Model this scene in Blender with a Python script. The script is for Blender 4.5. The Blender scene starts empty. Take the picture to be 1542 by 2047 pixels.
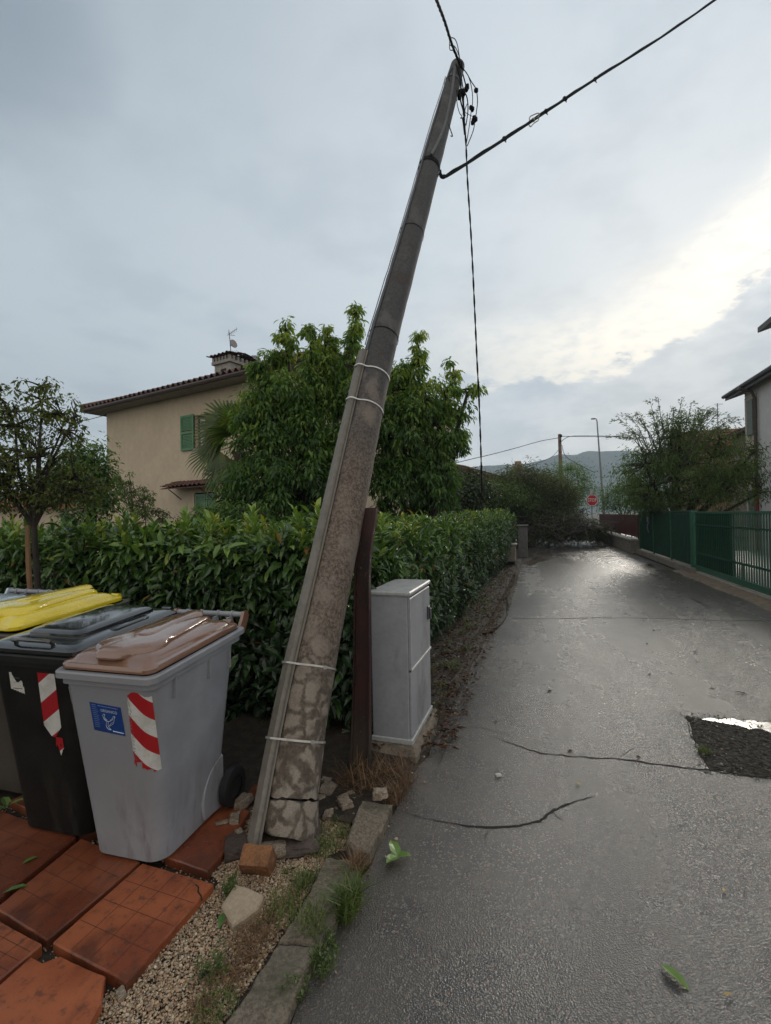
import bpy, math, random
import numpy as np
from mathutils import Vector, Matrix, Euler
from mathutils import noise as mno
random.seed(7); rng = np.random.default_rng(11)
R = math.radians
scene = bpy.context.scene
# ------------------------------------------------------------------ camera
CAMH = 1.6; FPX = 950.0
cam_d = bpy.data.cameras.new('camera'); cam = bpy.data.objects.new('camera', cam_d)
scene.collection.objects.link(cam); scene.camera = cam
cam_d.sensor_fit = 'HORIZONTAL'; cam_d.sensor_width = 36; cam_d.lens = FPX/1542*36
cam_d.clip_start = 0.05; cam_d.clip_end = 20000
CM = Matrix.Rotation(R(90.4), 3, 'X') @ Matrix.Rotation(R(-1.0), 3, 'Z')
cam.matrix_world = Matrix.Translation((0, 0, CAMH)) @ CM.to_4x4()
def ray(px, py):
    v = CM @ Vector(((px-771)/FPX, -(py-1023.5)/FPX, -1)); return v
def PX(px, py, d):
    v = ray(px, py); return Vector((0, 0, CAMH)) + v*(d/v.y)
def G(px, py, z=0.0):
    v = ray(px, py); return Vector((0, 0, CAMH)) + v*((z-CAMH)/v.z)
# ------------------------------------------------------------------ world, sun
SUN_AZ, SUN_EL = 33.0, 20.0           # azimuth measured from +Y towards +X
world = bpy.data.worlds.new('World'); scene.world = world; world.use_nodes = True
def build_world():
    nt = world.node_tree; N = nt.nodes; Lk = nt.links; N.clear()
    def nd(t, **k):
        n = N.new(t)
        for a, b in k.items(): setattr(n, a, b)
        return n
    def val(x): return x
    def m(op, a, b=None, c=None, clamp=False):
        n = nd('ShaderNodeMath', operation=op); n.use_clamp = clamp
        for i, v in enumerate((a, b, c)):
            if v is None: continue
            if hasattr(v, 'links') or hasattr(v, 'is_linked'): Lk.new(v, n.inputs[i])
            else: n.inputs[i].default_value = v
        return n.outputs[0]
    def mix(f, a, b):
        n = nd('ShaderNodeMix', data_type='RGBA')
        for s, v in ((n.inputs[0], f), (n.inputs[6], a), (n.inputs[7], b)):
            if hasattr(v, 'is_linked'): Lk.new(v, s)
            elif isinstance(v, tuple): s.default_value = (*v, 1)
            else: s.default_value = v
        return n.outputs[2]
    def smooth(x, a, b):
        n = nd('ShaderNodeMapRange', interpolation_type='SMOOTHSTEP'); Lk.new(x, n.inputs[0])
        n.inputs[1].default_value = a; n.inputs[2].default_value = b; return n.outputs[0]
    tc = nd('ShaderNodeTexCoord'); sp = nd('ShaderNodeSeparateXYZ'); Lk.new(tc.outputs['Generated'], sp.inputs[0])
    x, y, z = sp.outputs
    az = m('MULTIPLY', m('ARCTAN2', x, y), 57.2958)
    el = m('MULTIPLY', m('ARCSINE', z), 57.2958)
    # plane-projected cloud coordinates
    zz = m('ADD', m('MAXIMUM', z, 0.0), 0.12)
    cb = nd('ShaderNodeCombineXYZ'); Lk.new(m('DIVIDE', x, zz), cb.inputs[0]); Lk.new(m('DIVIDE', y, zz), cb.inputs[1])
    def noise(sc, det, rough, off, vec=cb.outputs[0], scale3=(1, 1, 1)):
        mp = nd('ShaderNodeMapping'); Lk.new(vec, mp.inputs[0]); mp.inputs[1].default_value = off; mp.inputs[3].default_value = scale3
        n = nd('ShaderNodeTexNoise'); Lk.new(mp.outputs[0], n.inputs[0])
        n.inputs['Scale'].default_value = sc; n.inputs['Detail'].default_value = det; n.inputs['Roughness'].default_value = rough
        return n.outputs[0]
    n1 = noise(0.55, 5, 0.55, (3.1, 1.7, 0)); n2 = noise(2.2, 6, 0.6, (7.1, 2.7, 0)); n3 = noise(0.28, 3, 0.5, (1.1, 5.7, 0))
    # angular coordinates for the low cloud bank
    ca = nd('ShaderNodeCombineXYZ'); Lk.new(az, ca.inputs[0]); Lk.new(m('MULTIPLY', el, 2.2), ca.inputs[1])
    n4 = noise(0.055, 6, 0.6, (4.4, 9.2, 0), ca.outputs[0]); n5 = noise(0.16, 6, 0.62, (1.4, 3.2, 0), ca.outputs[0]); n6 = noise(0.42, 5, 0.65, (8.4, 1.2, 0), ca.outputs[0])
    # broad overcast: darker high and to the left, lighter to the lower right
    azc = smooth(az, -45, 30)
    elc = smooth(el, 5, 62)
    high = mix(azc, (0.205, 0.25, 0.29), (0.47, 0.51, 0.545))
    low = mix(azc, (0.53, 0.585, 0.62), (0.63, 0.67, 0.69))
    base = mix(elc, low, high)
    dk = smooth(m('ADD', n1, m('MULTIPLY', n3, 0.5)), 0.58, 0.98)
    base = mix(m('MULTIPLY', dk, 0.30), base, (0.62, 0.66, 0.69))
    base = mix(m('MULTIPLY', smooth(n2, 0.56, 0.36), 0.30), base, (0.26, 0.31, 0.36))
    # dark smudge in the upper left
    dd = m('ADD', m('POWER', m('DIVIDE', m('SUBTRACT', az, -40.0), 9.0), 2.0), m('POWER', m('DIVIDE', m('SUBTRACT', el, 41.0), 8.0), 2.0))
    sm = m('MULTIPLY', smooth(m('ADD', dd, m('MULTIPLY', n2, 1.2)), 2.6, 0.3), 0.75)
    base = mix(sm, base, (0.12, 0.16, 0.20))
    # bright break in the cloud, above a ragged blue-grey bank
    kk = m('MAXIMUM', m('SUBTRACT', az, 24.0), 0.0)
    cen = m('ADD', 19.2, m('MULTIPLY', m('MULTIPLY', kk, kk), 0.025))
    off = m('ADD', m('SUBTRACT', el, cen), m('MULTIPLY', m('SUBTRACT', n4, 0.5), 9.0))
    off2 = m('ADD', off, m('ADD', m('MULTIPLY', m('SUBTRACT', n5, 0.5), 7.0), m('MULTIPLY', m('SUBTRACT', n6, 0.5), 3.0)))
    up = smooth(off, 6.5, -2.0)
    lo = smooth(off2, -4.6, -3.3)
    win = m('MULTIPLY', smooth(az, -2, 26), smooth(az, 80, 50))
    glow = m('MULTIPLY', m('MULTIPLY', up, lo), win)
    # bluish bank below
    bank = m('MULTIPLY', m('MULTIPLY', smooth(off2, -3.0, -4.6), smooth(az, 2, 20)), 0.85)
    base = mix(bank, base, mix(smooth(n5, 0.35, 0.65), (0.33, 0.41, 0.50), (0.58, 0.64, 0.69)))
    base = mix(m('MULTIPLY', glow, 0.95), base, mix(smooth(n6, 0.3, 0.6), (0.84, 0.82, 0.76), (1.14, 1.05, 0.88)))
    # pale lightening at the horizon
    hz = m('MULTIPLY', smooth(el, 12, 0), 0.45)
    base = mix(hz, base, (0.62, 0.68, 0.71))
    back = m('MULTIPLY', smooth(m('ABSOLUTE', az), 75, 130), 0.9)  # unseen sky behind the camera, made warm and bright to fill front faces
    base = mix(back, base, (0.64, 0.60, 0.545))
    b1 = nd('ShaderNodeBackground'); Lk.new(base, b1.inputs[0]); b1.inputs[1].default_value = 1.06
    sky = nd('ShaderNodeTexSky', sky_type='NISHITA'); sky.sun_disc = False
    sky.sun_elevation = R(SUN_EL); sky.sun_rotation = R(SUN_AZ); sky.dust_density = 2.0
    b2 = nd('ShaderNodeBackground'); Lk.new(sky.outputs[0], b2.inputs[0]); b2.inputs[1].default_value = 0.008
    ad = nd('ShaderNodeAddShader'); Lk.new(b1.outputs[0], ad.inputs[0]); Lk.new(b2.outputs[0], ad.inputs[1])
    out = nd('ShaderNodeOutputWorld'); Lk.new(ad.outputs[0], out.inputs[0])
build_world()
sd = bpy.data.lights.new('sun', 'SUN'); sun = bpy.data.objects.new('sun', sd); scene.collection.objects.link(sun)
sd.energy = 1.4; sd.angle = R(14); sd.color = (1, 0.93, 0.82)
sdir = Vector((math.sin(R(SUN_AZ))*math.cos(R(SUN_EL)), math.cos(R(SUN_AZ))*math.cos(R(SUN_EL)), math.sin(R(SUN_EL))))
sun.rotation_euler = sdir.to_track_quat('Z', 'Y').to_euler(); sun.location = (6, 10, 12)
scene.view_settings.view_transform = 'Standard'; scene.view_settings.look = 'None'
scene.view_settings.exposure = 0.45; scene.view_settings.gamma = 1.0
scene.render.engine = 'CYCLES'
scene.cycles.max_bounces = 8; scene.cycles.transparent_max_bounces = 8

# ------------------------------------------------------------------ materials
class NT:
    def __init__(s, name):
        s.m = bpy.data.materials.new(name); s.m.use_nodes = True; s.t = s.m.node_tree; s.t.nodes.clear()
        s.out = s.n('ShaderNodeOutputMaterial'); s.tc = s.n('ShaderNodeTexCoord').outputs
        s.b = s.n('ShaderNodeBsdfPrincipled'); s.l(s.b.outputs[0], s.out.inputs[0])
    def n(s, t, **k):
        q = s.t.nodes.new(t)
        for a, b in k.items(): setattr(q, a, b)
        return q
    def l(s, a, b): s.t.links.new(a, b)
    def put(s, sock, v):
        if hasattr(v, 'is_linked'): s.l(v, sock)
        elif isinstance(v, tuple) and len(v) == 3 and sock.type == 'RGBA': sock.default_value = (*v, 1)
        else: sock.default_value = v
    def noise(s, sc, det=4, rough=0.55, vec=None, scale3=None, dist=0.0):
        v = vec or s.tc['Object']
        if scale3:
            mp = s.n('ShaderNodeMapping'); s.l(v, mp.inputs[0]); mp.inputs[3].default_value = scale3; v = mp.outputs[0]
        q = s.n('ShaderNodeTexNoise'); s.l(v, q.inputs[0]); q.inputs['Scale'].default_value = sc
        q.inputs['Detail'].default_value = det; q.inputs['Roughness'].default_value = rough; q.inputs['Distortion'].default_value = dist
        return q.outputs[0]
    def voro(s, sc, feat='F1', vec=None, out=0):
        q = s.n('ShaderNodeTexVoronoi', feature=feat); s.l(vec or s.tc['Object'], q.inputs[0]); q.inputs['Scale'].default_value = sc
        return q.outputs[out]
    def mix(s, f, a, b, bt='MIX'):
        q = s.n('ShaderNodeMix', data_type='RGBA', blend_type=bt); s.put(q.inputs[0], f); s.put(q.inputs[6], a); s.put(q.inputs[7], b)
        return q.outputs[2]
    def math(s, op, a, b=0.0, clamp=False):
        q = s.n('ShaderNodeMath', operation=op); q.use_clamp = clamp; s.put(q.inputs[0], a); s.put(q.inputs[1], b); return q.outputs[0]
    def ss(s, x, a, b, lo=0.0, hi=1.0):
        q = s.n('ShaderNodeMapRange', interpolation_type='SMOOTHSTEP'); s.put(q.inputs[0], x)
        q.inputs[1].default_value = a; q.inputs[2].default_value = b; q.inputs[3].default_value = lo; q.inputs[4].default_value = hi
        return q.outputs[0]
    def bump(s, h, st, dist=0.01):
        q = s.n('ShaderNodeBump'); s.l(h, q.inputs['Height']); q.inputs['Strength'].default_value = st; q.inputs['Distance'].default_value = dist
        s.l(q.outputs[0], s.b.inputs['Normal']); return q
    def attr(s, name, out=2):
        q = s.n('ShaderNodeAttribute', attribute_name=name); return q.outputs[out]
    def set(s, col=None, rough=None, metal=None, spec=None, coat=None):
        if col is not None: s.put(s.b.inputs['Base Color'], col)
        if rough is not None: s.put(s.b.inputs['Roughness'], rough)
        if metal is not None: s.put(s.b.inputs['Metallic'], metal)
        if spec is not None: s.put(s.b.inputs['Specular IOR Level'], spec)
        if coat is not None: s.put(s.b.inputs['Coat Weight'], coat)
        return s.m
MATS = {}
def plain(name, col, rough=0.6, metal=0.0, var=0.25, sc=6, bump=0.0, bsc=60, spec=None, dirt=None, dirtamt=0.5):
    """painted / plastic / plaster surface with mottling and dirt"""
    if name in MATS: return MATS[name]
    t = NT(name); a = t.noise(sc, 6, 0.6); b = t.noise(sc*6.3, 4, 0.6)
    f = t.math('MULTIPLY', t.math('ADD', a, b), 0.5)
    dark = tuple(c*(1-var) for c in col); lite = tuple(min(1, c*(1+var*0.7)) for c in col)
    c = t.mix(t.ss(f, 0.36, 0.64), dark, lite)
    if dirt:
        g = t.ss(t.noise(sc*0.7, 7, 0.65, scale3=(1, 1, 0.45)), 0.5, 0.72); c = t.mix(t.math('MULTIPLY', g, dirtamt), c, dirt)
    t.set(c, t.ss(b, 0.3, 0.7, rough-0.07, min(1, rough+0.08)), metal, spec)
    if bump: t.bump(t.noise(bsc, 4, 0.6), bump, 0.01)
    MATS[name] = t.m; return t.m
def leafmat(name, ramp, rough=0.45, trans=0.35, spec=0.5, twocol=None):
    """ramp: colours along the per-leaf tint attribute"""
    if name in MATS: return MATS[name]
    t = NT(name); f = t.attr('tint')
    cr = t.n('ShaderNodeValToRGB'); t.l(f, cr.inputs[0]); e = cr.color_ramp.elements
    while len(e) < len(ramp): e.new(0.5)
    for i, (p, c) in enumerate(ramp): e[i].position = p; e[i].color = (*c, 1)
    col = cr.outputs[0]
    t.set(col, rough, 0, spec)
    tr = t.n('ShaderNodeBsdfTranslucent'); t.l(t.mix(1.0, col, (1.0, 1.0, 0.45), 'MULTIPLY'), tr.inputs[0])
    mx = t.n('ShaderNodeMixShader'); mx.inputs[0].default_value = trans
    t.l(t.b.outputs[0], mx.inputs[1]); t.l(tr.outputs[0], mx.inputs[2]); t.l(mx.outputs[0], t.out.inputs[0])
    MATS[name] = t.m; return t.m
def barkmat(name, a, b, sc=12):
    if name in MATS: return MATS[name]
    t = NT(name); n = t.noise(sc, 7, 0.65, scale3=(1, 1, 0.25)); t.set(t.mix(t.ss(n, 0.35, 0.65), a, b), 0.85)
    t.bump(n, 0.6, 0.02); MATS[name] = t.m; return t.m
def tintmat(name, ramp, rough=0.8, bump=0.0, bsc=80, spec=None):
    if name in MATS: return MATS[name]
    t = NT(name); cr = t.n('ShaderNodeValToRGB'); t.l(t.attr('tint'), cr.inputs[0]); e = cr.color_ramp.elements
    while len(e) < len(ramp): e.new(0.5)
    for i, (p, c) in enumerate(ramp): e[i].position = p; e[i].color = (*c, 1)
    n = t.noise(bsc, 3, 0.6); t.set(t.mix(t.ss(n, 0.3, 0.7, 0.0, 0.35), cr.outputs[0], (0.05, 0.04, 0.03)), rough, 0, spec)
    if bump: t.bump(n, bump, 0.004)
    MATS[name] = t.m; return t.m

# ------------------------------------------------------------------ mesh builder
ORG = {}
class MB:
    def __init__(s): s.v = []; s.nv = 0; s.loops = []; s.tot = []; s.mi = []; s.tint = []; s.smooth = []; s.uvs = None
    def add(s, V, F, mi=0, tint=0.5, smooth=False):
        V = np.asarray(V, dtype=np.float64).reshape(-1, 3); b = s.nv
        s.v.append(V); s.nv += len(V)
        if np.isscalar(tint): tint = np.full(len(V), tint)
        s.tint.append(np.asarray(tint, dtype=np.float64))
        lp = []; tt = []
        for f in F: lp.extend([i+b for i in f]); tt.append(len(f))
        s.loops.append(np.array(lp, dtype=np.int64)); s.tot.append(np.array(tt, dtype=np.int64))
        s.mi.append(np.full(len(tt), mi)); s.smooth.append(np.full(len(tt), smooth, dtype=bool))
        return s
    def obox(s, o, a, b, c, mi=0, tint=0.5):
        """box from corner o with edge vectors a,b,c"""
        o, a, b, c = map(Vector, (o, a, b, c))
        V = [o, o+a, o+a+b, o+b, o+c, o+a+c, o+a+b+c, o+b+c]
        F = [(0, 3, 2, 1), (4, 5, 6, 7), (0, 1, 5, 4), (1, 2, 6, 5), (2, 3, 7, 6), (3, 0, 4, 7)]
        if a.cross(b).dot(c) < 0: F = [f[::-1] for f in F]
        return s.add([tuple(q) for q in V], F, mi, tint)
    def box(s, c, size, rz=0.0, mi=0, rot=None, tint=0.5):
        M = rot or Matrix.Rotation(rz, 3, 'Z'); c = Vector(c); h = Vector(size)
        a = M @ Vector((h.x, 0, 0)); b = M @ Vector((0, h.y, 0)); d = M @ Vector((0, 0, h.z))
        return s.obox(c-(a+b+d)/2, a, b, d, mi, tint)
    def bbox(s, c, size, bev=0.005, rz=0.0, mi=0, rot=None, tint=0.5):
        """box with chamfered edges"""
        M = rot or Matrix.Rotation(rz, 3, 'Z'); c = Vector(c); hx, hy, hz = [q/2 for q in size]; b = bev
        rings = []
        for z, k in ((-hz, b), (-hz+b, 0), (hz-b, 0), (hz, b)):
            rings.append([M @ Vector(p) + c for p in ((-hx+b, -hy+k, z), (hx-b, -hy+k, z), (hx-k, -hy+b, z), (hx-k, hy-b, z), (hx-b, hy-k, z), (-hx+b, hy-k, z), (-hx+k, hy-b, z), (-hx+k, -hy+b, z))])
        return s.loft(rings, mi=mi, smooth=False, tint=tint)
    def loft(s, rings, cap=True, mi=0, smooth=True, closed=True, tint=0.5, capends=(True, True)):
        n = len(rings[0]); V = [tuple(p) for r in rings for p in r]; F = []
        for k in range(len(rings)-1):
            for i in range(n if closed else n-1):
                j = (i+1) % n; F.append((k*n+i, k*n+j, (k+1)*n+j, (k+1)*n+i))
        s.add(V, F, mi, tint, smooth)
        if cap and closed:
            b = s.nv-len(V)
            C = []
            if capends[0]: s.addf([tuple(b+i for i in range(n))[::-1]], mi)
            if capends[1]: s.addf([tuple(b+(len(rings)-1)*n+i for i in range(n))], mi)
        return s
    def addf(s, F, mi=0, smooth=False):
        lp = []; tt = []
        for f in F: lp.extend(f); tt.append(len(f))
        s.loops.append(np.array(lp, dtype=np.int64)); s.tot.append(np.array(tt, dtype=np.int64)); s.mi.append(np.full(len(tt), mi)); s.smooth.append(np.full(len(tt), smooth, dtype=bool))
    def tube(s, path, r, n=8, mi=0, cap=True, tint=0.5, smooth=True):
        P = [Vector(p) for p in path]; k = len(P)
        rad = [r]*k if np.isscalar(r) else list(r)
        up = None; rings = []
        for i in range(k):
            t = (P[min(i+1, k-1)]-P[max(i-1, 0)])
            if t.length < 1e-9: t = Vector((0, 0, 1))
            t.normalize()
            if up is None:
                up = Vector((0, 0, 1)) if abs(t.z) < 0.9 else Vector((1, 0, 0))
            a = (up - t*up.dot(t)); a = a.normalized() if a.length > 1e-6 else t.orthogonal().normalized()
            b = t.cross(a); up = a
            rings.append([P[i]+(a*math.cos(2*math.pi*j/n)+b*math.sin(2*math.pi*j/n))*rad[i] for j in range(n)])
        return s.loft(rings, cap, mi, smooth, tint=tint)
    def prism(s, pts, h, mi=0, tint=0.5):
        """pts list of 3D points (ccw from the side h points to), extruded by vector h downwards/back"""
        n = len(pts); h = Vector(h); P = [Vector(p) for p in pts]; V = [tuple(p) for p in P]+[tuple(p+h) for p in P]
        F = [tuple(range(n)), tuple(range(2*n-1, n-1, -1))]+[(i, i+n, (i+1) % n+n, (i+1) % n) for i in range(n)]
        return s.add(V, F, mi, tint)
    def leaves(s, P, D, Nn, L, W, tint, tmpl='T8', mi=0):
        TV, TF = TM[tmpl]; P = np.asarray(P); D = np.asarray(D); Nn = np.asarray(Nn)
        D = D/np.linalg.norm(D, axis=1, keepdims=True)
        Nn = Nn - D*np.sum(Nn*D, axis=1, keepdims=True); Nn /= (np.linalg.norm(Nn, axis=1, keepdims=True)+1e-9)
        S = np.cross(D, Nn); k = len(TV); m = len(P)
        L = np.broadcast_to(L, (m,))[:, None, None]; W = np.broadcast_to(W, (m,))[:, None, None]
        V = P[:, None, :] + L*TV[None, :, 0:1]*D[:, None, :] + W*TV[None, :, 1:2]*S[:, None, :] + L*TV[None, :, 2:3]*Nn[:, None, :]
        fl = np.concatenate([np.array(f) for f in TF]); ft = np.array([len(f) for f in TF])
        s.loops.append((fl[None, :] + (np.arange(m)*k)[:, None] + s.nv).ravel()); s.tot.append(np.tile(ft, m))
        s.v.append(V.reshape(-1, 3)); s.nv += m*k
        s.tint.append(np.repeat(np.asarray(tint), k)); s.mi.append(np.full(m*len(ft), mi)); s.smooth.append(np.zeros(m*len(ft), dtype=bool))
        return s
    def build(s, name, mats, parent=None, **tags):
        V = np.concatenate(s.v); lp = np.concatenate(s.loops); tt = np.concatenate(s.tot); mi = np.concatenate(s.mi); sm = np.concatenate(s.smooth); ti = np.concatenate(s.tint)
        if parent is None:
            lo, hi = V.min(0), V.max(0); org = np.array([(lo[0]+hi[0])/2, (lo[1]+hi[1])/2, lo[2]])
        else: org = np.array(ORG[parent.name])
        me = bpy.data.meshes.new(name); W = V-org
        me.vertices.add(len(W)); me.vertices.foreach_set('co', W.ravel())
        me.loops.add(len(lp)); me.loops.foreach_set('vertex_index', lp.astype(np.int32))
        me.polygons.add(len(tt)); st = np.concatenate([[0], np.cumsum(tt)[:-1]])
        me.polygons.foreach_set('loop_start', st.astype(np.int32)); me.polygons.foreach_set('loop_total', tt.astype(np.int32))
        me.polygons.foreach_set('material_index', mi.astype(np.int32)); me.polygons.foreach_set('use_smooth', sm)
        a = me.attributes.new('tint', 'FLOAT', 'POINT'); a.data.foreach_set('value', ti.astype(np.float32))
        if s.uvs is not None:
            uv = me.uv_layers.new(name='UVMap'); U = np.concatenate(s.uvs); uv.data.foreach_set('uv', U[lp].astype(np.float32).ravel())
        me.update(); me.validate()
        if sm.any() and len(tt) < 40000: me.set_sharp_from_angle(angle=R(38))
        for q in (mats if isinstance(mats, (list, tuple)) else [mats]): me.materials.append(q)
        o = bpy.data.objects.new(name, me); scene.collection.objects.link(o)
        if parent is None: o.location = org; ORG[o.name] = tuple(org)
        else: o.parent = parent; ORG[o.name] = ORG[parent.name]
        for k, v in tags.items(): o[k] = v
        return o
TM = {
 'T8': (np.array([(0, 0, 0), (.3, .42, .07), (.3, -.42, .07), (.33, 0, 0), (.68, .36, .03), (.68, -.36, .03), (.68, 0, -.05), (1, 0, -.17)], float),
        [(0, 3, 1), (0, 2, 3), (1, 3, 6, 4), (3, 2, 5, 6), (4, 6, 7), (6, 5, 7)]),
 'T4': (np.array([(0, 0, 0), (.45, .5, .08), (.45, -.5, .08), (1, 0, -.1)], float), [(0, 2, 3), (0, 3, 1)]),
 'BL': (np.array([(0, .5, 0), (0, -.5, 0), (.4, -.4, .06), (.4, .4, .06), (.75, .25, .02), (.75, -.25, .02), (1, 0, -.15)], float), [(0, 1, 2, 3), (3, 2, 5, 4), (4, 5, 6)]),
}
def thing(name, label, cat, loc, group=None, rz=0.0, local=False):
    o = bpy.data.objects.new(name, None); scene.collection.objects.link(o); o.empty_display_size = 0.1
    o.location = loc; o.rotation_euler = (0, 0, rz); o['label'] = label; o['category'] = cat
    if group: o['group'] = group
    ORG[o.name] = (0, 0, 0) if (local or rz) else tuple(loc)
    return o
def rnd(a, b): return random.uniform(a, b)
U = Vector((math.sin(R(18)), math.cos(R(18)), 0)); Vr = Vector((U.y, -U.x, 0)); Z = Vector((0, 0, 1))
ST = dict(kind='structure')

# ================================================================== SETTING
# ---- ground
def m_ground():
    t = NT('earth_and_grass'); a = t.noise(0.6, 6); b = t.noise(9, 6, 0.7); c = t.noise(40, 4, 0.7)
    e = t.mix(t.ss(b, 0.35, 0.65), (0.035, 0.026, 0.018), (0.075, 0.058, 0.04)); g = t.mix(t.ss(c, 0.3, 0.7), (0.02, 0.035, 0.012), (0.05, 0.075, 0.025))
    t.set(t.mix(t.ss(t.math('ADD', a, t.math('MULTIPLY', b, 0.3)), 0.55, 0.75), e, g), 0.95); t.bump(b, 0.6, 0.03); return t.m
mg = MB(); nx = 40
xs = [-6000, -1500, -400, -120, -40] + [-20+i*2 for i in range(31)] + [60, 140, 400, 1500, 6000]
ys = [-6000, -800, -100, -20] + [-10+i*2 for i in range(31)] + [70, 140, 400, 1500, 6000]
V = [(x, y, -0.03) for y in ys for x in xs]; n = len(xs)
mg.add(V, [(j*n+i, j*n+i+1, (j+1)*n+i+1, (j+1)*n+i) for j in range(len(ys)-1) for i in range(n-1)])
mg.build('ground', m_ground(), **ST)
# ---- road
def m_road(name, k=1.0, wet=1.0, tintc=(1, 1, 1)):
    t = NT(name); obj = t.tc['Object']
    g1 = t.voro(155, 'F1', obj); g2 = t.noise(230, 4, 0.7, obj); big = t.noise(0.7, 5, 0.6, obj); mid = t.noise(4.5, 6, 0.65, obj); fine = t.noise(28, 5, 0.7, obj)
    col = t.mix(t.ss(g2, 0.35, 0.68), tuple(0.014*k*c for c in tintc), tuple(0.080*k*c for c in tintc))
    vcol = t.voro(150, 'F1', obj, 1)
    sp = t.n('ShaderNodeSeparateColor'); t.l(vcol, sp.inputs[0])
    col = t.mix(t.ss(sp.outputs[0], 0.86, 0.93, 0, 0.75), col, (0.22*k, 0.20*k, 0.17*k))
    col = t.mix(t.ss(sp.outputs[1], 0.94, 0.98, 0, 0.7), col, (0.24*k, 0.13*k, 0.085*k))
    col = t.mix(t.ss(t.math('ADD', mid, t.math('MULTIPLY', big, 0.8)), 0.78, 1.05, 0, 0.6), col, (0.085*k, 0.075*k, 0.062*k))
    col = t.mix(t.ss(fine, 0.60, 0.75, 0, 0.35), col, (0.02, 0.018, 0.016))
    ro = t.n('ShaderNodeMapping'); t.l(obj, ro.inputs[0]); ro.inputs[2].default_value = (0, 0, R(18)); lon = t.n('ShaderNodeMapping'); t.l(ro.outputs[0], lon.inputs[0]); lon.inputs[3].default_value = (1.5, .14, 1)
    band = t.noise(1.1, 5, .6, lon.outputs[0]); col = t.mix(t.ss(band, .42, .66, 0, .45), col, t.mix(.5, col, (.02, .018, .016)))
    patch = t.noise(1.7, 4, .6, lon.outputs[0]); col = t.mix(t.ss(patch, .54, .66, 0, .3), col, (.075, .07, .06))
    wetm = t.ss(t.math('ADD', t.math('MULTIPLY', mid, 0.45), t.math('MULTIPLY', big, 0.75)), 0.45, 0.78)
    t.set(col, t.math('ADD', t.math('MULTIPLY', t.math('ADD', wetm, t.ss(band, .4, .65)), 0.12*wet), t.math('ADD', t.math('MULTIPLY', fine, 0.12), 0.075)), 0, 0.58)
    h = t.math('ADD', t.math('MULTIPLY', g1, 0.9), t.math('MULTIPLY', g2, 0.5))
    bp = t.bump(h, 0.44, 0.0055)
    
    return t.m
M_road = m_road("wet_asphalt", 1.0, 1.0, (1.06, 1.0, 0.93))
def m_patchf():
    t = NT('broken_dark_asphalt'); v = t.voro(55, 'F1'); n = t.noise(30, 6, .75); b = t.noise(5, 5, .6); c = t.mix(t.ss(n, .38, .62), (0.014, 0.013, 0.011), (0.095, 0.085, 0.07)); c = t.mix(t.ss(t.noise(90, 3, .6), .62, .7, 0, .8), c, (.2, .18, .15)); c = t.mix(t.ss(b, .58, .7, 0, .6), c, (0.03, 0.032, 0.014))
    t.set(c, .85, 0, .12); t.bump(t.math('ADD', n, v), 1.0, .03); return t.m
M_patch = m_patchf()
M_edge = m_road('worn_asphalt_edge', 1.25, 1.5, (1.05, 1.0, 0.93))
M_crack = plain('crack_black', (0.008, 0.007, 0.006), 0.9)
M_tar = plain('crack_grey', (0.03, 0.028, 0.026), 0.7)
def wmat(name, col, rough):
    t = NT(name); n = t.noise(2.5, 3); t.set(t.mix(t.ss(n, 0.4, 0.6), col, tuple(c*1.6 for c in col)), rough, 0, 0.6); t.bump(t.noise(9, 2), 0.03, 0.01); return t.m
M_water = wmat('puddle_water', (0.06, 0.046, 0.032), 0.22)
EDGE_PX = [(585, 2047), (622, 1960), (668, 1880), (705, 1800), (738, 1735), (765, 1670), (800, 1600), (838, 1532), (872, 1482), (905, 1415), (938, 1345), (968, 1285), (1000, 1225), (1022, 1180), (1036, 1145), (1045, 1118), (1052, 1098)]
left = [G(x, y) for x, y in EDGE_PX]
left = [Vector((-0.75, 0.2, 0)), Vector((-1.3, -2, 0)), Vector((-2.6, -6, 0))][::-1] + left
def dens(pts, step=0.12, amp=0.02):
    out = []
    for a, b in zip(pts[:-1], pts[1:]):
        k = max(1, int((b-a).length/step))
        for i in range(k):
            p = a.lerp(b, i/k); out.append(p + Vector((rnd(-amp, amp), rnd(-amp, amp), 0)))
    out.append(pts[-1]); return out
leftd = dens(left)
farL = leftd[-1]
def rline(y, off=0.0): return Vector((4.03+0.31*y+off, y, 0))        # the line of the right-hand fence
right = [rline(-6 + i*0.5, -0.28+rnd(-.03, .03)) for i in range(72)]
rd = MB()
Lp = leftd + [Vector((farL.x+(30-farL.y)*0.33, 30.5, 0))]; Rp = right
def resample(P, n):
    d = [0]
    for a, b in zip(P[:-1], P[1:]): d.append(d[-1]+(b-a).length)
    out = []; j = 0
    for i in range(n):
        t = d[-1]*i/(n-1)
        while j < len(P)-2 and d[j+1] < t: j += 1
        out.append(P[j].lerp(P[j+1], min(1, (t-d[j])/max(1e-6, d[j+1]-d[j]))))
    return out
A = resample(Lp, 260); B = resample(Rp, 260)
V = []
for a, b in zip(A, B): V += [tuple(a-Vector((0.02, 0, 0.035))), tuple(a), tuple(a.lerp(b, .33)), tuple(a.lerp(b, .66)), tuple(b), tuple(b+Vector((0.02, 0, -0.035)))]
rd.add(V, [(i*6+j, i*6+j+1, i*6+7+j, i*6+6+j) for i in range(259) for j in range(5)])
c0 = A[-1]-Vector((14, -4.4, 0)); 
rd.obox(A[-1]+Vector((-30, 9.6, -0.035)), Vector((70, -22, 0)), Vector((2.0, 6.3, 0)), Vector((0, 0, 0.035)))
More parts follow.
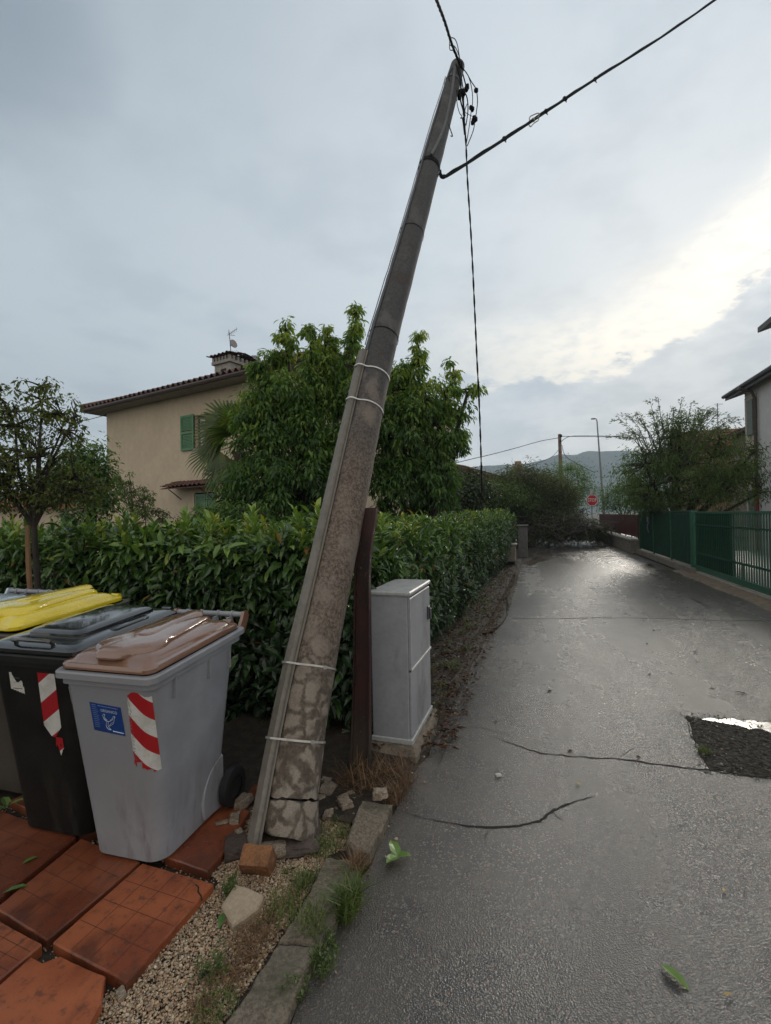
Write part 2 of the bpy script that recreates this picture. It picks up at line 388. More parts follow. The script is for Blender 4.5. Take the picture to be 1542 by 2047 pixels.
# cracks and joints: thin ragged ribbons set into the surface
def crack(px, w, mi, jit=5, z=0.002, taper=True, sub=7):
    pts = []
    for a, b in zip(px[:-1], px[1:]):
        for i in range(sub):
            t = i/sub; pts.append((a[0]+(b[0]-a[0])*t+rnd(-jit, jit)*0.4, a[1]+(b[1]-a[1])*t+rnd(-jit, jit)*0.22))
    pts.append(px[-1]); P = [G(x, y, z) for x, y in pts]; n = len(P); V = []
    for i, p in enumerate(P):
        t = (P[min(i+1, n-1)]-P[max(i-1, 0)]).normalized(); s = Vector((-t.y, t.x, 0)); k = (min(1, 4*min(i, n-1-i)/n+.15) if taper else 1)*w*rnd(0.45, 1.3)
        V += [tuple(p-s*k/2), tuple(p+s*k/2)]
    rd.add(V, [(2*i, 2*i+2, 2*i+3, 2*i+1) if False else (2*i+1, 2*i, 2*i+2, 2*i+3) for i in range(n-1)], mi)
crack([(975, 1470), (1035, 1490), (1080, 1506), (1160, 1513), (1235, 1517), (1330, 1530), (1420, 1540), (1480, 1550), (1542, 1557), (1640, 1560)], 0.014, 1)
crack([(862, 1638), (930, 1650), (980, 1655), (1040, 1650), (1080, 1641), (1105, 1620), (1140, 1605), (1190, 1592)], 0.015, 1)
crack([(900, 1450), (960, 1455), (1010, 1464), (1030, 1476)], 0.005, 2)
crack([(1105, 1620), (1112, 1632), (1130, 1640)], .005, 2, 3); crack([(1235, 1517), (1260, 1500), (1275, 1492)], .004, 2, 3); crack([(980, 1655), (970, 1672), (975, 1690)], .004, 2, 3)
crack([(800, 1620), (830, 1630), (865, 1640)], 0.007, 2)
crack([(1348, 1420), (1370, 1432), (1420, 1436), (1480, 1440), (1542, 1450), (1640, 1460)], 0.008, 1)
crack([(1372, 1432), (1382, 1470), (1400, 1505), (1418, 1535)], 0.006, 1)
crack([(1020, 1236), (1100, 1237), (1200, 1235), (1300, 1236), (1420, 1240), (1542, 1241), (1600, 1242)], 0.035, 2, 2, taper=False)
crack([(1060, 1116), (1120, 1114), (1200, 1113), (1262, 1112)], 0.10, 1, 1, taper=False)
crack([(1100, 1128), (1160, 1125)], 0.05, 2, 1)
crack([(1380, 1195), (1400, 1205), (1425, 1215)], 0.03, 1, 1)
crack([(1130, 1176), (1230, 1177), (1340, 1176)], 0.015, 2, 1)
crack([(935, 1340), (925, 1400), (908, 1440), (890, 1500), (870, 1545)], 0.006, 2, 4)
# patch of darker asphalt with a puddle on its far edge
def flat(pxs, z, mi, amp=0.0, step=0.05):
    P = [G(x, y, z) for x, y in pxs]
    P2 = []
    for a, b in zip(P, P[1:]+P[:1]):
        k = max(1, int((b-a).length/step))
        for i in range(k):
            p = a.lerp(b, i/k); P2.append(p+Vector((rnd(-amp, amp), rnd(-amp, amp), 0)) if amp else p)
    c = sum(P2, Vector())/len(P2); n = len(P2)
    ar = sum(P2[i].x*P2[(i+1) % n].y-P2[(i+1) % n].x*P2[i].y for i in range(n))
    F = [(n, i, (i+1) % n) if ar > 0 else (n, (i+1) % n, i) for i in range(n)]
    return [tuple(p) for p in P2]+[tuple(c)], F
V, F = flat([(1374, 1434), (1420, 1440), (1500, 1452), (1600, 1462), (1720, 1475), (1720, 1570), (1600, 1562), (1542, 1554), (1470, 1548), (1420, 1536), (1400, 1505)], 0.0035, 3, 0.014); rd.add(V, F, 3)
road = rd.build('road', [M_road, M_crack, M_tar, M_patch], **ST)
pd = MB()
for pts, amp in (([(1404, 1437), (1450, 1437), (1520, 1443), (1640, 1455), (1640, 1492), (1590, 1480), (1545, 1468), (1525, 1456), (1500, 1457), (1480, 1449), (1455, 1447), (1430, 1442)], 0.022),
                 ([(1010, 1238), (1024, 1196), (1037, 1150), (1030, 1142), (1012, 1150), (1000, 1175), (985, 1205), (965, 1240), (950, 1268), (985, 1262)], 0.012),
                 ([(1046, 1126), (1075, 1113), (1096, 1117), (1078, 1124), (1060, 1131)], 0.02),
                 
                 ([(1280, 1130), (1302, 1127), (1312, 1134), (1292, 1137)], 0.04)):
    V, F = flat(pts, 0.024 if amp == .012 else .007, 0, amp); pd.add(V, F, 0)
pd.build('puddle_water', M_water, **ST)
# ---- verge along the hedge: earth with a strip of old gutter concrete
def m_earth():
    t = NT('wet_leafy_earth'); a = t.noise(14, 7, 0.7); b = t.noise(60, 4, 0.7)
    t.set(t.mix(t.ss(a, 0.35, 0.65), (0.014, 0.009, 0.006), t.mix(t.ss(b, .4, .6), (0.05, 0.028, 0.016), (0.022, 0.022, 0.011))), 0.8); t.bump(a, 0.8, 0.03); return t.m
M_earth = m_earth()
def ridge(A, B, n, m, hfun, z0=0.0):
    """sheet between two polylines with height function"""
    A = resample(A, n); B = resample(B, n); V = []
    for i, (a, b) in enumerate(zip(A, B)):
        for j in range(m): p = a.lerp(b, j/(m-1)); V.append((p.x, p.y, z0+hfun(p, i/(n-1), j/(m-1))))
    return V, [(i*m+j, (i+1)*m+j, (i+1)*m+j+1, i*m+j+1) for i in range(n-1) for j in range(m-1)]
vg = MB(); E = left[3:]
hed = [p - Vr*1.5 for p in E]
V, F = ridge(hed[5:], [p+Vr*0.0 for p in E[5:]]+[E[-1]+U*12], 220, 16, lambda p, s, t: 0.015+0.05*(1-t)**0.6*1.0+.012*mno.noise(Vector((p.x*6, p.y*6, 0)))*(1-t) - (0.01 if t > .97 else 0) - 0.03*(t > .99), 0)
vg.add(V, [f[::-1] for f in F], 0); vg.build('verge_ground', M_earth, **ST)
# ---- gravel bed: sub-surface
def m_grav():
    t = NT('gravel_bed'); v = t.voro(95, 'F1', None, 1); s = t.n('ShaderNodeSeparateColor'); t.l(v, s.inputs[0])
    cr = t.n('ShaderNodeValToRGB'); t.l(s.outputs[0], cr.inputs[0]); e = cr.color_ramp.elements
    for i in range(3): e.new(0.5)
    for i, (p, c) in enumerate([(0, (0.07, 0.05, 0.04)), (.3, (0.24, 0.19, 0.14)), (.55, (0.36, 0.29, 0.22)), (.8, (0.14, 0.13, 0.12)), (1, (0.42, 0.38, 0.33))]): e[i].position = p; e[i].color = (*c, 1)
    t.set(cr.outputs[0], 0.6); t.bump(t.voro(95), 0.8, 0.01).invert = True; return t.m
bed = MB()
GB = [Vector((-4.4, -1, 0)), Vector((-4.4, 5.2, 0))]
V = [(-5.5, -1.5, 0.006), (-1.05, -1.5, 0.006)]+[tuple(Vector((p.x-0.12, p.y, 0.006))) for p in leftd if p.y > -1.0 and p.y < 2.75]+[(-0.1, 3.9, 0.006), (-5.5, 5.6, 0.006)]
bed.add(V, [tuple(range(len(V)))]); bed.build('gravel_bed_ground', M_earth, **ST)
# ---- far hills
def m_hill():
    t = NT('wooded_hillside'); a = t.noise(0.012, 7, 0.65); b = t.noise(0.06, 5, 0.7)
    f = t.ss(t.math('ADD', a, t.math('MULTIPLY', b, 0.35)), 0.55, 0.78)
    t.set(t.mix(f, (0.010, 0.034, 0.028), (0.035, 0.07, 0.045)), 0.95); t.bump(b, 1.0, 6); return t.m
def hillh(px):
    P = [(-600, 1000), (100, 985), (600, 960), (850, 948), (945, 931), (1000, 928), (1050, 927), (1090, 918), (1120, 908), (1150, 909), (1180, 901), (1205, 903), (1240, 900), (1300, 903), (1400, 915), (1542, 935), (1900, 960), (2600, 1000)]
    for (a, ya), (b, yb) in zip(P[:-1], P[1:]):
        if a <= px <= b: t = (px-a)/(b-a); t = t*t*(3-2*t); return ya+(yb-ya)*t
    return 1000
hl = MB(); HD = 1150.0; V = []; n = 0; m = 26; cols = list(range(-560, 2560, 12))
for px in cols:
    top = PX(px, hillh(px), HD); H = top.z
    for j in range(m):
        s = j/(m-1); d = 620+(HD-620)*s if s < .93 else HD+(s-.93)*900
        e = (s/.93)**1.4 if s < .93 else 1-(s-.93)*4
        p = PX(px, 1020, d); bump = 16*mno.fractal(Vector((p.x*.006, p.y*.006, 0.3)), 1.0, 2.0, 5)*(math.sin(min(s, 1)*math.pi)+.10)
        V.append((p.x, p.y, -3+H*e+bump*(1 if s < .9 else .35)+(mno.noise(Vector((p.x*.12, p.y*.12, 0)))*3.0 if s > .5 else 0)))
k = len(cols); hl.add(V, [((i+1)*m+j, i*m+j, i*m+j+1, (i+1)*m+j+1)[::-1] for i in range(k-1) for j in range(m-1)], 0, .5, True)
hl.build('hills', m_hill(), **ST)
# ---- yard behind the gate
yd = MB(); a = rline(4, 0.35); b = rline(19, 0.35)
yd.add([tuple(a+Vector((0, 0, .01))), tuple(a+Vector((14, -4, .01))), tuple(b+Vector((14, -4, .01))), tuple(b+Vector((0, 0, .01)))], [(0, 1, 2, 3)])
yd.build('yard_paving', plain('pale_yard_paving', (0.33, 0.32, 0.30), 0.5, 0, 0.2, 1.2, 0.2), **ST)
# ================================================================== LEANING POLE
def m_pole():
    t = NT('weathered_pole_concrete'); o = t.tc['Object']; sp = t.n('ShaderNodeSeparateXYZ'); t.l(o, sp.inputs[0]); z = sp.outputs[2]
    agg = t.noise(55, 5, 0.75); sp2 = t.noise(150, 3, 0.6); big = t.noise(5.5, 6, 0.62, scale3=(1, 1, 0.6)); bl = t.noise(2.2, 4, 0.6)
    brown = t.mix(t.ss(agg, 0.35, 0.66), (0.052, 0.040, 0.031), (0.195, 0.148, 0.115))
    grey = t.mix(t.ss(agg, 0.3, 0.7), (0.032, 0.032, 0.033), (0.072, 0.07, 0.07))
    base = t.mix(t.ss(t.math('ADD', z, t.math('MULTIPLY', bl, 0.8)), 2.1, 3.1), brown, grey)
    base = t.mix(t.ss(t.noise(4.2, 5, 0.6, scale3=(1,1,1.6)), 0.42, 0.30, 0, .55), base, (0.045, 0.028, 0.022))
    base = t.mix(t.ss(big, 0.5, 0.64, 0, 0.7), base, t.mix(t.ss(z, 2.2, 3.4), (0.20, 0.165, 0.135), (0.09, 0.088, 0.088)))
    base = t.mix(t.ss(sp2, 0.60, 0.68, 0, 0.7), base, (0.03, 0.022, 0.016))
    base = t.mix(t.ss(t.noise(11, 6, .65, scale3=(1,1,.12)), .58, .7, 0, .6), base, (0.05, 0.036, 0.026))
    # pale cement skin left in rounded cells near the foot
    mp = t.n('ShaderNodeMapping'); t.l(o, mp.inputs[0]); mp.inputs[3].default_value = (1, 1, 0.95); mp.inputs[1].default_value = (0.37, 0.11, 0.2)
    wob = t.n('ShaderNodeTexNoise'); t.l(o, wob.inputs[0]); wob.inputs['Scale'].default_value = 9; wob.inputs['Detail'].default_value = 4
    ad = t.n('ShaderNodeMix', data_type='VECTOR'); ad.inputs[0].default_value = 0.13; t.l(mp.outputs[0], ad.inputs[4]); t.l(wob.outputs[1], ad.inputs[5])
    v = t.n('ShaderNodeTexVoronoi', feature='DISTANCE_TO_EDGE'); t.l(ad.outputs[1], v.inputs[0]); v.inputs['Scale'].default_value = 10.5; v.inputs['Randomness'].default_value = 0.9
    cell = t.n('ShaderNodeTexVoronoi', feature='F1'); t.l(ad.outputs[1], cell.inputs[0]); cell.inputs['Scale'].default_value = 10.5; cell.inputs['Randomness'].default_value = 0.9
    cs = t.n('ShaderNodeSeparateColor'); t.l(cell.outputs[1], cs.inputs[0])
    hgt = t.ss(t.math('ADD', z, t.math('MULTIPLY', bl, 1.1)), 1.75, 0.95)
    lowc = t.ss(t.math('ADD', cs.outputs[0], hgt), 0.78, 0.9)
    edge = t.ss(t.math('ADD', v.outputs[0], t.math('ADD', t.math('MULTIPLY', t.math('SUBTRACT', agg, 0.5), 0.10), t.math('MULTIPLY', t.math('SUBTRACT', big, 0.5), 0.45))), 0.03, 0.20)
    msk = t.math('MULTIPLY', t.math('MULTIPLY', edge, lowc), t.math('MULTIPLY', hgt, t.ss(big, .30, .52, .35, .95)))
    pale = t.mix(t.ss(sp2, 0.3, 0.7), (0.185, 0.158, 0.125), (0.275, 0.24, 0.20))
    base = t.mix(msk, base, pale)
    veins = t.math('MULTIPLY', t.math('SUBTRACT', 1.0, edge), t.math('MULTIPLY', lowc, 0.6)); base = t.mix(t.math('MULTIPLY', veins, hgt), base, (0.06, 0.048, 0.034))
    t.set(base, 0.8); h = t.math('ADD', t.math('MULTIPLY', agg, 0.6), t.math('MULTIPLY', msk, 0.35)); t.bump(h, 0.55, 0.008); return t.m
M_pole = m_pole()
M_chan = plain('grey_pvc_channel', (0.165, 0.15, 0.125), 0.55, 0, 0.22, 7, 0.15, 90, dirt=(0.09, 0.075, 0.055), dirtamt=0.7)
M_steel = plain('dull_steel_band', (0.42, 0.41, 0.38), 0.45, 0.5, 0.2)
M_white_tie = plain('white_strap', (0.62, 0.62, 0.60), 0.5, 0, 0.12)
M_black = plain('black_cable', (0.010, 0.010, 0.011), 0.8, 0, 0.2, spec=.15)
M_greyc = plain('grey_cable', (0.06, 0.065, 0.07), 0.5, 0, 0.2)
SPX = [(577, 1628, 2.40), (583, 1590, 2.435), (599, 1480, 2.54), (625, 1335, 2.69), (660, 1170, 2.88), (694, 1010, 3.08), (731, 830, 3.36), (763, 690, 3.62), (803, 545, 3.93), (842, 400, 4.28), (877, 268, 4.66), (915, 133, 5.12)]
WPX = [112, 110, 101, 93, 83, 79, 71, 64, 54, 46, 40, 27]
def catmull(P, k=6):
    out = []
    for i in range(len(P)-1):
        a = P[max(i-1, 0)]; b = P[i]; c = P[i+1]; d = P[min(i+2, len(P)-1)]
        for j in range(k):
            t = j/k; out.append([0.5*((2*b[q])+(-a[q]+c[q])*t+(2*a[q]-5*b[q]+4*c[q]-d[q])*t*t+(-a[q]+3*b[q]-3*c[q]+d[q])*t**3) for q in range(len(b))])
    out.append(list(P[-1])); return out
sp3 = [list(PX(x, y, d))+[w*0.975/2/FPX*d] for (x, y, d), w in zip(SPX, WPX)]
# smooth the radii to an even taper
rs = [p[3] for p in sp3]; 
for i, p in enumerate(sp3): tt_ = i/(len(sp3)-1); p[3] = 0.6*p[3]+0.4*(0.148-0.064*tt_)
curve = catmull(sp3, 8)
def axis_at(px_y):
    """pole axis point, tangent, radius at a picture height"""
    best = None
    ys = [s[1] for s in SPX]
    for i in range(len(ys)-1):
        if ys[i] >= px_y >= ys[i+1]:
            t = (ys[i]-px_y)/(ys[i]-ys[i+1]); k = (i+t)*8; a = int(k); f = k-a; a = min(a, len(curve)-2)
            p = Vector(curve[a][:3]).lerp(Vector(curve[a+1][:3]), f); tg = (Vector(curve[a+1][:3])-Vector(curve[a][:3])).normalized()
            return p, tg, curve[a][3]
def frame(tg):
    toC = Vector((0.25, -0.97, 0)); f = (toC-tg*toC.dot(tg)).normalized(); l = f.cross(tg).normalized()
    if l.x > 0: l = -l
    return f, l            # towards the viewer, towards the left
foot = G(575, 1655); root = thing('leaning_utility_pole', 'tall tapered brown concrete utility pole leaning right beside the waste bins, snapped at its foot', 'utility pole', foot)
def ring_at(p, f, l, r, n=40, w=0.0): return [p+(f*math.cos(a)+l*math.sin(a))*(r*(1+w*mno.noise(Vector((p.x*7+math.cos(a)*1.2, p.z*7, math.sin(a)*1.2))))) for a in [2*math.pi*i/n for i in range(n)]]
sh = MB(); rings = []
for k, q in enumerate(curve):
    if k < 8: continue
    p = Vector(q[:3]); tg = (Vector(curve[min(k+1, len(curve)-1)][:3])-Vector(curve[k-1][:3])).normalized(); f, l = frame(tg)
    rg = ring_at(p, f, l, q[3], 40, 0.03)
    if k == 8: rg = [v+Z*(0.006*math.sin(i*0.9)+0.005*math.sin(i*2.3+1)) for i, v in enumerate(rg)]
    rings.append(rg)
tip = Vector(curve[-1][:3]); tgt = (tip-Vector(curve[-3][:3])).normalized()
rings.append([tip+tgt*0.03+(v-tip)*0.55 for v in rings[-1]])
sh.loft(rings); sh.build('shaft', M_pole, root)
# broken collar below the crack
p0, tg0, r0 = axis_at(1590); f0, l0 = frame(tg0)
cb = MB(); rgs = []
for i, (dz, k) in enumerate(((-0.012, 1.03), (-0.07, 1.05), (-0.13, 1.03), (-0.165, 0.98))):
    c = p0+tg0*dz-l0*0.004*i
    rgs.append([c+(f0*math.cos(a)+l0*math.sin(a))*r0*k*(1+0.06*mno.noise(Vector((math.cos(a)*2, math.sin(a)*2, i*.7))))+(tg0*(0.005*math.sin(j*1.0)+0.004*math.sin(j*2.5)) if i == 0 else tg0*(0.012*math.sin(j*.35)+0.005*math.sin(j*.9+1)) if i == 3 else Vector()) for j, a in enumerate([2*math.pi*q/36 for q in range(36)])])
cb.loft(rgs[::-1]); cb.build('broken_collar', M_pole, root, label='cracked lowest ring of the pole, split from the shaft')
# trunking on the left side
def chan_pts(y, wpx):
    p, tg, r = axis_at(y); f, l = frame(tg); return p, tg, r, f, l
ch = MB(); rings = []; ys = [1628]+list(range(1610, 715, -30))+[722]
for y in ys:
    p, tg, r, f, l = chan_pts(y, 0); k = 0.93; c = p+l*r*1.0+f*r*0.34; w = 0.032+0.004*(y < 800); dpt = 0.066-0.012*(1628-y)/900
    a = (l*0.9+f*0.42).normalized(); b = (f*0.9-l*0.42).normalized()
    q = c - b*0.0
    rings.append([q-b*dpt*.5+a*0.0, q+b*dpt*.5, q+b*dpt*.5+a*w*0.5, q+b*dpt*.44+a*w, q+b*(-dpt*.44)+a*w, q-b*dpt*.5+a*w*.5])
p, tg, r, f, l = chan_pts(1628, 0)
ext = [[v-tg*0.155+l*0.005*(0) for v in rings[0]], [v-tg*0.08 for v in rings[0]]]
ch.loft(ext+rings, smooth=False); chan = ch.build('cable_trunking', M_chan, root, label='grey plastic cable trunking strapped along the left side of the pole')
seam = MB(); L1 = []; 
for rg in ext+rings: L1.append(rg[1].lerp(rg[2], .3)+(rg[1]-rg[0]).normalized()*0.001)
seam.tube(L1, 0.0022, 5); seam.build('cover_seam', plain('seam_dark', (0.06, 0.058, 0.05), 0.6), chan)
edge = MB(); rgs = []
for rg in ext+rings:
    a = (rg[2]-rg[1]).normalized(); b = (rg[1]-rg[0]).normalized(); o = rg[1]+b*0.0005
    rgs.append([o-a*0.001, o+b*0.014-a*0.001, o+b*0.014+a*0.006, o+a*0.006])
edge.loft(rgs, smooth=False); edge.build('trunking_base', plain('trunking_base_grey', (0.18, 0.165, 0.14), 0.5, 0, 0.15), root)
# straps around shaft and trunking
def strap(y, mat, nm, wd=0.009, tilt=0.0, withch=True, lab=None):
    p, tg, r = axis_at(y); f, l = frame(tg); b = MB(); n = 48; rings = []
    for i in range(n):
        a = 2*math.pi*i/n; rr = r+0.003
        if withch:
            dlt = math.atan2(math.sin(a-1.20), math.cos(a-1.20)); rr += (0.040+(r-.10)*.25)*math.exp(-(dlt/0.36)**4)*1.1
        dvec = f*math.cos(a)+l*math.sin(a); c = p+dvec*rr+tg*tilt*math.sin(a)
        rings.append([c-tg*wd/2, c+tg*wd/2, c+tg*wd/2+dvec*0.0025, c-tg*wd/2+dvec*0.0025])
    V = [tuple(q) for rg in rings for q in rg]; F = []
    for i in range(n):
        j = (i+1) % n
        for k in range(4): F.append((i*4+k, i*4+(k+1) % 4, j*4+(k+1) % 4, j*4+k))
    b.add(V, F)
    if mat is M_steel:
        c = p+(f*math.cos(-.35)+l*math.sin(-.35))*(r+.006); b.box(c, (0.016, 0.012, 0.016))
    return b.build(nm, mat, root, **({'label': lab} if lab else {}))
strap(1479, M_steel, 'strap', 0.010, -0.003, lab='lowest steel strap with a small buckle'); strap(1334, M_steel, 'strap', 0.010, -0.006, lab='steel strap at bin lid height')
strap(822, M_white_tie, 'strap', 0.010, 0.006, lab='lower white plastic tie'); strap(757, M_white_tie, 'strap', 0.010, 0.006, lab='upper white plastic tie')
strap(676, M_black, 'strap', 0.006, 0.004, False, lab='thin black wire tie'); strap(470, M_black, 'strap', 0.005, 0.003, False, lab='thin black wire tie')
strap(338, M_black, 'cable_clamp', 0.05, 0.01, False, lab='black clamp where the right-hand cable is anchored'); strap(180, M_greyc, 'top_band', 0.035, 0.01, False, lab='pale band near the pole top')
# thin conduit running on above the trunking, and a loose wire
cd = MB(); P = []
for y in list(range(720, 200, -25)):
    p, tg, r = axis_at(y); f, l = frame(tg); P.append(p+(l*0.86+f*0.5)*(r+0.007))
cd.tube(P, 0.008, 6); cd.build('conduit', M_greyc, root)
cd = MB(); P = []
for y in list(range(700, 150, -22)):
    p, tg, r = axis_at(y); f, l = frame(tg); P.append(p+(l*1.0-f*0.05)*(r+0.006+abs(mno.noise(Vector((y*.02, 0, 0))))*.012))
cd.tube(P, 0.004, 5); 
cd.build('thin_wire', M_greyc, root)
cd = MB(); P = []
for i, y in enumerate(range(335, 165, -8)):
    p, tg, r = axis_at(y); f, l = frame(tg); a = 0.15+0.5*math.sin(i*0.16); P.append(p+(f*math.cos(a)-l*math.sin(a-.45))*(r+0.010))
cd.tube(P, 0.014, 7); cd.build('riser_cable', plain('riser_grey', (0.10, 0.10, 0.10), 0.6), root, label='thicker grey cable climbing the front of the pole top')
tb = MB(); p, tg, r = axis_at(1628); f, l = frame(tg); q = p+l*r*1.05+f*r*.36-tg*0.145+(l*.9+f*.42)*.014
for k in (-1, 0, 1): tb.tube([q+tg*.02+f*.012*k, q-tg*0.05+f*.014*k, q-tg*0.11+f*.02*k+l*.01, q-tg*.2+f*.02*k], 0.009, 6)
tb.build('buried_cable', M_black, root)

# ---- overhead cables: each one a thing
def twist(path, r, n=3, pitch=0.35, rad=0.4, b=None, steps=4):
    """bundle of n strands twisted along a path"""
    b = b or MB(); P = [Vector(p) for p in path]; Q = resample(P, int(max(8, sum((c-a).length for a, c in zip(P[:-1], P[1:]))/0.06)))
    L = 0; outs = [[] for _ in range(n)]
    for i, p in enumerate(Q):
        t = (Q[min(i+1, len(Q)-1)]-Q[max(i-1, 0)]).normalized(); a = t.cross(Z if abs(t.z) < .95 else Vector((1, 0, 0))).normalized(); c = t.cross(a)
        if i: L += (Q[i]-Q[i-1]).length
        for k in range(n):
            th = 2*math.pi*(L/pitch+k/n); outs[k].append(p+(a*math.cos(th)+c*math.sin(th))*r*0.95)
    for o in outs: b.tube(o, r, 5)
    return b
def spl(pts, k=6): return [Vector(p) for p in catmull([list(p) for p in pts], k)]
top = Vector(curve[-1][:3])
c1 = twist(spl([PX(925, 140, 5.05), PX(905, 92, 4.7), PX(890, 45, 4.3), PX(873, 0, 3.9), PX(850, -60, 3.4), PX(800, -220, 2.7), PX(700, -600, 1.9)]), 0.0075, 3, 0.30)
c1.build('overhead_cable', M_black, None, label='thick twisted black cable rising from the pole top to the upper edge', category='cable')
p, tg, r = axis_at(338); f, l = frame(tg)
c2 = MB(); P2 = spl([p-l*(r+0.01)+f*0.02, PX(884, 354, 4.42), PX(905, 345, 4.5), PX(1000, 284, 4.9), PX(1100, 218, 5.35), PX(1200, 152, 5.9), PX(1320, 76, 6.6), PX(1430, 0, 7.4), PX(1560, -92, 8.6), PX(1800, -270, 12)])
c2.tube(P2, 0.0135, 7); c2.tube([q+Vector((0.004, 0, 0.02+0.006*math.sin(i*1.7))) for i, q in enumerate(P2)], 0.007, 5)
for px_, py_, d, s in ((1009, 277, 4.95, 1), (1130, 197, 5.5, 1.2), (1092, 222, 5.3, .9), (1190, 158, 5.85, .8)):
    c2.box(PX(px_, py_, d), (0.04*s, 0.03, 0.03), 0.4); c2.tube([PX(px_, py_, d), PX(px_+3, py_+7, d)], 0.006, 5)
c2o = c2.build('overhead_cable', M_black, None, label='straight black cable from the clamp on the pole up to the upper right corner', category='cable')
sp_ = MB(); C = PX(1068, 237, 5.2)
for k in range(2):
    o = Vector((0, 0, -0.03*k)); pts = [C+Vector((dx, 0.02*k, dz))+o for dx, dz in ((-.05, -.02), (-.045, .02), (0.0, .045), (.05, .06), (.055, .03), (.01, .0), (-.03, -.04), (-.05, -.02))]
    sp_.tube(spl(pts, 4), 0.0055, 5)
sp_.box(C+Vector((-.01, -.01, -.02)), (.03, .02, .03), 0.3, 0)
sp_.build('cable_spacer', plain('pale_spacer', (0.25, 0.24, 0.17), 0.5), c2o, label='small pale wire spacer clipped on the cable')
c3 = twist(spl([PX(924, 178, 4.95), PX(928, 235, 4.9), PX(932, 290, 4.85), PX(935, 360, 4.8), PX(942, 470, 4.8), PX(948, 590, 4.8), PX(953, 700, 4.8), PX(958, 800, 4.82), PX(961, 880, 4.84), PX(963, 950, 4.86), PX(964, 992, 4.86)]), 0.0055, 2, 0.34)
c3.build('dangling_cable', M_black, None, label='severed twisted wire hanging straight down from the pole top behind the hedge', category='cable')
tn = thing('cable_tangle', 'tangle of thin black wires and taped joints hanging beside the pole top', 'wire tangle', PX(935, 175, 5.0))
def wire(nm, pts, r=0.0045, d=5.0): MB().tube(spl([PX(x, y, d+dd) for x, y, dd in pts], 5), r, 5).build(nm, M_black, tn)
wire('wire', [(897, 76, 0), (908, 76, 0), (915, 90, 0), (920, 122, 0)]); wire('wire', [(900, 90, 0), (909, 92, .02), (917, 108, 0), (921, 130, 0)]); wire('wire', [(899, 84, 0), (900, 99, 0), (908, 102, 0), (918, 126, 0)])
wire('wire', [(918, 128, 0), (932, 144, 0), (943, 163, -.05), (952, 178, -.08), (955, 200, -.08), (953, 222, -.08), (950, 240, -.06), (946, 262, -.03), (934, 292, 0)], 0.005)
wire('wire', [(920, 130, 0), (936, 150, 0), (944, 180, 0), (945, 205, 0), (942, 225, 0), (938, 255, 0), (933, 285, 0)])
wire('wire', [(916, 130, 0), (922, 150, -.1), (926, 175, -.1), (934, 195, -.1), (936, 220, 0), (932, 250, 0)], 0.006)
wire('wire', [(912, 128, -.1), (918, 148, -.12), (922, 170, -.12), (920, 195, -.12), (926, 220, 0), (929, 240, 0)], 0.008)
wire('wire', [(920, 128, .1), (929, 160, .1), (931, 172, .1), (927, 200, .1), (930, 232, .1)], 0.007)
wire('wire', [(905, 136, -.1), (898, 150, -.12), (899, 165, -.12)]); wire('wire', [(913, 180, -.15), (914, 205, -.1), (919, 225, -.1), (924, 232, 0), (921, 236, 0), (930, 234, 0)], 0.004)
wire('wire', [(890, 232, -.35), (897, 248, -.35), (902, 262, -.35), (905, 272, -.35), (901, 271, -.35)], 0.005); wire('wire', [(925, 228, 0), (935, 206, 0), (930, 222, 0), (940, 230, 0), (947, 233, 0), (950, 240, -.06)], 0.003)
wire('wire', [(926, 235, 0), (928, 250, 0), (930, 268, 0)], 0.013)
for i, (x, y, d, s) in enumerate(((952, 180, 4.92, 1), (943, 217, 5.0, 1), (948, 241, 4.94, 1.15), (933, 177, 5.0, 1.2), (921, 127, 5.0, 1), (922, 190, 4.95, 1.4))):
    b = MB(); c = PX(x, y, d)
    for k in range(4): b.bbox(c+Vector((rnd(-.014, .014), rnd(-.01, .01), rnd(-.018, .018)))*s, (.034*s, .028*s, .04*s), .008, rnd(0, 3))
    b.build('taped_joint', M_black, tn)

# ================================================================== WASTE BINS
def rr(w, d, r, cx, cy, z, n=6):
    pts = []
    for qx, qy, a0 in ((1, -1, -90), (1, 1, 0), (-1, 1, 90), (-1, -1, 180)):
        for i in range(n+1):
            a = R(a0+90*i/n); pts.append(Vector((cx+qx*(w/2-r)+r*math.cos(a), cy+qy*(d/2-r)+r*math.sin(a), z)))
    return pts
def body_at(z, H):
    t = max(0, min(1, z/H)); w = 0.415+0.115*t; fr = -(0.235+0.105*t); bk = 0.225+0.075*t; r = 0.085-0.02*t
    return w, fr, bk, r
def perim(s, z, H, off=0.0):
    """point on the body skin: s runs from the middle of the front, right positive"""
    w, fr, bk, r = body_at(z, H); sg = 1 if s >= 0 else -1; s = abs(s); h = w/2-r; q = math.pi*r/2
    if s < h: x, y, nx, ny = s, fr, 0, -1
    elif s < h+q: a = (s-h)/r; x, y = h+r*math.sin(a), fr+r-r*math.cos(a); nx, ny = math.sin(a), -math.cos(a)
    else: x, y, nx, ny = w/2, fr+r+(s-h-q), 1, 0
    return Vector((sg*(x+nx*off), y+ny*off, z))
def decal(s0, s1, z0, z1, H, ns, nz, keep=None, off=0.0015, skew=0.0, zskew=0.0):
    b = MB(); V = []; uv = []
    for j in range(nz+1):
        for i in range(ns+1):
            u = i/ns; v = j/nz; z = z0+(z1-z0)*v+zskew*u; V.append(tuple(perim(s0+(s1-s0)*u+skew*(v-.5), z, H, off))); uv.append((u, v))
    F = [(j*(ns+1)+i, j*(ns+1)+i+1, (j+1)*(ns+1)+i+1, (j+1)*(ns+1)+i) for j in range(nz) for i in range(ns) if (keep is None or keep((i+.5)/ns, (j+.5)/nz))]
    b.add(V, F); b.uvs = [np.array(uv)]; return b
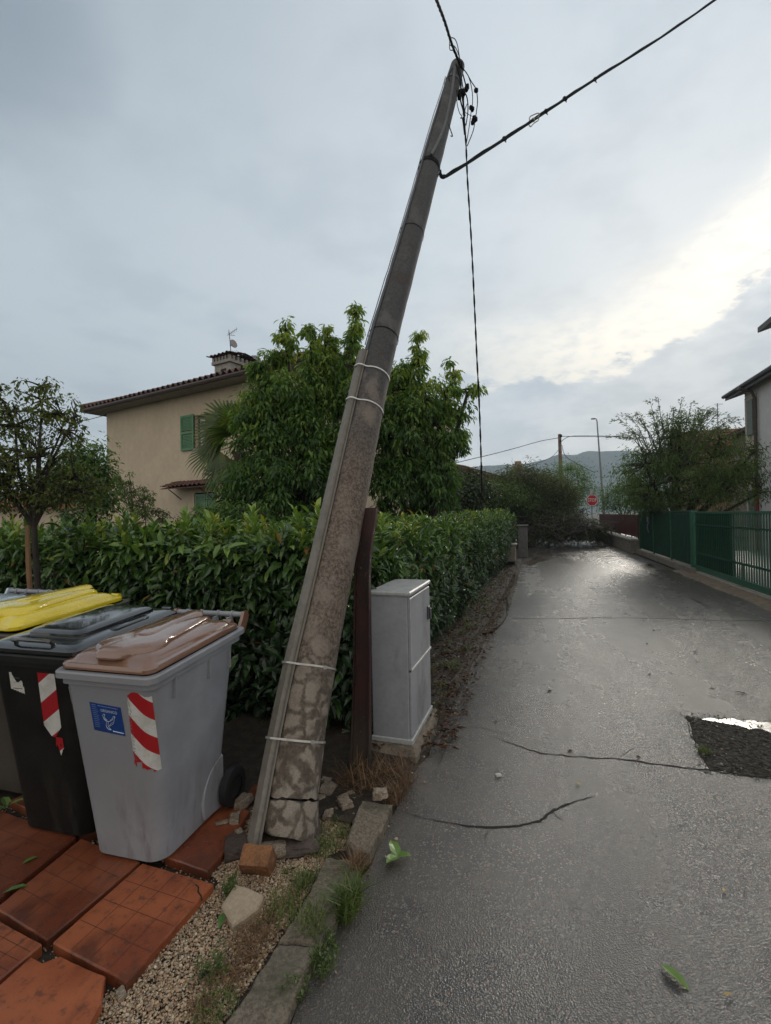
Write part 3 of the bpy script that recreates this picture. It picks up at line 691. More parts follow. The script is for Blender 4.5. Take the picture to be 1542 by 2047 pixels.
def m_stripe(name, flip, w, h):
    t = NT(name); sp = t.n('ShaderNodeSeparateXYZ'); t.l(t.tc['UV'], sp.inputs[0])
    x = t.math('MULTIPLY', sp.outputs[0], w*(-1 if flip else 1)); y = t.math('MULTIPLY', sp.outputs[1], h)
    if flip: y = t.math('ADD', y, t.math('MULTIPLY', t.math('MULTIPLY', sp.outputs[0], sp.outputs[0]), -0.02))
    q = t.math('ADD', t.math('MULTIPLY', t.math('ADD', y, t.math('MULTIPLY', x, -1.25 if flip else -0.62)), 1/0.195), 0.86 if flip else 0.12)
    fr = t.math('FRACT', q); red = t.math('LESS_THAN', fr, 0.5)
    nz = t.noise(60, 5, 0.7, t.tc['Object']); n2 = t.noise(17, 5, 0.6, t.tc['Object'])
    wr = t.voro(26, 'DISTANCE_TO_EDGE', t.tc['Object'])
    white = t.mix(t.ss(n2, 0.4, 0.7, 0, .6), (0.55, 0.55, 0.52), (0.36, 0.35, 0.31)); white = t.mix(t.ss(t.math('ADD', nz, t.math('MULTIPLY', n2, .5)), 0.93, 1.02, 0, .85), white, (0.07, 0.06, 0.05))
    white = t.mix(t.ss(wr, 0.015, 0.0, 0, .35), white, (0.15, 0.14, 0.13))
    redc = t.mix(t.ss(nz, 0.6, 0.75, 0, .5), (0.33, 0.012, 0.016), (0.14, 0.015, 0.015))
    t.set(t.mix(red, white, redc), 0.35); t.bump(n2, 0.15, 0.01); return t.m
M_stripeR = m_stripe('red_white_reflective_right', True, .13, .44); M_stripeL = m_stripe('red_white_reflective_left', False, .12, .42)
M_red = plain('red_film', (0.32, 0.012, 0.016), 0.35)
def binplast(name, col, rough=0.42, dirt_front_c=(0.10, 0.085, 0.07), grad=True):
    t = NT(name); n = t.noise(5, 6, 0.6); f = t.noise(160, 3, 0.6); st = t.noise(9, 6, 0.65, scale3=(1, 1, 0.18)); sp = t.n('ShaderNodeSeparateXYZ'); t.l(t.tc['Object'], sp.inputs[0])
    c = t.mix(t.ss(n, 0.35, 0.7), tuple(q*.88 for q in col), tuple(min(1, q*1.1) for q in col))
    lowm = t.ss(sp.outputs[2], 0.48, 0.02)
    m = t.math('MULTIPLY', t.ss(st, 0.50, 0.66), lowm); c = t.mix(t.math('MULTIPLY', m, 0.75), c, dirt_front_c)
    # warmer mottled tint over the front face
    fr = t.ss(sp.outputs[1], -0.23, -0.30); c = t.mix(t.math('MULTIPLY', t.math('MULTIPLY', fr, 0.6), t.ss(n, .3, .6)), c, t.mix(0.5, c, dirt_front_c) if grad else c)
    t.set(c, t.ss(f, 0.3, 0.7, rough-.05, rough+.08)); t.bump(f, 0.10, 0.003); return t.m
M_wheel = plain('wheel_rubber', (0.012, 0.012, 0.013), 0.6, 0, .2)
M_hub = plain('wheel_hub', (0.02, 0.02, 0.02), 0.5)
def waste_bin(label, loc, rz, bodymat, lidmat, H=0.87, lidtilt=0.0, shape='ridge', scale=1.0, hmat=None, handle=True, sx_=1.0):
    t = thing('waste_bin', label, 'waste bin', loc, None, rz, True); t.scale = (scale*sx_, scale, scale)
    b = MB(); rings = []
    for z in (0.0, 0.012, 0.05, 0.09, 0.2, 0.35, 0.5, 0.65, 0.78, H-0.03, H):
        w, fr, bk, r = body_at(z, H); k = 0.02*max(0, 1-z/0.012)
        rings.append(rr(w-2*k, bk-fr-2*k, r, 0, (fr+bk)/2, z))
    b.loft(rings, capends=(True, False))
    body = b.build('body', bodymat, t)
    slope = 0.055     # rim is higher at the hinge
    def S(pts, k=1.0): return [Vector((p.x, p.y, p.z+slope*(p.y+0.375)/0.75*k)) for p in pts]
    b = MB(); W = .58; D = .74; cy = 0.005
    prof = [(W-.10, D-.14, H-.06), (W-.035, D-.045, H-.05), (W-.035, D-.045, H-.022), (W, D, H-.018), (W, D, H+.006), (W-.012, D-.012, H+.012), (W-.05, D-.05, H+.012), (W-.06, D-.06, H-.02)]
    b.loft([S(rr(w, d, .05, 0, cy, z)) for w, d, z in prof], smooth=False, capends=(False, False)); b.build('rim', bodymat, t)
    # gussets below the rim
    for sx in (-1, 1):
        for y in (-.2, .05, .22):
            b = MB(); w = body_at(.8, H)[0]; b.box((sx*(w/2+.006), y, H-.075), (.022, .01, .09)); b.build('gusset', bodymat, t)
    # wheel arch blister and wheels
    for sx in (-1, 1):
        q = MB(); rg = []
        for x0, k in ((0, 1), (.012, .96)):
            rg.append([Vector((sx*(0.215+x0), 0.21+.17*k*math.cos(a), 0.10+.19*k*math.sin(a))) for a in [math.pi*(.5+i/14*.62) for i in range(15)]]+[Vector((sx*(.215+x0), .215, .02))])
        q.loft(rg, smooth=False); q.build('wheel_arch', bodymat, t)
        q = MB(); c = Vector((sx*0.262, 0.245, 0.102)); prof = [(-.026, .055), (-.026, .088), (-.018, .10), (.018, .10), (.026, .088), (.026, .055)]
        q.loft([[c+Vector((dx, r_*math.cos(2*math.pi*i/28), r_*math.sin(2*math.pi*i/28))) for i in range(28)] for dx, r_ in prof], capends=(False, False))
        wh = q.build('wheel', M_wheel, t)
        q = MB(); q.loft([[c+Vector((dx, r_*math.cos(2*math.pi*i/20), r_*math.sin(2*math.pi*i/20))) for i in range(20)] for dx, r_ in ((-.02, .056), (-.012, .03), (.012, .03), (.02, .056))]); q.build('rim', M_hub, wh)
    q = MB(); q.tube([(-.25, .245, .102), (.25, .245, .102)], .011, 8); q.build('axle', M_hub, t)
    # rear handle bar
    zb = H+slope+.065; yb = .415
    if handle:
      q = MB()
      q.tube([(-.235, yb, zb), (.235, yb, zb)], .0155, 12)
      for x in (-.16, -.06, .06, .16): q.tube([(x-.006, yb, zb), (x+.006, yb, zb)], .021, 12)
      for x in (-.16, -.06, .06, .16): q.box((x, yb-.03, zb-.035), (.012, .05, .05))
      q.build('handle_bar', hmat or bodymat, t)
    for sx in ((-1, 1) if handle else ()):
        q = MB(); q.prism([Vector((sx*.235, y, z)) for y, z in ((.33, H+slope-.02), (.40, H+slope-.03), (.445, zb-.01), (.435, zb+.02), (.40, zb+.022), (.38, zb-.02))], Vector((sx*.02, 0, 0))); q.build('handle_bracket', lidmat, t)
    # lid
    def T(pts):
        out = []
        for p in S(pts):
            y = p.y-.36; z = p.z-(H+slope); c, s_ = math.cos(R(-lidtilt)), math.sin(R(-lidtilt)); out.append(Vector((p.x, .36+y*c-z*s_, H+slope+y*s_+z*c)))
        return out
    b = MB(); w, d = .535, .685
    if shape == 'ridge':
        prof = [(w-.02, d-.02, .0), (w, d, .008), (w, d, .024), (w-.012, d-.012, .032), (w-.06, d-.06, .036), (w-.075, d-.09, .05), (w-.12, d-.15, .062), (w-.24, d-.30, .068)]
    else:
        prof = [(w-.01, d-.01, .0), (w+.01, d+.01, .006), (w+.01, d+.01, .022), (w-.01, d-.01, .034), (w-.07, d-.07, .042), (w-.12, d-.12, .046)]
    b.loft([T(rr(w_, d_, .05, 0, -.005, H+.012+z)) for w_, d_, z in prof]); lid = b.build('lid', lidmat, t)
    b = MB()
    if shape == 'ridge':
        # raised tongue widening to a grip at the front, with a long spine towards the hinge
        outl = [(-.12, .27), (.12, .27), (.15, .05), (.165, -.10), (.19, -.17), (.165, -.245), (.09, -.27), (.075, -.325), (-.075, -.325), (-.09, -.27), (-.165, -.245), (-.19, -.17), (-.165, -.10), (-.15, .05)]
        def O(k, z, dy=0): return [Vector((x*k, -.03+(y+.03)*k+dy, H+.012+z)) for x, y in outl]
        def rs(P, n=70):
            Q = resample(P+[P[0]], n+1)[:-1]; out = []
            for i in range(n): out.append((Q[i-1]+Q[i]*2+Q[(i+1) % n])/4)
            return out
        b.loft([T(rs(O(1.0, .050))), T(rs(O(1.02, .060))), T(rs(O(1.0, .076))), T(rs(O(.95, .086))), T(rs(O(.80, .092))), T(rs(O(.45, .095)))]); b.build('raised_grip', lidmat, lid)
        b = MB()
        b.loft([T(rs([Vector((x, y, H+.012+z)) for x, y in ((-.05-k, .30), (.05+k, .30), (.035+k, .1), (.06+k, -.12), (-.06-k, -.12), (-.035-k, .1))], 40)) for k, z in ((.012, .085), (0, .098), (-.02, .102))]); b.build('spine', lidmat, lid)
    else:
        for sx in (0,):
            b.loft([T(rr(.34-k, .50-k, .05, 0, .02, H+.012+z)) for k, z in ((0, .042), (.0, .058), (.02, .068), (.10, .072))])
        b.build('raised_panel', lidmat, lid)
        b = MB(); P = T([Vector((x, y, H+.012+z)) for x, y, z in ((-.11, -.30, .03), (-.11, -.335, .06), (-.09, -.35, .068), (.09, -.35, .068), (.11, -.335, .06), (.11, -.30, .03))]); b.tube(P, .009, 8); b.build('front_grip', lidmat, lid)
        for sx in (-1, 1):
            b = MB(); b.loft([T(rr(.05-k, .24-k, .02, sx*.215, .02, H+.012+z)) for k, z in ((0, .036), (0, .046), (.015, .052))])
            b.build('side_rib', lidmat, lid)
    for x in (-.17, .17):
        b = MB(); b.tube(T([(x-.03, .352, H+.03), (x+.03, .352, H+.03)] if False else [Vector((x-.03, .352, H+.032)), Vector((x+.03, .352, H+.032))]), .018, 10)
        b.build('hinge', lidmat, t)
    return t, body
M_binG = binplast('grey_bin_plastic', (0.255, 0.262, 0.285)); M_binB = binplast('black_bin_plastic', (0.005, 0.005, 0.0045), 0.50, (0.03, 0.028, 0.024))
M_binB.node_tree.nodes['Principled BSDF'].inputs['Specular IOR Level'].default_value = .22
M_binBr = binplast('dark_olive_bin_plastic', (0.05, 0.045, 0.035), .45, (0.04, 0.035, 0.03))
def glossy(name, col, rough=0.14):
    t = NT(name); n = t.noise(4, 4); d = t.voro(55, 'F1'); dr = t.ss(d, 0.12, 0.0)
    c = t.mix(t.ss(n, 0.35, 0.65), tuple(q*.85 for q in col), col); fl = t.ss(t.noise(45, 3), 0.70, 0.76, 0, .7); c = t.mix(fl, c, tuple(q*.4 for q in col))
    t.set(c, t.ss(t.noise(14, 4), 0.4, 0.7, rough, rough+.15), 0, .6, .7); t.b.inputs['Coat Roughness'].default_value = .06; t.bump(t.math('ADD', t.ss(t.noise(60, 2), .62, .7), t.math('MULTIPLY', n, .4)), .07, .004); return t.m
M_lidBr = glossy('brown_lid_plastic', (0.20, 0.105, 0.068), .10); M_lidBk = glossy('black_lid_plastic', (0.014, 0.015, 0.017), .12)
M_lidY = glossy('yellow_lid_plastic', (0.72, 0.55, 0.012), .22); M_lidC = glossy('pale_blue_lid_plastic', (0.42, 0.50, 0.56), .2)
def leaning(t, rx, ry): t.rotation_euler = (rx, ry, t.rotation_euler.z)
b1, body1 = waste_bin('grey waste bin with a glossy brown lid and a blue sticker, nearest the leaning pole', (-1.15, 2.40, 0.052), R(-15), M_binG, M_lidBr, sx_=.93)
b2, body2 = waste_bin('black waste bin with a black lid between the brown-lidded and the yellow-lidded bins', (-1.61, 2.60, 0.052), R(-15), M_binB, M_lidBk, handle=False, shape='flat', scale=1.04)
b3, _ = waste_bin('waste bin with a bright yellow lid behind the black bin', (-2.16, 2.98, 0.052), R(-17), M_binBr, M_lidY, handle=False, shape='ridge', scale=1.07, lidtilt=.5)
b4, _ = waste_bin('waste bin with a pale blue lid and grey handle bar at the left edge', (-2.84, 3.25, 0.052), R(-17), M_binG, M_lidC, shape='flat', scale=1.02)
# stickers on the grey bin
H = .87
def torn(u, v):
    n = mno.noise(Vector((u*6, v*14, 2)))*.5
    if v < 0.10-0.10*u+0.05*n and u < .75: return False
    if v > 0.965-0.05*u*0 + .03*n + .035*math.sin(u*5): return False
    if u < 0.12+.10*n and v > .05: return mno.noise(Vector((u*30, v*60, 5))) > -.15
    return not (u < .35 and v < .14)
decal(.120, .245, .435, .805, H, 54, 140, torn, zskew=.012).build('reflective_sticker', M_stripeR, b1, label='red and white striped sticker wrapped round the right front corner')
decal(-.30, -.222, .42, .80, H, 40, 120, lambda u, v: mno.noise(Vector((u*8, v*20, 9))) > -.6).build('reflective_sticker', M_stripeL, b1, label='red and white striped sticker on the left front corner')
M_blue = plain('blue_sticker', (0.012, 0.045, 0.19), 0.35, 0, .2, 12); M_ink = plain('pale_sticker_ink', (0.40, 0.47, 0.58), 0.4, 0, .1); M_ink2 = plain('dim_sticker_ink', (0.10, 0.15, 0.33), 0.4, 0, .1)
zs0, zs1, ss0, ss1 = .615, .745, -.098, .082
stk = decal(ss0, ss1, zs0, zs1, H, 20, 12, None, .0012, skew=-.01, zskew=-.012).build('information_sticker', M_blue, b1, label='blue sticker reading ORGANICO with a banana outline')
def onS(u, v, off=.0024):
    z = zs0+(zs1-zs0)*v-.012*u; return perim(ss0+(ss1-ss0)*u-.01*(v-.5), z, H, off)
def text_mesh(body, font_size=1.0):
    cu = bpy.data.curves.new('t', 'FONT'); cu.body = body; cu.size = font_size; cu.align_x = 'CENTER'; cu.align_y = 'CENTER'; cu.offset = 0.012; cu.resolution_u = 3
    o = bpy.data.objects.new('t', cu); scene.collection.objects.link(o); dg = bpy.context.evaluated_depsgraph_get(); me = o.evaluated_get(dg).to_mesh()
    V = [tuple(v.co) for v in me.vertices]; F = [tuple(p.vertices) for p in me.polygons]; o.evaluated_get(dg).to_mesh_clear(); bpy.data.objects.remove(o); bpy.data.curves.remove(cu); return V, F
Vt, Ft = text_mesh('ORGANICO'); q = MB(); wT = max(v[0] for v in Vt)-min(v[0] for v in Vt)
q.add([tuple(onS(.60+v[0]/wT*.52, .775+v[1]*.135)) for v in Vt], Ft)
q.build('lettering', M_ink, stk)
q = MB()
def line(pts, w, mat_b):
    P = [onS(u, v, .0026) for u, v in pts]; mat_b.tube(P, w, 4)
for k in range(11): line([(.07, .86-.07*k), (.07+rnd(.14, .19), .86-.07*k-.005)], .0009, q)
line([(.26, .93), (.90, .925)], .0014, q); line([(.07, .93), (.2, .93)], .0012, q)
q.build('fine_print', M_ink2, stk)
q = MB(); line([(.66, .10), (.97, .09)], .0022, q); line([(.63, .12), (.66, .08)], .002, q); q.build('maker_strip', M_ink, stk)
q = MB()
def bl(pts): line([tuple(p) for p in catmull([list(p) for p in pts], 5)], .0013, q)
bl([(.42, .66), (.38, .60), (.40, .50), (.44, .44), (.50, .42), (.60, .45), (.68, .52), (.70, .60), (.75, .64), (.77, .60), (.74, .57), (.72, .48), (.68, .38), (.60, .30), (.53, .26)])
bl([(.42, .66), (.45, .64), (.43, .56), (.46, .48), (.50, .46)]); bl([(.50, .42), (.45, .33), (.44, .22), (.50, .14), (.57, .13)]); bl([(.53, .40), (.50, .30), (.52, .20), (.58, .14)])
bl([(.58, .42), (.62, .50), (.69, .55)]); bl([(.53, .26), (.60, .35), (.66, .42)])
q.build('banana_outline', M_ink, stk)
# stickers on the black bin
def torn2(u, v):
    n = mno.noise(Vector((u*7, v*9, 4)))
    if v < .24: return u > .62-.2*n and v > .10+.1*n
    if v < .26+.08*abs(u-.5)*4-.05: return False
    return True
decal(.035, .135, .40, .80, H, 40, 120, torn2).build('reflective_sticker', M_stripeL, b2, label='torn red and white striped sticker on the right of the front')
def torn3(u, v): return not (v > .85-.35*u+.1*math.sin(u*9) and u > .2) and not (u > .93 and v > .4) and v > .25-.2*u
lb = decal(-.135, -.055, .685, .79, H, 26, 26, torn3).build('paper_label', plain('white_paper_label', (0.5, 0.49, 0.45), .6, 0, .2, 30), b2, label='small torn white paper label')
q = MB()
for k, (a, b) in enumerate(((.25, .75), (.28, .62), (.2, .9))):
    z = .765-.02*k if k < 2 else .715; w = .0009 if k < 2 else .0022
    P = [perim(-.135+.08*(a+(b-a)*i/6), z, H, .0026) for i in range(7)]
    if k == 2:
        for i in range(0, 6): q.tube([P[i], P[i].lerp(P[i+1], .6)], w, 4)
    else: q.tube(P, w, 4)
q.build('faded_print', plain('faded_ink', (0.12, 0.12, 0.12), .6), lb)
# ================================================================== STREET CABINET
CB = G(823, 1512); CU = U.copy(); CV = Vr.copy(); cw, cdp, chh = 0.27, 0.60, 1.03
O = CB-CV*cw; O.z = 0.075
cab = thing('street_cabinet', 'narrow pale grey plastic utility cabinet standing beside the rusty post at the road edge', 'utility cabinet', tuple(CB))
M_cab = plain('pale_grey_grp', (0.27, 0.275, 0.30), 0.45, 0, 0.10, 5, 0.05, 120, dirt=(0.13, 0.125, 0.12), dirtamt=.85)
M_cab2 = plain('cabinet_lid_grey', (0.36, 0.37, 0.37), 0.4, 0, 0.18, 18, 0.08, 200, dirt=(0.13, 0.13, 0.11), dirtamt=.5)
M_dark = plain('dark_gap', (0.02, 0.02, 0.022), 0.7)
RZc = -R(18)
def cbox(b, u0, u1, v0, v1, z0, z1, bev=.004, mi=0):
    c = O+CV*((v0+v1)/2)+CU*((u0+u1)/2); b.bbox((c.x, c.y, (z0+z1)/2), (abs(v1-v0), abs(u1-u0), z1-z0), bev, RZc, mi)
b = MB(); cbox(b, 0, cdp, 0, cw-.012, .075, chh+.02, .006); b.build('body', M_cab, cab)
b = MB(); cbox(b, -.012, cdp+.012, -.012, cw+.012, chh+.028, chh+.058, .008); cbox(b, .002, cdp-.002, .002, cw-.002, chh+.02, chh+.03, .002); b.build('lid', M_cab2, cab)
b = MB(); cbox(b, .010, cdp-.010, cw-.012, cw+.006, .56, chh+.012, .004); d1 = b.build('door', M_cab, cab, label='upper door of the cabinet')
b = MB(); cbox(b, .010, cdp-.010, cw+.004, cw+.014, .553, .572, .003); cbox(b, .010, .020, cw+.004, cw+.008, .572, chh+.008, .001); b.build('door_trim', M_cab2, d1)
b = MB(); cbox(b, cdp-.11, cdp-.05, cw+.006, cw+.02, .80, .90, .004); cbox(b, cdp-.095, cdp-.065, cw+.02, cw+.034, .80, .885, .004); b.build('handle', plain('cabinet_handle', (0.07, 0.07, 0.08), .5), d1)
b = MB(); cbox(b, .010, cdp-.010, cw-.012, cw+.004, .12, .548, .004); b.build('door', M_cab, cab, label='lower door of the cabinet')
b = MB(); cbox(b, -.008, cdp+.008, -.008, cw+.012, .072, .108, .005); b.build('base_trim', M_cab2, cab)
b = MB(); rings = []
for z, k in ((-.02, .05), (.03, .045), (.06, .03), (.072, .01)):
    P = []
    for i, (u, v) in enumerate([(-.02+j*.64/10, -.02) for j in range(11)]+[(.62, -.02+j*.31/6) for j in range(7)]+[(.62-j*.64/10, .29) for j in range(11)]+[(-.02, .29-j*.31/6) for j in range(7)]):
        q = O+CU*u+CV*v; cc = O+CU*.3+CV*.135; dq = (q-cc).normalized(); q = q+dq*(k*(1.0+.9*mno.noise(Vector((u*9, v*9, z*20)))));
        if v > .25: q += CV*.03*abs(mno.noise(Vector((u*7, 3, z*9))))
        P.append(Vector((q.x, q.y, z+.012*mno.noise(Vector((u*12, v*12, 7))))))
    rings.append(P)
b.loft(rings, smooth=False); b.build('plinth', plain('rough_plinth_concrete', (0.15, 0.125, 0.095), .9, 0, .45, 14, .9, 60), cab)
# ================================================================== RUSTY POST
t = NT('rusted_painted_steel'); n = t.noise(9, 7, .7, scale3=(1, 1, .3)); n2 = t.noise(45, 5, .7)
c = t.mix(t.ss(n, .4, .62), (0.045, 0.014, 0.011), (0.016, 0.009, 0.008)); c = t.mix(t.ss(t.math('ADD', n2, t.math('MULTIPLY', n, .5)), .86, .98, 0, .75), c, (0.16, 0.13, 0.11)); c = t.mix(t.ss(n2, .35, .25, 0, .6), c, (0.10, 0.035, 0.016))
spz = t.n('ShaderNodeSeparateXYZ'); t.l(t.tc['Object'], spz.inputs[0]); c = t.mix(t.ss(t.math('ADD', spz.outputs[2], t.math('MULTIPLY', n, .5)), .75, .35, 0, .8), c, (0.055, 0.045, 0.034))
t.set(c, .6); t.bump(n2, .4, .006); M_rust = t.m
rp = MB(); rings = []
for y, x, w in ((1548, 722, 40), (1500, 724, 39), (1400, 726, 36), (1300, 727, 34), (1200, 727, 32), (1150, 727, 31), (1110, 730, 30), (1070, 735, 29), (1040, 740, 28), (1015, 743, 28)):
    d = 2.98+(1548-y)*.00018; c = PX(x, y, d); hw = w/2/FPX*d; th = .007; dp = .045
    X = Vector((.97, -.25, 0)); Y = Vector((.25, .97, 0))
    P = [(-hw, 0), (hw, 0), (hw, -dp*.55), (hw-th, -dp*.55), (hw-th, th), (-hw+th, th), (-hw+th, -dp*.55), (-hw, -dp*.55)]
    P = [(-hw, -dp), (-hw+th, -dp), (-hw+th, -th), (hw-th, -th), (hw-th, -dp), (hw, -dp), (hw, 0), (-hw, 0)]
    wv = .006*mno.noise(Vector((y*.02, 1, 0)))
    rings.append([c+X*(a+wv)+Y*b_ for a, b_ in P])
rp.loft(rings, smooth=False)
rpo = rp.build('rusty_post', M_rust, None, label='bent rust-brown steel channel post upright between leaning pole and cabinet', category='post')
# ================================================================== PAVING SLABS
def m_terra():
    t = NT('terracotta_slab'); a = t.noise(3.2, 6, .6, t.tc['Object']); b = t.noise(22, 5, .7); f = t.noise(140, 3, .6)
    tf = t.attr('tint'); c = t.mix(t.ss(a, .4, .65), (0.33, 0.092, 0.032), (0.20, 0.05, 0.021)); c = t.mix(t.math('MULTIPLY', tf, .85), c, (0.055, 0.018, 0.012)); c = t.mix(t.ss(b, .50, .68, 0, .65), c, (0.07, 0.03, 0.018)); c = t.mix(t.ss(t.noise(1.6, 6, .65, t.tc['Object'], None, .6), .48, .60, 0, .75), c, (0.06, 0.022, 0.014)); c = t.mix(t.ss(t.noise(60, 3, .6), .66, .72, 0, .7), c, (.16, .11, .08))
    t.set(c, t.ss(a, .35, .65, .5, .26)); t.bump(t.math('ADD', f, t.math('MULTIPLY', b, .8)), .18, .003); return t.m
M_terra = m_terra(); M_groove = plain('slab_groove', (0.075, 0.024, 0.013), .7)
cA, cB, cC, cD = G(427, 1766, .05), G(253, 1963, .05), G(105, 1884, .05), G(285, 1725, .05)
def slab(P, label, tint=0.2, dz=0.0, chips=(), grid=True, crackl=None, th=.048):
    """P: corner points ccw seen from above, top face; small fillet edge, scored lines on top"""
    P = [Vector((p.x, p.y, .05+dz+(p.z-.05))) for p in P]; ar = sum(P[i].x*P[(i+1) % len(P)].y-P[(i+1) % len(P)].x*P[i].y for i in range(len(P)))
    if ar < 0: P = P[::-1]
    c = sum(P, Vector())/len(P); out = []
    for a, q in zip(P, P[1:]+P[:1]):
        k = max(1, int((q-a).length/.03)); 
        for i in range(k): out.append(a.lerp(q, i/k)+Vector((rnd(-.0012, .0012), rnd(-.0012, .0012), 0)))
    b = MB()
    def sc(k, z): return [p+(c-p).normalized()*k+Z*z for p in out]
    b.loft([sc(.002, -th), sc(0, -th*.9), sc(0, -.006), sc(.004, 0)], capends=(True, True), smooth=False, tint=tint)
    if grid and len(P) == 4:
        for ax in (0, 1):
            for k in range(1, 4):
                f = k/4; 
                a, q = (P[0].lerp(P[1], f), P[3].lerp(P[2], f)) if ax == 0 else (P[1].lerp(P[2], f), P[0].lerp(P[3], f))
                a, q = a.lerp(q, .02), q.lerp(a, .02); s = (q-a).normalized().cross(Z)*.0011
                b.add([tuple(v+Z*.0008) for v in (a-s, a+s, q+s, q-s)], [(0, 1, 2, 3)], 1)
    if crackl:
        Q = [G(x, y, .0515+dz) for x, y in crackl]
        for a, q in zip(Q[:-1], Q[1:]):
            s = (q-a).normalized().cross(Z)*.0028; b.add([tuple(v) for v in (a-s, a+s, q+s, q-s)], [(0, 1, 2, 3)], 2)
    return b.build('paving_slab', [M_terra, M_groove, M_crack], None, label=label, category='paving slab', group='terracotta slabs under the bins')
slab([cA, cB, cC, cD], 'orange-red slab with a cracked right corner lying in front of the grey bin', .12, crackl=[(391, 1768), (397, 1774), (396, 1782), (402, 1791), (404, 1802)])
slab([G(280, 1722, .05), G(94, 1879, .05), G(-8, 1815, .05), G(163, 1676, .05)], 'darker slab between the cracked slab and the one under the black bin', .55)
slab([G(211, 1951, .05), G(203, 2000, .05), G(170, 2060, .05), G(60, 2200, .05), G(-150, 2130, .05), G(-60, 2020, .05), G(62, 1913, .05), G(85, 1925, .05), G(120, 1911, .05)], 'bright orange slab at the bottom with broken corners', 0.0, grid=False)
slab([G(84, 1887, .05), G(-6, 1962, .05), G(-130, 1905, .05), G(-20, 1830, .05)], 'small visible corner of a slab at the left edge below the dark slab', .25)
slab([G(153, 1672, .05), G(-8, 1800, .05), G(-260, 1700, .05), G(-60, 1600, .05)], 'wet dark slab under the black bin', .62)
slab([G(445, 1708, .05), G(416, 1742, .05), G(330, 1712, .05), G(300, 1640, .05), G(420, 1570, .05), G(500, 1622, .05)], 'slab jutting out right of the grey bin towards the broken pole foot', .3, grid=False)
slab([G(508, 1600, .05), G(425, 1570, .05), G(440, 1500, .05), G(520, 1485, .05), G(540, 1530, .05)], 'orange slab behind the wheel of the grey bin', .15, dz=.0, grid=False)
slab([G(290, 1640, .05), G(160, 1668, .05), G(20, 1600, .05), G(200, 1520, .05), G(410, 1565, .05)], 'slab hidden mostly under the grey bin', .6, grid=False)
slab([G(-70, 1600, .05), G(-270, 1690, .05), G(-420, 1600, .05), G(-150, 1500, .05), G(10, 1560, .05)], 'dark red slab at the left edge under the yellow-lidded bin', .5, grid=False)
# ================================================================== KERB STONES
t = NT('mossy_kerb_concrete'); a = t.noise(6, 6, .65); b_ = t.noise(70, 4, .7); c = t.mix(t.ss(b_, .35, .65), (0.075, 0.060, 0.042), (0.17, 0.14, 0.105)); c = t.mix(t.ss(a, .5, .7, 0, .7), c, (0.05, 0.05, 0.028)); c = t.mix(t.ss(t.noise(3, 5), .55, .7, 0, .5), c, (0.17, 0.15, 0.125))
t.set(c, .85); t.bump(t.math('ADD', b_, a), .6, .01); M_kerb = t.m
def stone(name, pts, top, label, cat, mat, jit=.004, group=None, th=.08, tiltv=None, tint=.5):
    P = [G(x, y, top) for x, y in pts]; ar = sum(P[i].x*P[(i+1) % len(P)].y-P[(i+1) % len(P)].x*P[i].y for i in range(len(P)))
    if ar < 0: P = P[::-1]
    c = sum(P, Vector())/len(P); out = []
    for a, q in zip(P, P[1:]+P[:1]):
        k = max(2, int((q-a).length/.025))
        for i in range(k): out.append(a.lerp(q, i/k)+Vector((rnd(-jit, jit), rnd(-jit, jit), 0)))
    def sc(k, z): return [p+(c-p).normalized()*k+Z*(z+(tiltv.dot(p-c) if tiltv else 0)) for p in out]
    b = MB(); b.loft([sc(0, -th), sc(-.002, -.012), sc(.004, -.004), sc(.012, 0)], smooth=False, tint=tint)
    tg = dict(label=label, category=cat)
    if group: tg['group'] = group
    return b.build(name, mat, None, **tg)
stone('kerb_stone', [(653, 1712), (722, 1722), (716, 1752), (690, 1800), (665, 1842), (640, 1885), (558, 1880), (616, 1787)], .045, 'weedy kerb strip between the loose beige block and the road, middle piece', 'kerb stone', M_kerb)
stone('kerb_stone', [(556, 1884), (637, 1890), (612, 1940), (596, 1975), (560, 2060), (480, 2350), (300, 2350), (440, 2060), (500, 1972)], .045, 'long flat kerb stone running out at the bottom edge', 'kerb stone', M_kerb)
stone('kerb_stone', [(725, 1600), (784, 1603), (762, 1655), (738, 1697), (712, 1700), (693, 1684), (706, 1640)], .07, 'loose lifted kerb slab beside the roadside green weed', 'kerb stone', M_kerb, tiltv=Vector((-.10, 0, 0)))
# ================================================================== BRICKS, RUBBLE
def chunk(b, c, size, rz=0, rot=None, n=3, rough=.12, seed=0, tint=.5, mi=0):
    """irregular stone: subdivided rounded box with noise"""
    M = rot or Matrix.Rotation(rz, 3, 'Z'); c = Vector(c); V = []; F = []; N = n+1
    idx = {}
    def vid(p):
        k = tuple(round(q, 4) for q in p)
        if k not in idx:
            idx[k] = len(V); v = Vector(p); r = v.normalized()*1.25; v = v.lerp(r, .22); v = v*(1+rough*mno.noise(v*1.6+Vector((seed*3.1, seed, 0)))+rough*.5*mno.noise(v*4+Vector((seed, 0, 5))))
            q = M @ Vector((v.x*size[0]/2, v.y*size[1]/2, v.z*size[2]/2))+c; V.append(tuple(q))
        return idx[k]
    for ax in range(3):
        for sg in (-1, 1):
            for i in range(n):
                for j in range(n):
                    q = []
                    for di, dj in ((0, 0), (1, 0), (1, 1), (0, 1)):
                        p = [0, 0, 0]; p[ax] = sg; p[(ax+1) % 3] = -1+2*(i+di)/n; p[(ax+2) % 3] = -1+2*(j+dj)/n; q.append(vid(p))
                    F.append(tuple(q if sg > 0 else q[::-1]))
    b.add(V, F, mi, tint); return b
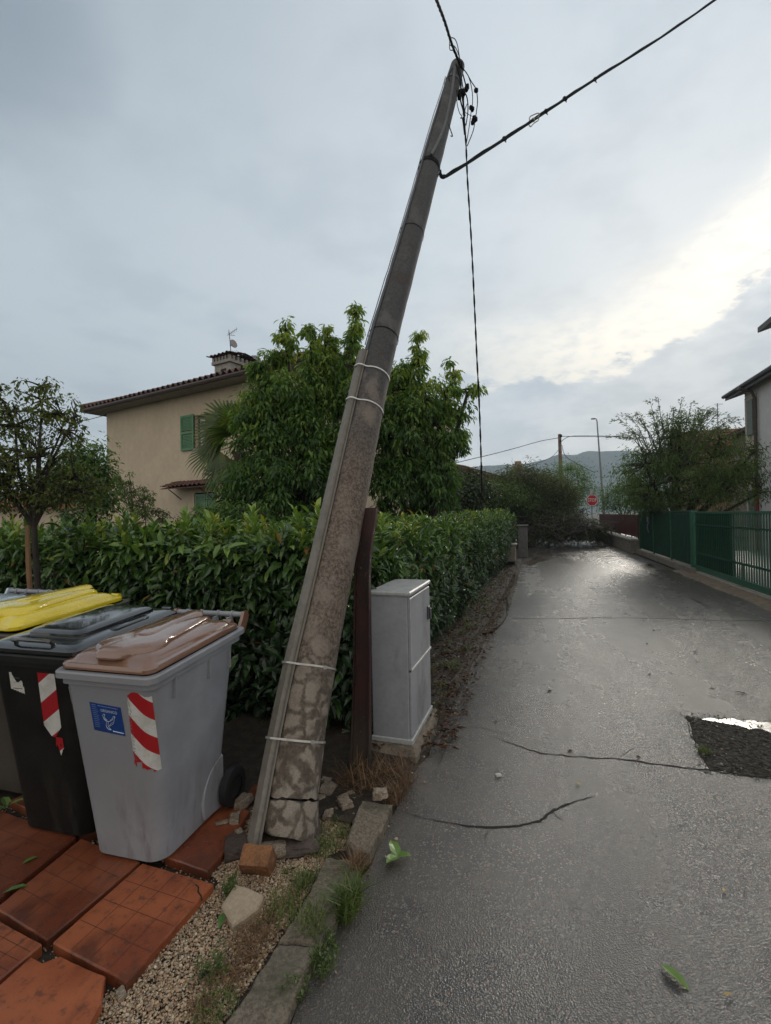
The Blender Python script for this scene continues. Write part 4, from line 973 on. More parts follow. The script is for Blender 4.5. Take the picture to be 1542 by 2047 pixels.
M_brick = plain('orange_brick', (0.20, 0.085, 0.032), .8, 0, .45, 16, .8, 70); M_brick2 = plain('dark_wet_brick', (0.06, 0.042, 0.034), .7, 0, .4, 14, .6, 70)
M_beige = plain('beige_block', (0.34, 0.27, 0.19), .8, 0, .18, 12, .3, 90, dirt=(.18, .13, .09)); M_rub = plain('broken_concrete', (0.25, 0.20, 0.15), .9, 0, .55, 22, .9, 60)
q = G(514, 1728, .06); b = MB(); chunk(b, (q.x, q.y+.02, .058), (.135, .085, .12), .05, Matrix.Rotation(-.12, 3, 'Z') @ Matrix.Rotation(.55, 3, 'X'), 6, .07, 3); b.build('brick', M_brick, None, label='rough orange-brown brick lying under the end of the cable trunking', category='brick')
b = stone('loose_block', [(470, 1768), (497, 1775), (527, 1790), (515, 1812), (466, 1842), (443, 1803)], .058, 'smooth beige block tilted on the gravel below the orange brick', 'block', M_beige, .001, th=.05, tiltv=Vector((.05, .1, 0)))
q = G(470, 1700, .03); b = MB(); chunk(b, (q.x, q.y+.01, .035), (.10, .13, .065), .3, None, 5, .06, 5); b.build('brick', M_brick2, None, label='dark wet brick end between the slab and the orange brick', category='brick')
# foundation chunks below the pole
fc = G(592, 1668)
b = MB(); chunk(b, (p0.x-.01, p0.y-.09, .012), (.34, .27, .085), .15, None, 9, .22, 8, mi=0); b.build('foundation_block', M_brick2, None, label='dark split footing block under the broken foot of the pole', category='footing')
q = G(560, 1655, .1); b = MB(); chunk(b, (p0.x-.05, p0.y-.20, .035), (.12, .08, .05), .2, None, 5, .14, 11); b.build('rubble_chunk', M_rub, None, label='pale broken concrete chunk wedged in the gap under the pole', category='rubble')
for i, (x, y, s, lab, z) in enumerate(((470, 1640, .05, 'small pale chunk on the slab left of the trunking end', .055), (486, 1608, .075, 'pale lump of broken concrete beside the bin wheel', .055), (450, 1646, .04, 'thin pale splinter lying on the slab right of the grey bin', .052), (478, 1668, .035, 'grey pebble-sized chunk above the dark brick', .05),
        (656, 1586, .085, 'buff concrete lump right of the cracked pole collar', .02), (640, 1600, .05, 'small buff lump against the cracked pole collar', .02), (657, 1632, .05, 'round pale chunk in the grass right of the pole foot', .02), (760, 1592, .065, 'whitish stone lying on the lifted kerb slab', .075),
        (690, 1612, .08, 'flat pale slab fragment left of the lifted kerb slab', .02), (700, 1590, .035, 'thin broken piece behind the flat slab fragment', .02), (618, 1692, .05, 'brown chunk at the front of the dark footing', .02), (652, 1565, .05, 'greyish chunk below the rusty post', .02), (242, 1990, .03, 'yellowish pebble beside the slab corner at the bottom', .02), (835, 1500, .03, 'pinkish chip at the foot of the cabinet', .02))):
    q = G(x, y, z); b = MB(); chunk(b, (q.x, q.y, z+s*.2), (s*1.2, s*.85, s*.6) if i != 2 else (.09, .018, .012), rnd(0, 3) if i != 2 else .5, None, 4, .25, 20+i); b.build('rubble_chunk', M_rub, None, label=lab, category='rubble', group='rubble round the pole foot')
# ================================================================== GRAVEL
def inpoly(P, poly):
    x, y = P[:, 0], P[:, 1]; ins = np.zeros(len(P), bool); n = len(poly)
    for i in range(n):
        x1, y1 = poly[i]; x2, y2 = poly[(i+1) % n]; c = ((y1 > y) != (y2 > y)) & (x < (x2-x1)*(y-y1)/(y2-y1+1e-12)+x1); ins ^= c
    return ins
def polypx(pts, z=0): return [(G(x, y, z).x, G(x, y, z).y) for x, y in pts]
gp = polypx([(180, 2060), (215, 1990), (262, 1975), (440, 1770), (400, 1740), (300, 1720), (455, 1700), (500, 1600), (560, 1560), (640, 1540), (700, 1560), (745, 1570), (700, 1640), (700, 1700), (655, 1715), (618, 1785), (560, 1880), (502, 1972), (450, 2047), (400, 2150), (150, 2150)])
def pebbles(poly, n, s0, s1, z=.004, layer=.012):
    P = np.array(poly); lo, hi = P.min(0), P.max(0); Q = rng.uniform(lo, hi, (n*4, 2)); Q = Q[inpoly(Q, poly)][:n]; m = len(Q)
    base = np.array([(1, 0, 0), (0, 1, 0), (-1, 0, 0), (0, -1, 0), (0, 0, 1), (0, 0, -1), (.6, .6, .55), (-.6, .6, .55), (-.6, -.6, .55), (.6, -.6, .55)], float)
    F = [(4, 6, 7), (4, 7, 8), (4, 8, 9), (4, 9, 6), (6, 0, 1), (6, 1, 7), (7, 1, 2), (8, 7, 2), (8, 2, 3), (9, 8, 3), (9, 3, 0), (6, 9, 0), (0, 5, 1), (1, 5, 2), (2, 5, 3), (3, 5, 0)]
    b = MB(); k = len(base); S = rng.uniform(s0, s1, m)*rng.choice([.7, 1, 1, 1.4], m); A = rng.uniform(0, 6.28, m); B = base[None]*rng.uniform(.7, 1.2, (m, k, 1))*np.stack([S, S*rng.uniform(.6, .9, m), S*rng.uniform(.45, .8, m)], 1)[:, None, :]
    tx = rng.uniform(-.6, .6, m)[:, None]; B = np.stack([B[..., 0], B[..., 1]*np.cos(tx)-B[..., 2]*np.sin(tx), B[..., 1]*np.sin(tx)+B[..., 2]*np.cos(tx)], -1)
    ca, sa = np.cos(A)[:, None], np.sin(A)[:, None]; X = B[..., 0]*ca-B[..., 1]*sa; Y = B[..., 0]*sa+B[..., 1]*ca
    zz = z+rng.uniform(0, layer, m)[:, None]
    V = np.stack([X+Q[:, :1], Y+Q[:, 1:], B[..., 2]+zz], -1).reshape(-1, 3)
    fl = np.concatenate([np.array(f) for f in F]); ft = np.full(len(F), 3)
    b.v.append(V); b.loops.append((fl[None]+(np.arange(m)*k)[:, None]).ravel()); b.tot.append(np.tile(ft, m)); b.nv = len(V); b.mi.append(np.zeros(m*len(F), int)); b.smooth.append(np.ones(m*len(F), bool)); b.tint.append(np.repeat(rng.uniform(0, 1, m), k)); return b
M_peb = tintmat('pebble_colours', [(0, (0.20, 0.13, 0.08)), (.25, (0.42, 0.28, 0.165)), (.5, (0.58, 0.42, 0.26)), (.7, (0.32, 0.27, 0.21)), (.85, (0.66, 0.55, 0.40)), (1, (0.33, 0.17, 0.10))], .5, .2)
pebbles(gp, 34000, .0035, .0065).build('gravel', M_peb, None, kind='stuff', label='loose beige and grey gravel between slabs and kerb', category='gravel')
sm = polypx([(-200, 1900), (-200, 1560), (150, 1640), (520, 1500), (600, 1480), (720, 1540), (560, 1640), (450, 1740), (250, 2000), (150, 2080), (-100, 2100)])
pebbles(sm, 5000, .003, .006).build('gravel', M_peb, None, kind='stuff', label='gravel showing in the joints between the terracotta slabs', category='gravel')
ft_ = polypx([(470, 1640), (520, 1560), (640, 1530), (760, 1560), (720, 1610), (700, 1660), (640, 1690), (560, 1700), (500, 1680)])
M_chip = tintmat('rubble_chips', [(0, (0.09, 0.065, 0.045)), (.5, (0.26, 0.20, 0.145)), (1, (0.42, 0.36, 0.28))], .85, .3)
pebbles(ft_, 420, .007, .019, .008, .02).build('rubble_chips', M_chip, None, kind='stuff', label='small broken concrete chips strewn round the pole foot', category='rubble')
gr = pebbles(polypx([(1370, 1430), (1400, 1425), (1700, 1460), (1700, 1590), (1560, 1572), (1410, 1548), (1385, 1500)]), 900, .003, .009, .004, .004)
gr.build('patch_grit', tintmat('grit_dark', [(0, (0.02, 0.02, 0.018)), (.7, (0.10, 0.09, 0.075)), (1, (0.30, 0.27, 0.23))], .7, .2), None, kind='stuff', label='loose grit in the broken dark patch of the road', category='grit')
gr = pebbles([(p.x-.05, p.y) for p in leftd if 1.2 < p.y < 12]+[(p.x+.10, p.y) for p in leftd[::-1] if 1.2 < p.y < 12], 2200, .003, .010, .001, .004)
gr.build('edge_grit', M_chip, None, kind='stuff', label='grit and crumbs along the left edge of the road', category='grit')
# ================================================================== WEEDS AND LITTER
RG = [(0, (0.05, 0.085, 0.018)), (.5, (0.085, 0.13, 0.025)), (1, (0.15, 0.18, 0.04))]
M_grass = leafmat('weed_green', RG, .5, .3); M_straw = leafmat('dry_straw', [(0, (0.07, 0.035, 0.018)), (.5, (0.15, 0.08, 0.038)), (1, (0.27, 0.17, 0.08))], .7, .2)
def blades(b, c, rad, n, h0, h1, w=.003, flat=.5, tl=(0, 1), zoff=0):
    a = rng.uniform(0, 6.28, n); r = rad*np.sqrt(rng.uniform(0, 1, n)); P = np.stack([c[0]+r*np.cos(a), c[1]+r*np.sin(a), np.full(n, c[2]+zoff)], 1)
    L = rng.uniform(h0, h1, n); th = rng.uniform(0, 6.28, n); sp = rng.uniform(0, flat, n)
    D0 = np.stack([np.cos(th)*sp, np.sin(th)*sp, np.ones(n)], 1); D0 /= np.linalg.norm(D0, axis=1, keepdims=True); side = np.stack([-np.sin(th), np.cos(th), np.zeros(n)], 1)
    V = []; W = w*rng.uniform(.6, 1.3, n)
    k1 = P+D0*(L*.5)[:, None]; bend = np.stack([np.cos(th), np.sin(th), -.15*np.ones(n)], 1)*(L*.35*rng.uniform(.2, 1.6, n))[:, None]; k2 = P+D0*(L*.8)[:, None]+bend*.55; k3 = P+D0*(L*.95)[:, None]+bend*1.3
    pts = np.stack([P-side*W[:, None]/2, P+side*W[:, None]/2, k1+side*W[:, None]/2, k1-side*W[:, None]/2, k2+side*W[:, None]*.35, k2-side*W[:, None]*.35, k3], 1)
    fl = np.array([0, 1, 2, 3, 3, 2, 4, 5, 5, 4, 6]); ft = np.array([4, 4, 3]); b.loops.append((fl[None]+(np.arange(n)*7)[:, None]+b.nv).ravel()); b.tot.append(np.tile(ft, n)); b.v.append(pts.reshape(-1, 3)); b.nv += 7*n
    b.tint.append(np.repeat(rng.uniform(*tl, n), 7)); b.mi.append(np.zeros(3*n, int)); b.smooth.append(np.zeros(3*n, bool)); return b
def sprigs(b, c, rad, n, h, L=.02, W=.009, tl=(0, 1)):
    """small leafy stems"""
    for i in range(n):
        a = rnd(0, 6.28); r = rad*math.sqrt(rnd(0, 1)); p = Vector((c[0]+r*math.cos(a), c[1]+r*math.sin(a), c[2])); d = Vector((rnd(-.5, .5), rnd(-.5, .5), 1)).normalized(); hh = h*rnd(.5, 1); m = max(4, int(hh/.010))
        P = np.array([tuple(p+d*hh*(j+.5)/m) for j in range(m)]); th = rng.uniform(0, 6.28, m); D = np.stack([np.cos(th), np.sin(th), rng.uniform(-.1, .8, m)], 1)
        b.leaves(P, D, np.tile([[0, 0, 1]], (m, 1))+D*.01, rng.uniform(.6, 1.2, m)*L, W, rng.uniform(*tl, m), 'T4'); b.tube([p, p+d*hh], .0012, 3)
    return b
WD = 'grass and weeds'
k = 0
for (x, y, z, rad, kind, lab) in ((668, 1672, .02, .13, 'g', 'low green grass patch right of the pole foot'), (648, 1700, .02, .09, 'g', 'small green weeds at the top end of the kerb strip'), (704, 1805, .01, .06, 'G', 'tall arching grass tuft over the road edge of the kerb'), (690, 1835, .01, .06, 'G', 'dense grass tuft hanging beside the kerb below the tall one'),
        (650, 1905, .01, .07, 'w', 'leafy green weed on the road side of the kerb'), (640, 1940, .01, .06, 'w', 'leafy weed at the kerb joint nearest the bottom'), (605, 1765, .02, .05, 'g', 'thin sprigs growing through the gravel'), (620, 1850, .05, .06, 'y', 'yellowish seedy weed standing on the kerb'), (566, 1830, .02, .08, 'y', 'yellow-brown tuft between gravel and kerb'),
        (420, 1945, .02, .08, 'w', 'low dark-leaved weed in the gravel'), (430, 2030, .02, .09, 'g', 'yellow-green grass tuft at the bottom edge'), (713, 1745, .02, .035, 's', 'dry orange straw tuft at the end of the kerb'), (590, 1990, .0, .05, 'w', 'small weed below the kerb at the bottom'), (460, 1790, .02, .03, 'w', 'tiny green plant beside the beige block'),
        (880, 1372, .02, .06, 'g', 'small green tuft on the verge beyond the cabinet'), (862, 1345, .02, .07, 'y', 'yellowish weed on the verge beyond the cabinet'), (1408, 1504, .004, .05, 'g', 'green weed in the corner of the dark patch'), (785, 1600, .02, .06, 's', 'dry grass at the road end of the lifted slab'), (575, 1640, .0, .001, 'n', '')):
    if kind == 'n': continue
    c = G(x, y, z); b = MB()
    if kind == 'g': blades(b, c, rad*.8, 120, .015, .05, .003, .9, (.2, 1)); sprigs(b, c, rad*.8, 8, .035, .014, .007)
    if kind == 'G': blades(b, c, rad*.7, 130, .05, .15, .0042, 1.0, (0, .9)); 
    if kind == 'w': sprigs(b, c, rad*.7, 15, .08, .018, .009, (0, .6)); blades(b, c, rad*.7, 30, .03, .08, .003, .9, (0, .7))
    if kind == 'y': sprigs(b, c, rad, 24, .10, .012, .006, (.6, 1)); blades(b, c, rad, 60, .03, .1, .002, .9, (.6, 1))
    if kind == 's': blades(b, c, rad, 160, .03, .12, .0026, 1.2)
    b.build('grass_tuft' if kind in 'gGs' else 'weed', M_straw if kind == 's' else M_grass, None, label=lab, category='dry grass' if kind == 's' else ('grass' if kind in 'gG' else 'weed'), group='weeds along the kerb')
b = MB()
for (x, y) in [(500, 1930), (470, 1970), (520, 1900), (545, 1870), (440, 2000), (530, 1850), (455, 1940), (410, 2030), (490, 1890), (560, 1830), (590, 1800), (500, 1870)]: blades(b, G(x+rnd(-8, 8)-8, y, .015), .04, 60, .02, .07, .0020, 3.0)
b.build('dry_grass', M_straw, None, kind='stuff', label='matted dry brown grass along the gravel side of the kerb', category='dry grass')
b = MB()
for (x, y) in [(720, 1560), (745, 1565), (770, 1560), (795, 1550), (815, 1560), (700, 1580), (690, 1570), (740, 1585), (805, 1580)]: blades(b, G(x, y, .015), .05, 55, .05, .2, .0028, 1.8)
b.build('dry_grass', M_straw, None, kind='stuff', label='dry reddish stalks and roots in front of rusty post and cabinet', category='dry grass')
# grass creeping among the gravel and under the pole
b = MB()
for i in range(46):
    x, y = random.choice([(rnd(630, 700), rnd(1580, 1700)), (rnd(560, 640), rnd(1740, 1800)), (rnd(640, 780), rnd(1560, 1600)), (rnd(640, 730), rnd(1720, 1850))]); blades(b, G(x, y, .01), .03, 16, .012, .05, .0025, 1.2)
b.build('ground_grass', M_grass, None, kind='stuff', label='thin green grass blades scattered round pole foot and kerb', category='grass')
b = MB()
for i in range(170):
    yy = 3.6+rnd(0, 1)**1.3*12; ss_ = rnd(.0, .75); blades(b, (-.69+.324*yy-.62+.6*ss_, yy, .03), .07, 14, .02, .09, .004, 1.2); sprigs(b, (-.69+.324*yy-.62+.6*ss_, yy, .03), .06, 3, .06, .02, .011)
b.build('verge_weeds', M_grass, None, kind='stuff', label='sparse low weeds along the foot of the road hedge', category='weeds')
# leaf litter on the verge
b = MB(); n = 2600; tt = rng.uniform(0, 1, n)**1.5; s = rng.uniform(0, 1, n)
P = np.array([tuple((lambda p: p)(Vector((-.69+.324*yy-.55+.62*ss_, yy, .03+.03*(1-ss_))))) for yy, ss_ in zip(3.2+tt*12, s)])
P[:, 2] += rng.uniform(0, .015, n); D = np.stack([rng.normal(size=n), rng.normal(size=n), rng.normal(size=n)*.25], 1); N = np.stack([rng.normal(size=n)*.35, rng.normal(size=n)*.35, np.ones(n)], 1)
b.leaves(P, D, N, rng.uniform(.03, .075, n), rng.uniform(.015, .03, n), rng.uniform(0, 1, n), 'T4')
M_litter = leafmat('litter_brown', [(0, (0.02, 0.010, 0.007)), (.5, (0.055, 0.024, 0.012)), (.85, (0.10, 0.045, 0.02)), (1, (0.13, 0.10, 0.04))], .6, .1, .25)
b.build('leaf_litter', M_litter, None, kind='stuff', label='wet brown fallen leaves along the verge between hedge and road', category='leaf litter')
b = MB(); n = 500; yy = 3+rng.uniform(0, 1, n)**.8*24; P = np.stack([-.69+.324*yy+.15+rng.beta(1.2, 1.2, n)*4.3, yy, np.full(n, .006)], 1)
b.leaves(P, np.stack([rng.normal(size=n), rng.normal(size=n), np.zeros(n)], 1), np.stack([rng.normal(size=n)*.3, rng.normal(size=n)*.3, np.ones(n)], 1), rng.uniform(.02, .07, n), rng.uniform(.008, .022, n), rng.uniform(0, .7, n), 'T4')
b.build('road_litter', M_litter, None, kind='stuff', label='small dark leaves and twigs strewn over the wet road', category='leaf litter')
# fallen leaves and bits one can pick out
M_fl = leafmat('fallen_green', [(0, (0.07, 0.14, 0.03)), (1, (0.16, 0.26, 0.06))], .35, .15)
def fleaf(x, y, z, L, W, ang, lab, mat=M_fl, ti=.6, cat='fallen leaf', n=1):
    b = MB(); c = G(x, y, z+.003)
    for i in range(n):
        a = ang+i*2.1*(n > 1); d = (math.cos(a), math.sin(a), .08+.25*(n > 1)); b.leaves([tuple(c-Vector(d)*L*.5*(n == 1))], [d], [(0.1*math.sin(i), .15, 1)], L*(1-.15*i*(n > 1)), W, [ti-.1*i], 'T8')
    b.build('fallen_leaf', mat, None, label=lab, category=cat)
fleaf(1350, 1950, .008, .105, .045, -1.1, 'large fresh green leaf lying alone on the road at lower right', ti=.8)
fleaf(62, 1718, .052, .07, .03, .9, 'green leaf on the dark slab in front of the black bin', ti=.2)
fleaf(14, 1612, .055, .11, .05, .3, 'cluster of pale green leaves at the left edge beside the black bin', n=3, ti=.5)
fleaf(35, 1775, .052, .10, .035, .5, 'dark green leaf lying along the slab joint at the left edge', ti=0)
fleaf(795, 1712, .012, .095, .062, 1.9, 'bright green leaf cluster at the road edge by the lifted slab', n=5, ti=.8)
M_yl = leafmat('yellow_leaf', [(0, (0.3, 0.2, 0.05)), (1, (0.42, 0.3, 0.08))], .5, .1)
fleaf(1157, 1566, .006, .035, .022, 2, 'small yellow leaf on the road between the two long cracks', M_yl); fleaf(1456, 1987, .006, .035, .014, .1, 'tiny tan leaf at lower right below the green leaf', M_yl); fleaf(1448, 1779, .006, .022, .016, 1, 'pale speck of leaf on the right side of the road', M_yl)
fleaf(1482, 1384, .006, .10, .012, -.6, 'dark twig lying on the road above the dark patch', M_litter, 0, 'twig'); fleaf(407, 1948, .03, .05, .035, 1, 'black scrap lying in the gravel near the bottom', plain('black_scrap', (.006, .006, .007), .5), 0, 'scrap'); fleaf(443, 1838, .03, .07, .035, -1.5, 'dark green leaf beside the beige block', ti=0)
b = MB(); q = G(997, 1549, .01); chunk(b, (q.x, q.y, .008), (.032, .02, .014), .2, None, 3, .2, 3); b.build('pebble', plain('whitish', (.5, .49, .46), .7), None, label='whitish pebble alone on the road right of the pole foot', category='pebble')
# ================================================================== HEDGES
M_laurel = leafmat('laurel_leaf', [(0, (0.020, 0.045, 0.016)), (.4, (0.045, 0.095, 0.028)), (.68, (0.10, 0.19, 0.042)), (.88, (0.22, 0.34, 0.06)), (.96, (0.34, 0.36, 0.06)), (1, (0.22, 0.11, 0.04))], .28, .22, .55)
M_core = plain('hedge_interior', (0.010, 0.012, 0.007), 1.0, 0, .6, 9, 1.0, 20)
M_stem = barkmat('hedge_stem', (0.03, 0.022, 0.015), (0.06, 0.045, 0.03))
def hedge(label, A, d, length, thick, h0, h1, nv, inward, dens_face, dens_top, L=.115, W=.042, endcap=True, zmin=.03, fade=0.0, bulge=0.0, nsh=16, shh=.25):
    """A: corner at the foot of the visible face, d: direction along it, inward: unit vector into the hedge"""
    t = thing('laurel_hedge', label, 'hedge', tuple(A))
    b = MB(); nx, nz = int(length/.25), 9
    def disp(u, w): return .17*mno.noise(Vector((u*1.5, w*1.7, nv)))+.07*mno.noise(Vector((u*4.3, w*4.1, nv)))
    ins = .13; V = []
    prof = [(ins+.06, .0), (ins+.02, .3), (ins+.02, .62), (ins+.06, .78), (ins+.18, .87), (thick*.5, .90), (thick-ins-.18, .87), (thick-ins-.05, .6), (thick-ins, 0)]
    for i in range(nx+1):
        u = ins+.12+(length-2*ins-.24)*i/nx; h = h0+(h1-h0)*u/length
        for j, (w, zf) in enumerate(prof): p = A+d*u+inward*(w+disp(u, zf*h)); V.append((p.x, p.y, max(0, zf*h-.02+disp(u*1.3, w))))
    m = len(prof); b.add(V, [(i*m+j, i*m+j+1, (i+1)*m+j+1, (i+1)*m+j) for i in range(nx) for j in range(m-1)]+[tuple(range(m)), tuple(nx*m+q for q in range(m))[::-1]]); b.build('shade_core', M_core, t)  # solid near-black core, shade inside the hedge put into its colour
    # leaves
    P = []; D = []; N = []; T = []; LL = []
    out = -inward
    def put(p, n_, tint, k=1.0):
        a = rnd(0, 6.28); e1 = n_.orthogonal().normalized(); e2 = n_.cross(e1); dd = (e1*math.cos(a)+e2*math.sin(a))*.8+n_*rnd(.15, .9)+Z*rnd(-.35, .35); nn = (n_*.5+Z*.8+Vector((rnd(-.6, .6), rnd(-.6, .6), rnd(-.2, .3)))); P.append(tuple(p)); D.append(tuple(dd)); N.append(tuple(nn)); T.append(tint); LL.append(k)
    for _ in range(int(length*dens_face)):
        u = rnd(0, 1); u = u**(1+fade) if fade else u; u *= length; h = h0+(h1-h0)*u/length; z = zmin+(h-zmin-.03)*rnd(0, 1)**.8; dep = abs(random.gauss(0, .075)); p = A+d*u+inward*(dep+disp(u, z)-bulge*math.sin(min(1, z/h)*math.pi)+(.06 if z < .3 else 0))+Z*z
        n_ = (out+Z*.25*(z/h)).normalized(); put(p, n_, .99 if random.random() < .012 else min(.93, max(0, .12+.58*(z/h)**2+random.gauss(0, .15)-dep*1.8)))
    for _ in range(int(length*dens_top)):
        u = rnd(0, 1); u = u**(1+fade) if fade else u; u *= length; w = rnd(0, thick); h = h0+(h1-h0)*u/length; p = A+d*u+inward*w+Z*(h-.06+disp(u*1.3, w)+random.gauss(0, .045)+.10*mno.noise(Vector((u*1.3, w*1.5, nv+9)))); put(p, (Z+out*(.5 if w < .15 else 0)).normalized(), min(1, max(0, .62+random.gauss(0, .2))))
    if endcap:
        for e in (0, 1):
            for _ in range(int(thick*dens_face*1.3)):
                u = e*length; z = zmin+(h0 if e == 0 else h1)*rnd(0, .93); w = rnd(0, thick); dd_ = d*(1 if e else -1); put(A+d*u-dd_*abs(random.gauss(0, .05))+inward*w+Z*z, dd_, min(1, max(0, .35+random.gauss(0, .2))))
    # upright shoots with whorls of fresh leaves
    st = lf = MB()
    for _ in range(int(length*nsh)):
        u = rnd(0, 1); u = u**(1+fade) if fade else u; u *= length; w = rnd(-.02, thick*.8); h = h0+(h1-h0)*u/length; p = A+d*u+inward*w+Z*(h-.08); dv = Vector((rnd(-.35, .35), rnd(-.35, .35), 1)).normalized()+out*.1; hh = rnd(.06, shh)*(rnd(.5, 1.15)); q = p+dv*hh; st.tube([p, q], .0025, 4, 1)
        fresh = rnd(.6, 1.0); m = int(hh/.02)+3
        for k in range(m):
            a = k*2.4+rnd(0, 1); f = k/m; P.append(tuple(p.lerp(q, .25+.75*f))); sp_ = 1.0-.55*f; D.append((math.cos(a)*sp_, math.sin(a)*sp_, .35+.9*f)); N.append((-math.cos(a)*.6, -math.sin(a)*.6, .8)); T.append(min(.96, fresh+rnd(-.1, .1))); LL.append(rnd(.65, .95))
    n = len(P); k = np.array(LL)*rng.uniform(.55, 1.25, n); lf.leaves(P, D, N, k*L, k*W, T, 'T8')
    for _ in range(int(length*2)):
        u = rnd(0, length); p = A+d*u+inward*rnd(.1, .3); st.tube([p, p+Vector((rnd(-.1, .1), rnd(-.1, .1), .5)), p+Vector((rnd(-.15, .15), rnd(-.15, .15), 1.1))], rnd(.006, .014), 5, 1)
    lf.build('foliage', [M_laurel, M_stem], t); return t
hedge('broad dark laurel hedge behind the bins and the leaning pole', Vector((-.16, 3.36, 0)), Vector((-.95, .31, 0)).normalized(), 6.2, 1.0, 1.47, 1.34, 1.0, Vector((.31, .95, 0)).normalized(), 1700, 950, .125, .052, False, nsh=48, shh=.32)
hb = Vector((0.505, 5.6, 0)); hdir = Vector((3.65-.505, 14.5-5.6, 0)).normalized(); hin = Vector((-hdir.y, hdir.x, 0)); hA = hb-hdir*2.0
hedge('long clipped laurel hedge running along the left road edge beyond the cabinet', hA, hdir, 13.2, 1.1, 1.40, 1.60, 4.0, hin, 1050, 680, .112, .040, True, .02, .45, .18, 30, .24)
# wire mesh in front of the road hedge
M_gwire = plain('green_coated_wire', (0.018, 0.07, 0.045), .5); mf = thing('wire_mesh_fence', 'faint green wire mesh fence pressed against the hedge along the road', 'wire fence', tuple(hA)); b = MB()
fo = hA + hin*.02; FH = 1.12
for s in (1, -1):
    k = 0.0
    while k < 12.6:
        a = fo+hdir*k+Z*.04; q = fo+hdir*(k+s*FH*.8)+Z*FH; b.tube([a, a.lerp(q, .5)-hin*rnd(0, .02), q], .0014, 3, cap=False); k += .065
b.build('mesh', M_gwire, mf)
for k in (0.1, 2.6, 5.1, 7.6, 10.1, 12.6): MB().tube([fo+hdir*k+hin*.03, fo+hdir*k+hin*.03+Z*(FH)], .013, 8).build('fence_post', M_gwire, mf)
for z in (.08, .6, FH): MB().tube([fo+Z*z, fo+hdir*12.6+Z*z], .0025, 4).build('tension_wire', M_gwire, mf)
# ================================================================== TREES
def tree(name, label, cat, base, lobes, leafm, bark, ncl, lpc, L, W, droop=.3, spread=.22, trunk_r=.09, fork=.35, tmpl='T4', tl=(0, 1), group=None, top_bright=.35, stems=1, branch_r=.012, gauss=False, flat=0, lean=Vector(), twig_only=0):
    base = Vector(base); t = thing(name, label, cat, tuple(base), group)
    cen = sum([Vector(l[0])*l[2] for l in lobes], Vector())/sum(l[2] for l in lobes)
    C = []; tot = sum(l[2] for l in lobes); zlo = min(l[0][2]-l[1][2] for l in lobes); zhi = max(l[0][2]+l[1][2] for l in lobes)
    SC = []
    for c, r, w in lobes:
        for _ in range(max(1, int(ncl*w/tot))):
            SC.append(min(1, .35+r[0]/.7))
            v = Vector((random.gauss(0, 1), random.gauss(0, 1), random.gauss(0, 1))).normalized()*rnd(.15, 1)**.45; C.append((Vector((c[0]+v.x*r[0], c[1]+v.y*r[1], max(.1, c[2]+v.z*r[2]))), v))
    fk = base.lerp(Vector((cen.x, cen.y, base.z+(cen.z-base.z)*1.0)), fork)+lean
    tb = MB()
    for s in range(stems):
        o = Vector((rnd(-.1, .1), rnd(-.1, .1), 0))*(stems > 1)*3; f2 = fk+o*1.5; tb.tube([base+o*.5, base.lerp(f2, .3)+o*.6+Vector((rnd(-.03, .03), rnd(-.03, .03), 0)), base.lerp(f2, .7)+o*.8, f2], [trunk_r*1.25, trunk_r, trunk_r*.85, trunk_r*.72], 10)
    hubs = [fk]
    for c, r, w in lobes:
        c = Vector(c); m = fk.lerp(c, .5)+Vector((rnd(-.1, .1), rnd(-.1, .1), .05)); tb.tube([fk, m, c, c+Vector((rnd(-.1, .1), 0, r[2]*.6))], [trunk_r*.6, trunk_r*.42, trunk_r*.25, trunk_r*.1], 7); hubs += [m, c, c+Vector((0, 0, r[2]*.5))]
    for i, (p, v) in enumerate(C):
        h = min(hubs, key=lambda q: (q-p).length+.3*max(0, q.z-p.z)); m = h.lerp(p, .55)+Vector((rnd(-.08, .08), rnd(-.08, .08), rnd(-.02, .10)))*min(2, (p-h).length); tb.tube([h, m, p], [branch_r*1.6, branch_r, branch_r*.4], 4)
    tb.build('trunk', bark, t)
    if lpc:
        n = len(C)*lpc; P = np.repeat(np.array([tuple(p) for p, v in C]), lpc, 0); O = rng.normal(0, 1, (n, 3)); O /= np.linalg.norm(O, axis=1, keepdims=True)+1e-9; rr_ = spread*rng.uniform(0, 1, (n, 1))**.6*np.repeat(rng.uniform(.6, 1.3, len(C))*np.array(SC), lpc)[:, None]
        O2 = O*rr_; O2[:, 2] *= .9; P = P+O2
        if flat: P[:, 2] -= O2[:, 2]*flat
        D = O*np.array([1, 1, .5])+rng.normal(0, .35, (n, 3)); D[:, 2] -= droop*2; N = O*.4+np.array([0, 0, 1.])+rng.normal(0, .4, (n, 3))
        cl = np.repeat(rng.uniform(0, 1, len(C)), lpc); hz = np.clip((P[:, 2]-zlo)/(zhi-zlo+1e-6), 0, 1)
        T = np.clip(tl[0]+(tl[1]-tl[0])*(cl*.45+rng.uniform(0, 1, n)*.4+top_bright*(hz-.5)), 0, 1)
        lf = MB(); k = rng.uniform(.42, 1.3, n); lf.leaves(P, D, N, k*L, k*W, T, tmpl); lf.build('crown', leafm, t)
    return t
def LB(px, py, d, rx, ry, w=1.0, dd=None):
    """crown lobe: centre in the picture plane at distance d, radii in pixels"""
    c = PX(px, py, d); k = d/FPX; return (tuple(c), (rx*k, (dd if dd else rx*k), ry*k), w)
barkD = barkmat('dark_bark', (0.018, 0.014, 0.010), (0.045, 0.036, 0.028)); barkB = barkmat('brown_bark', (0.05, 0.035, 0.022), (0.10, 0.07, 0.045)); barkG = barkmat('grey_bark', (0.05, 0.045, 0.04), (0.11, 0.10, 0.09))
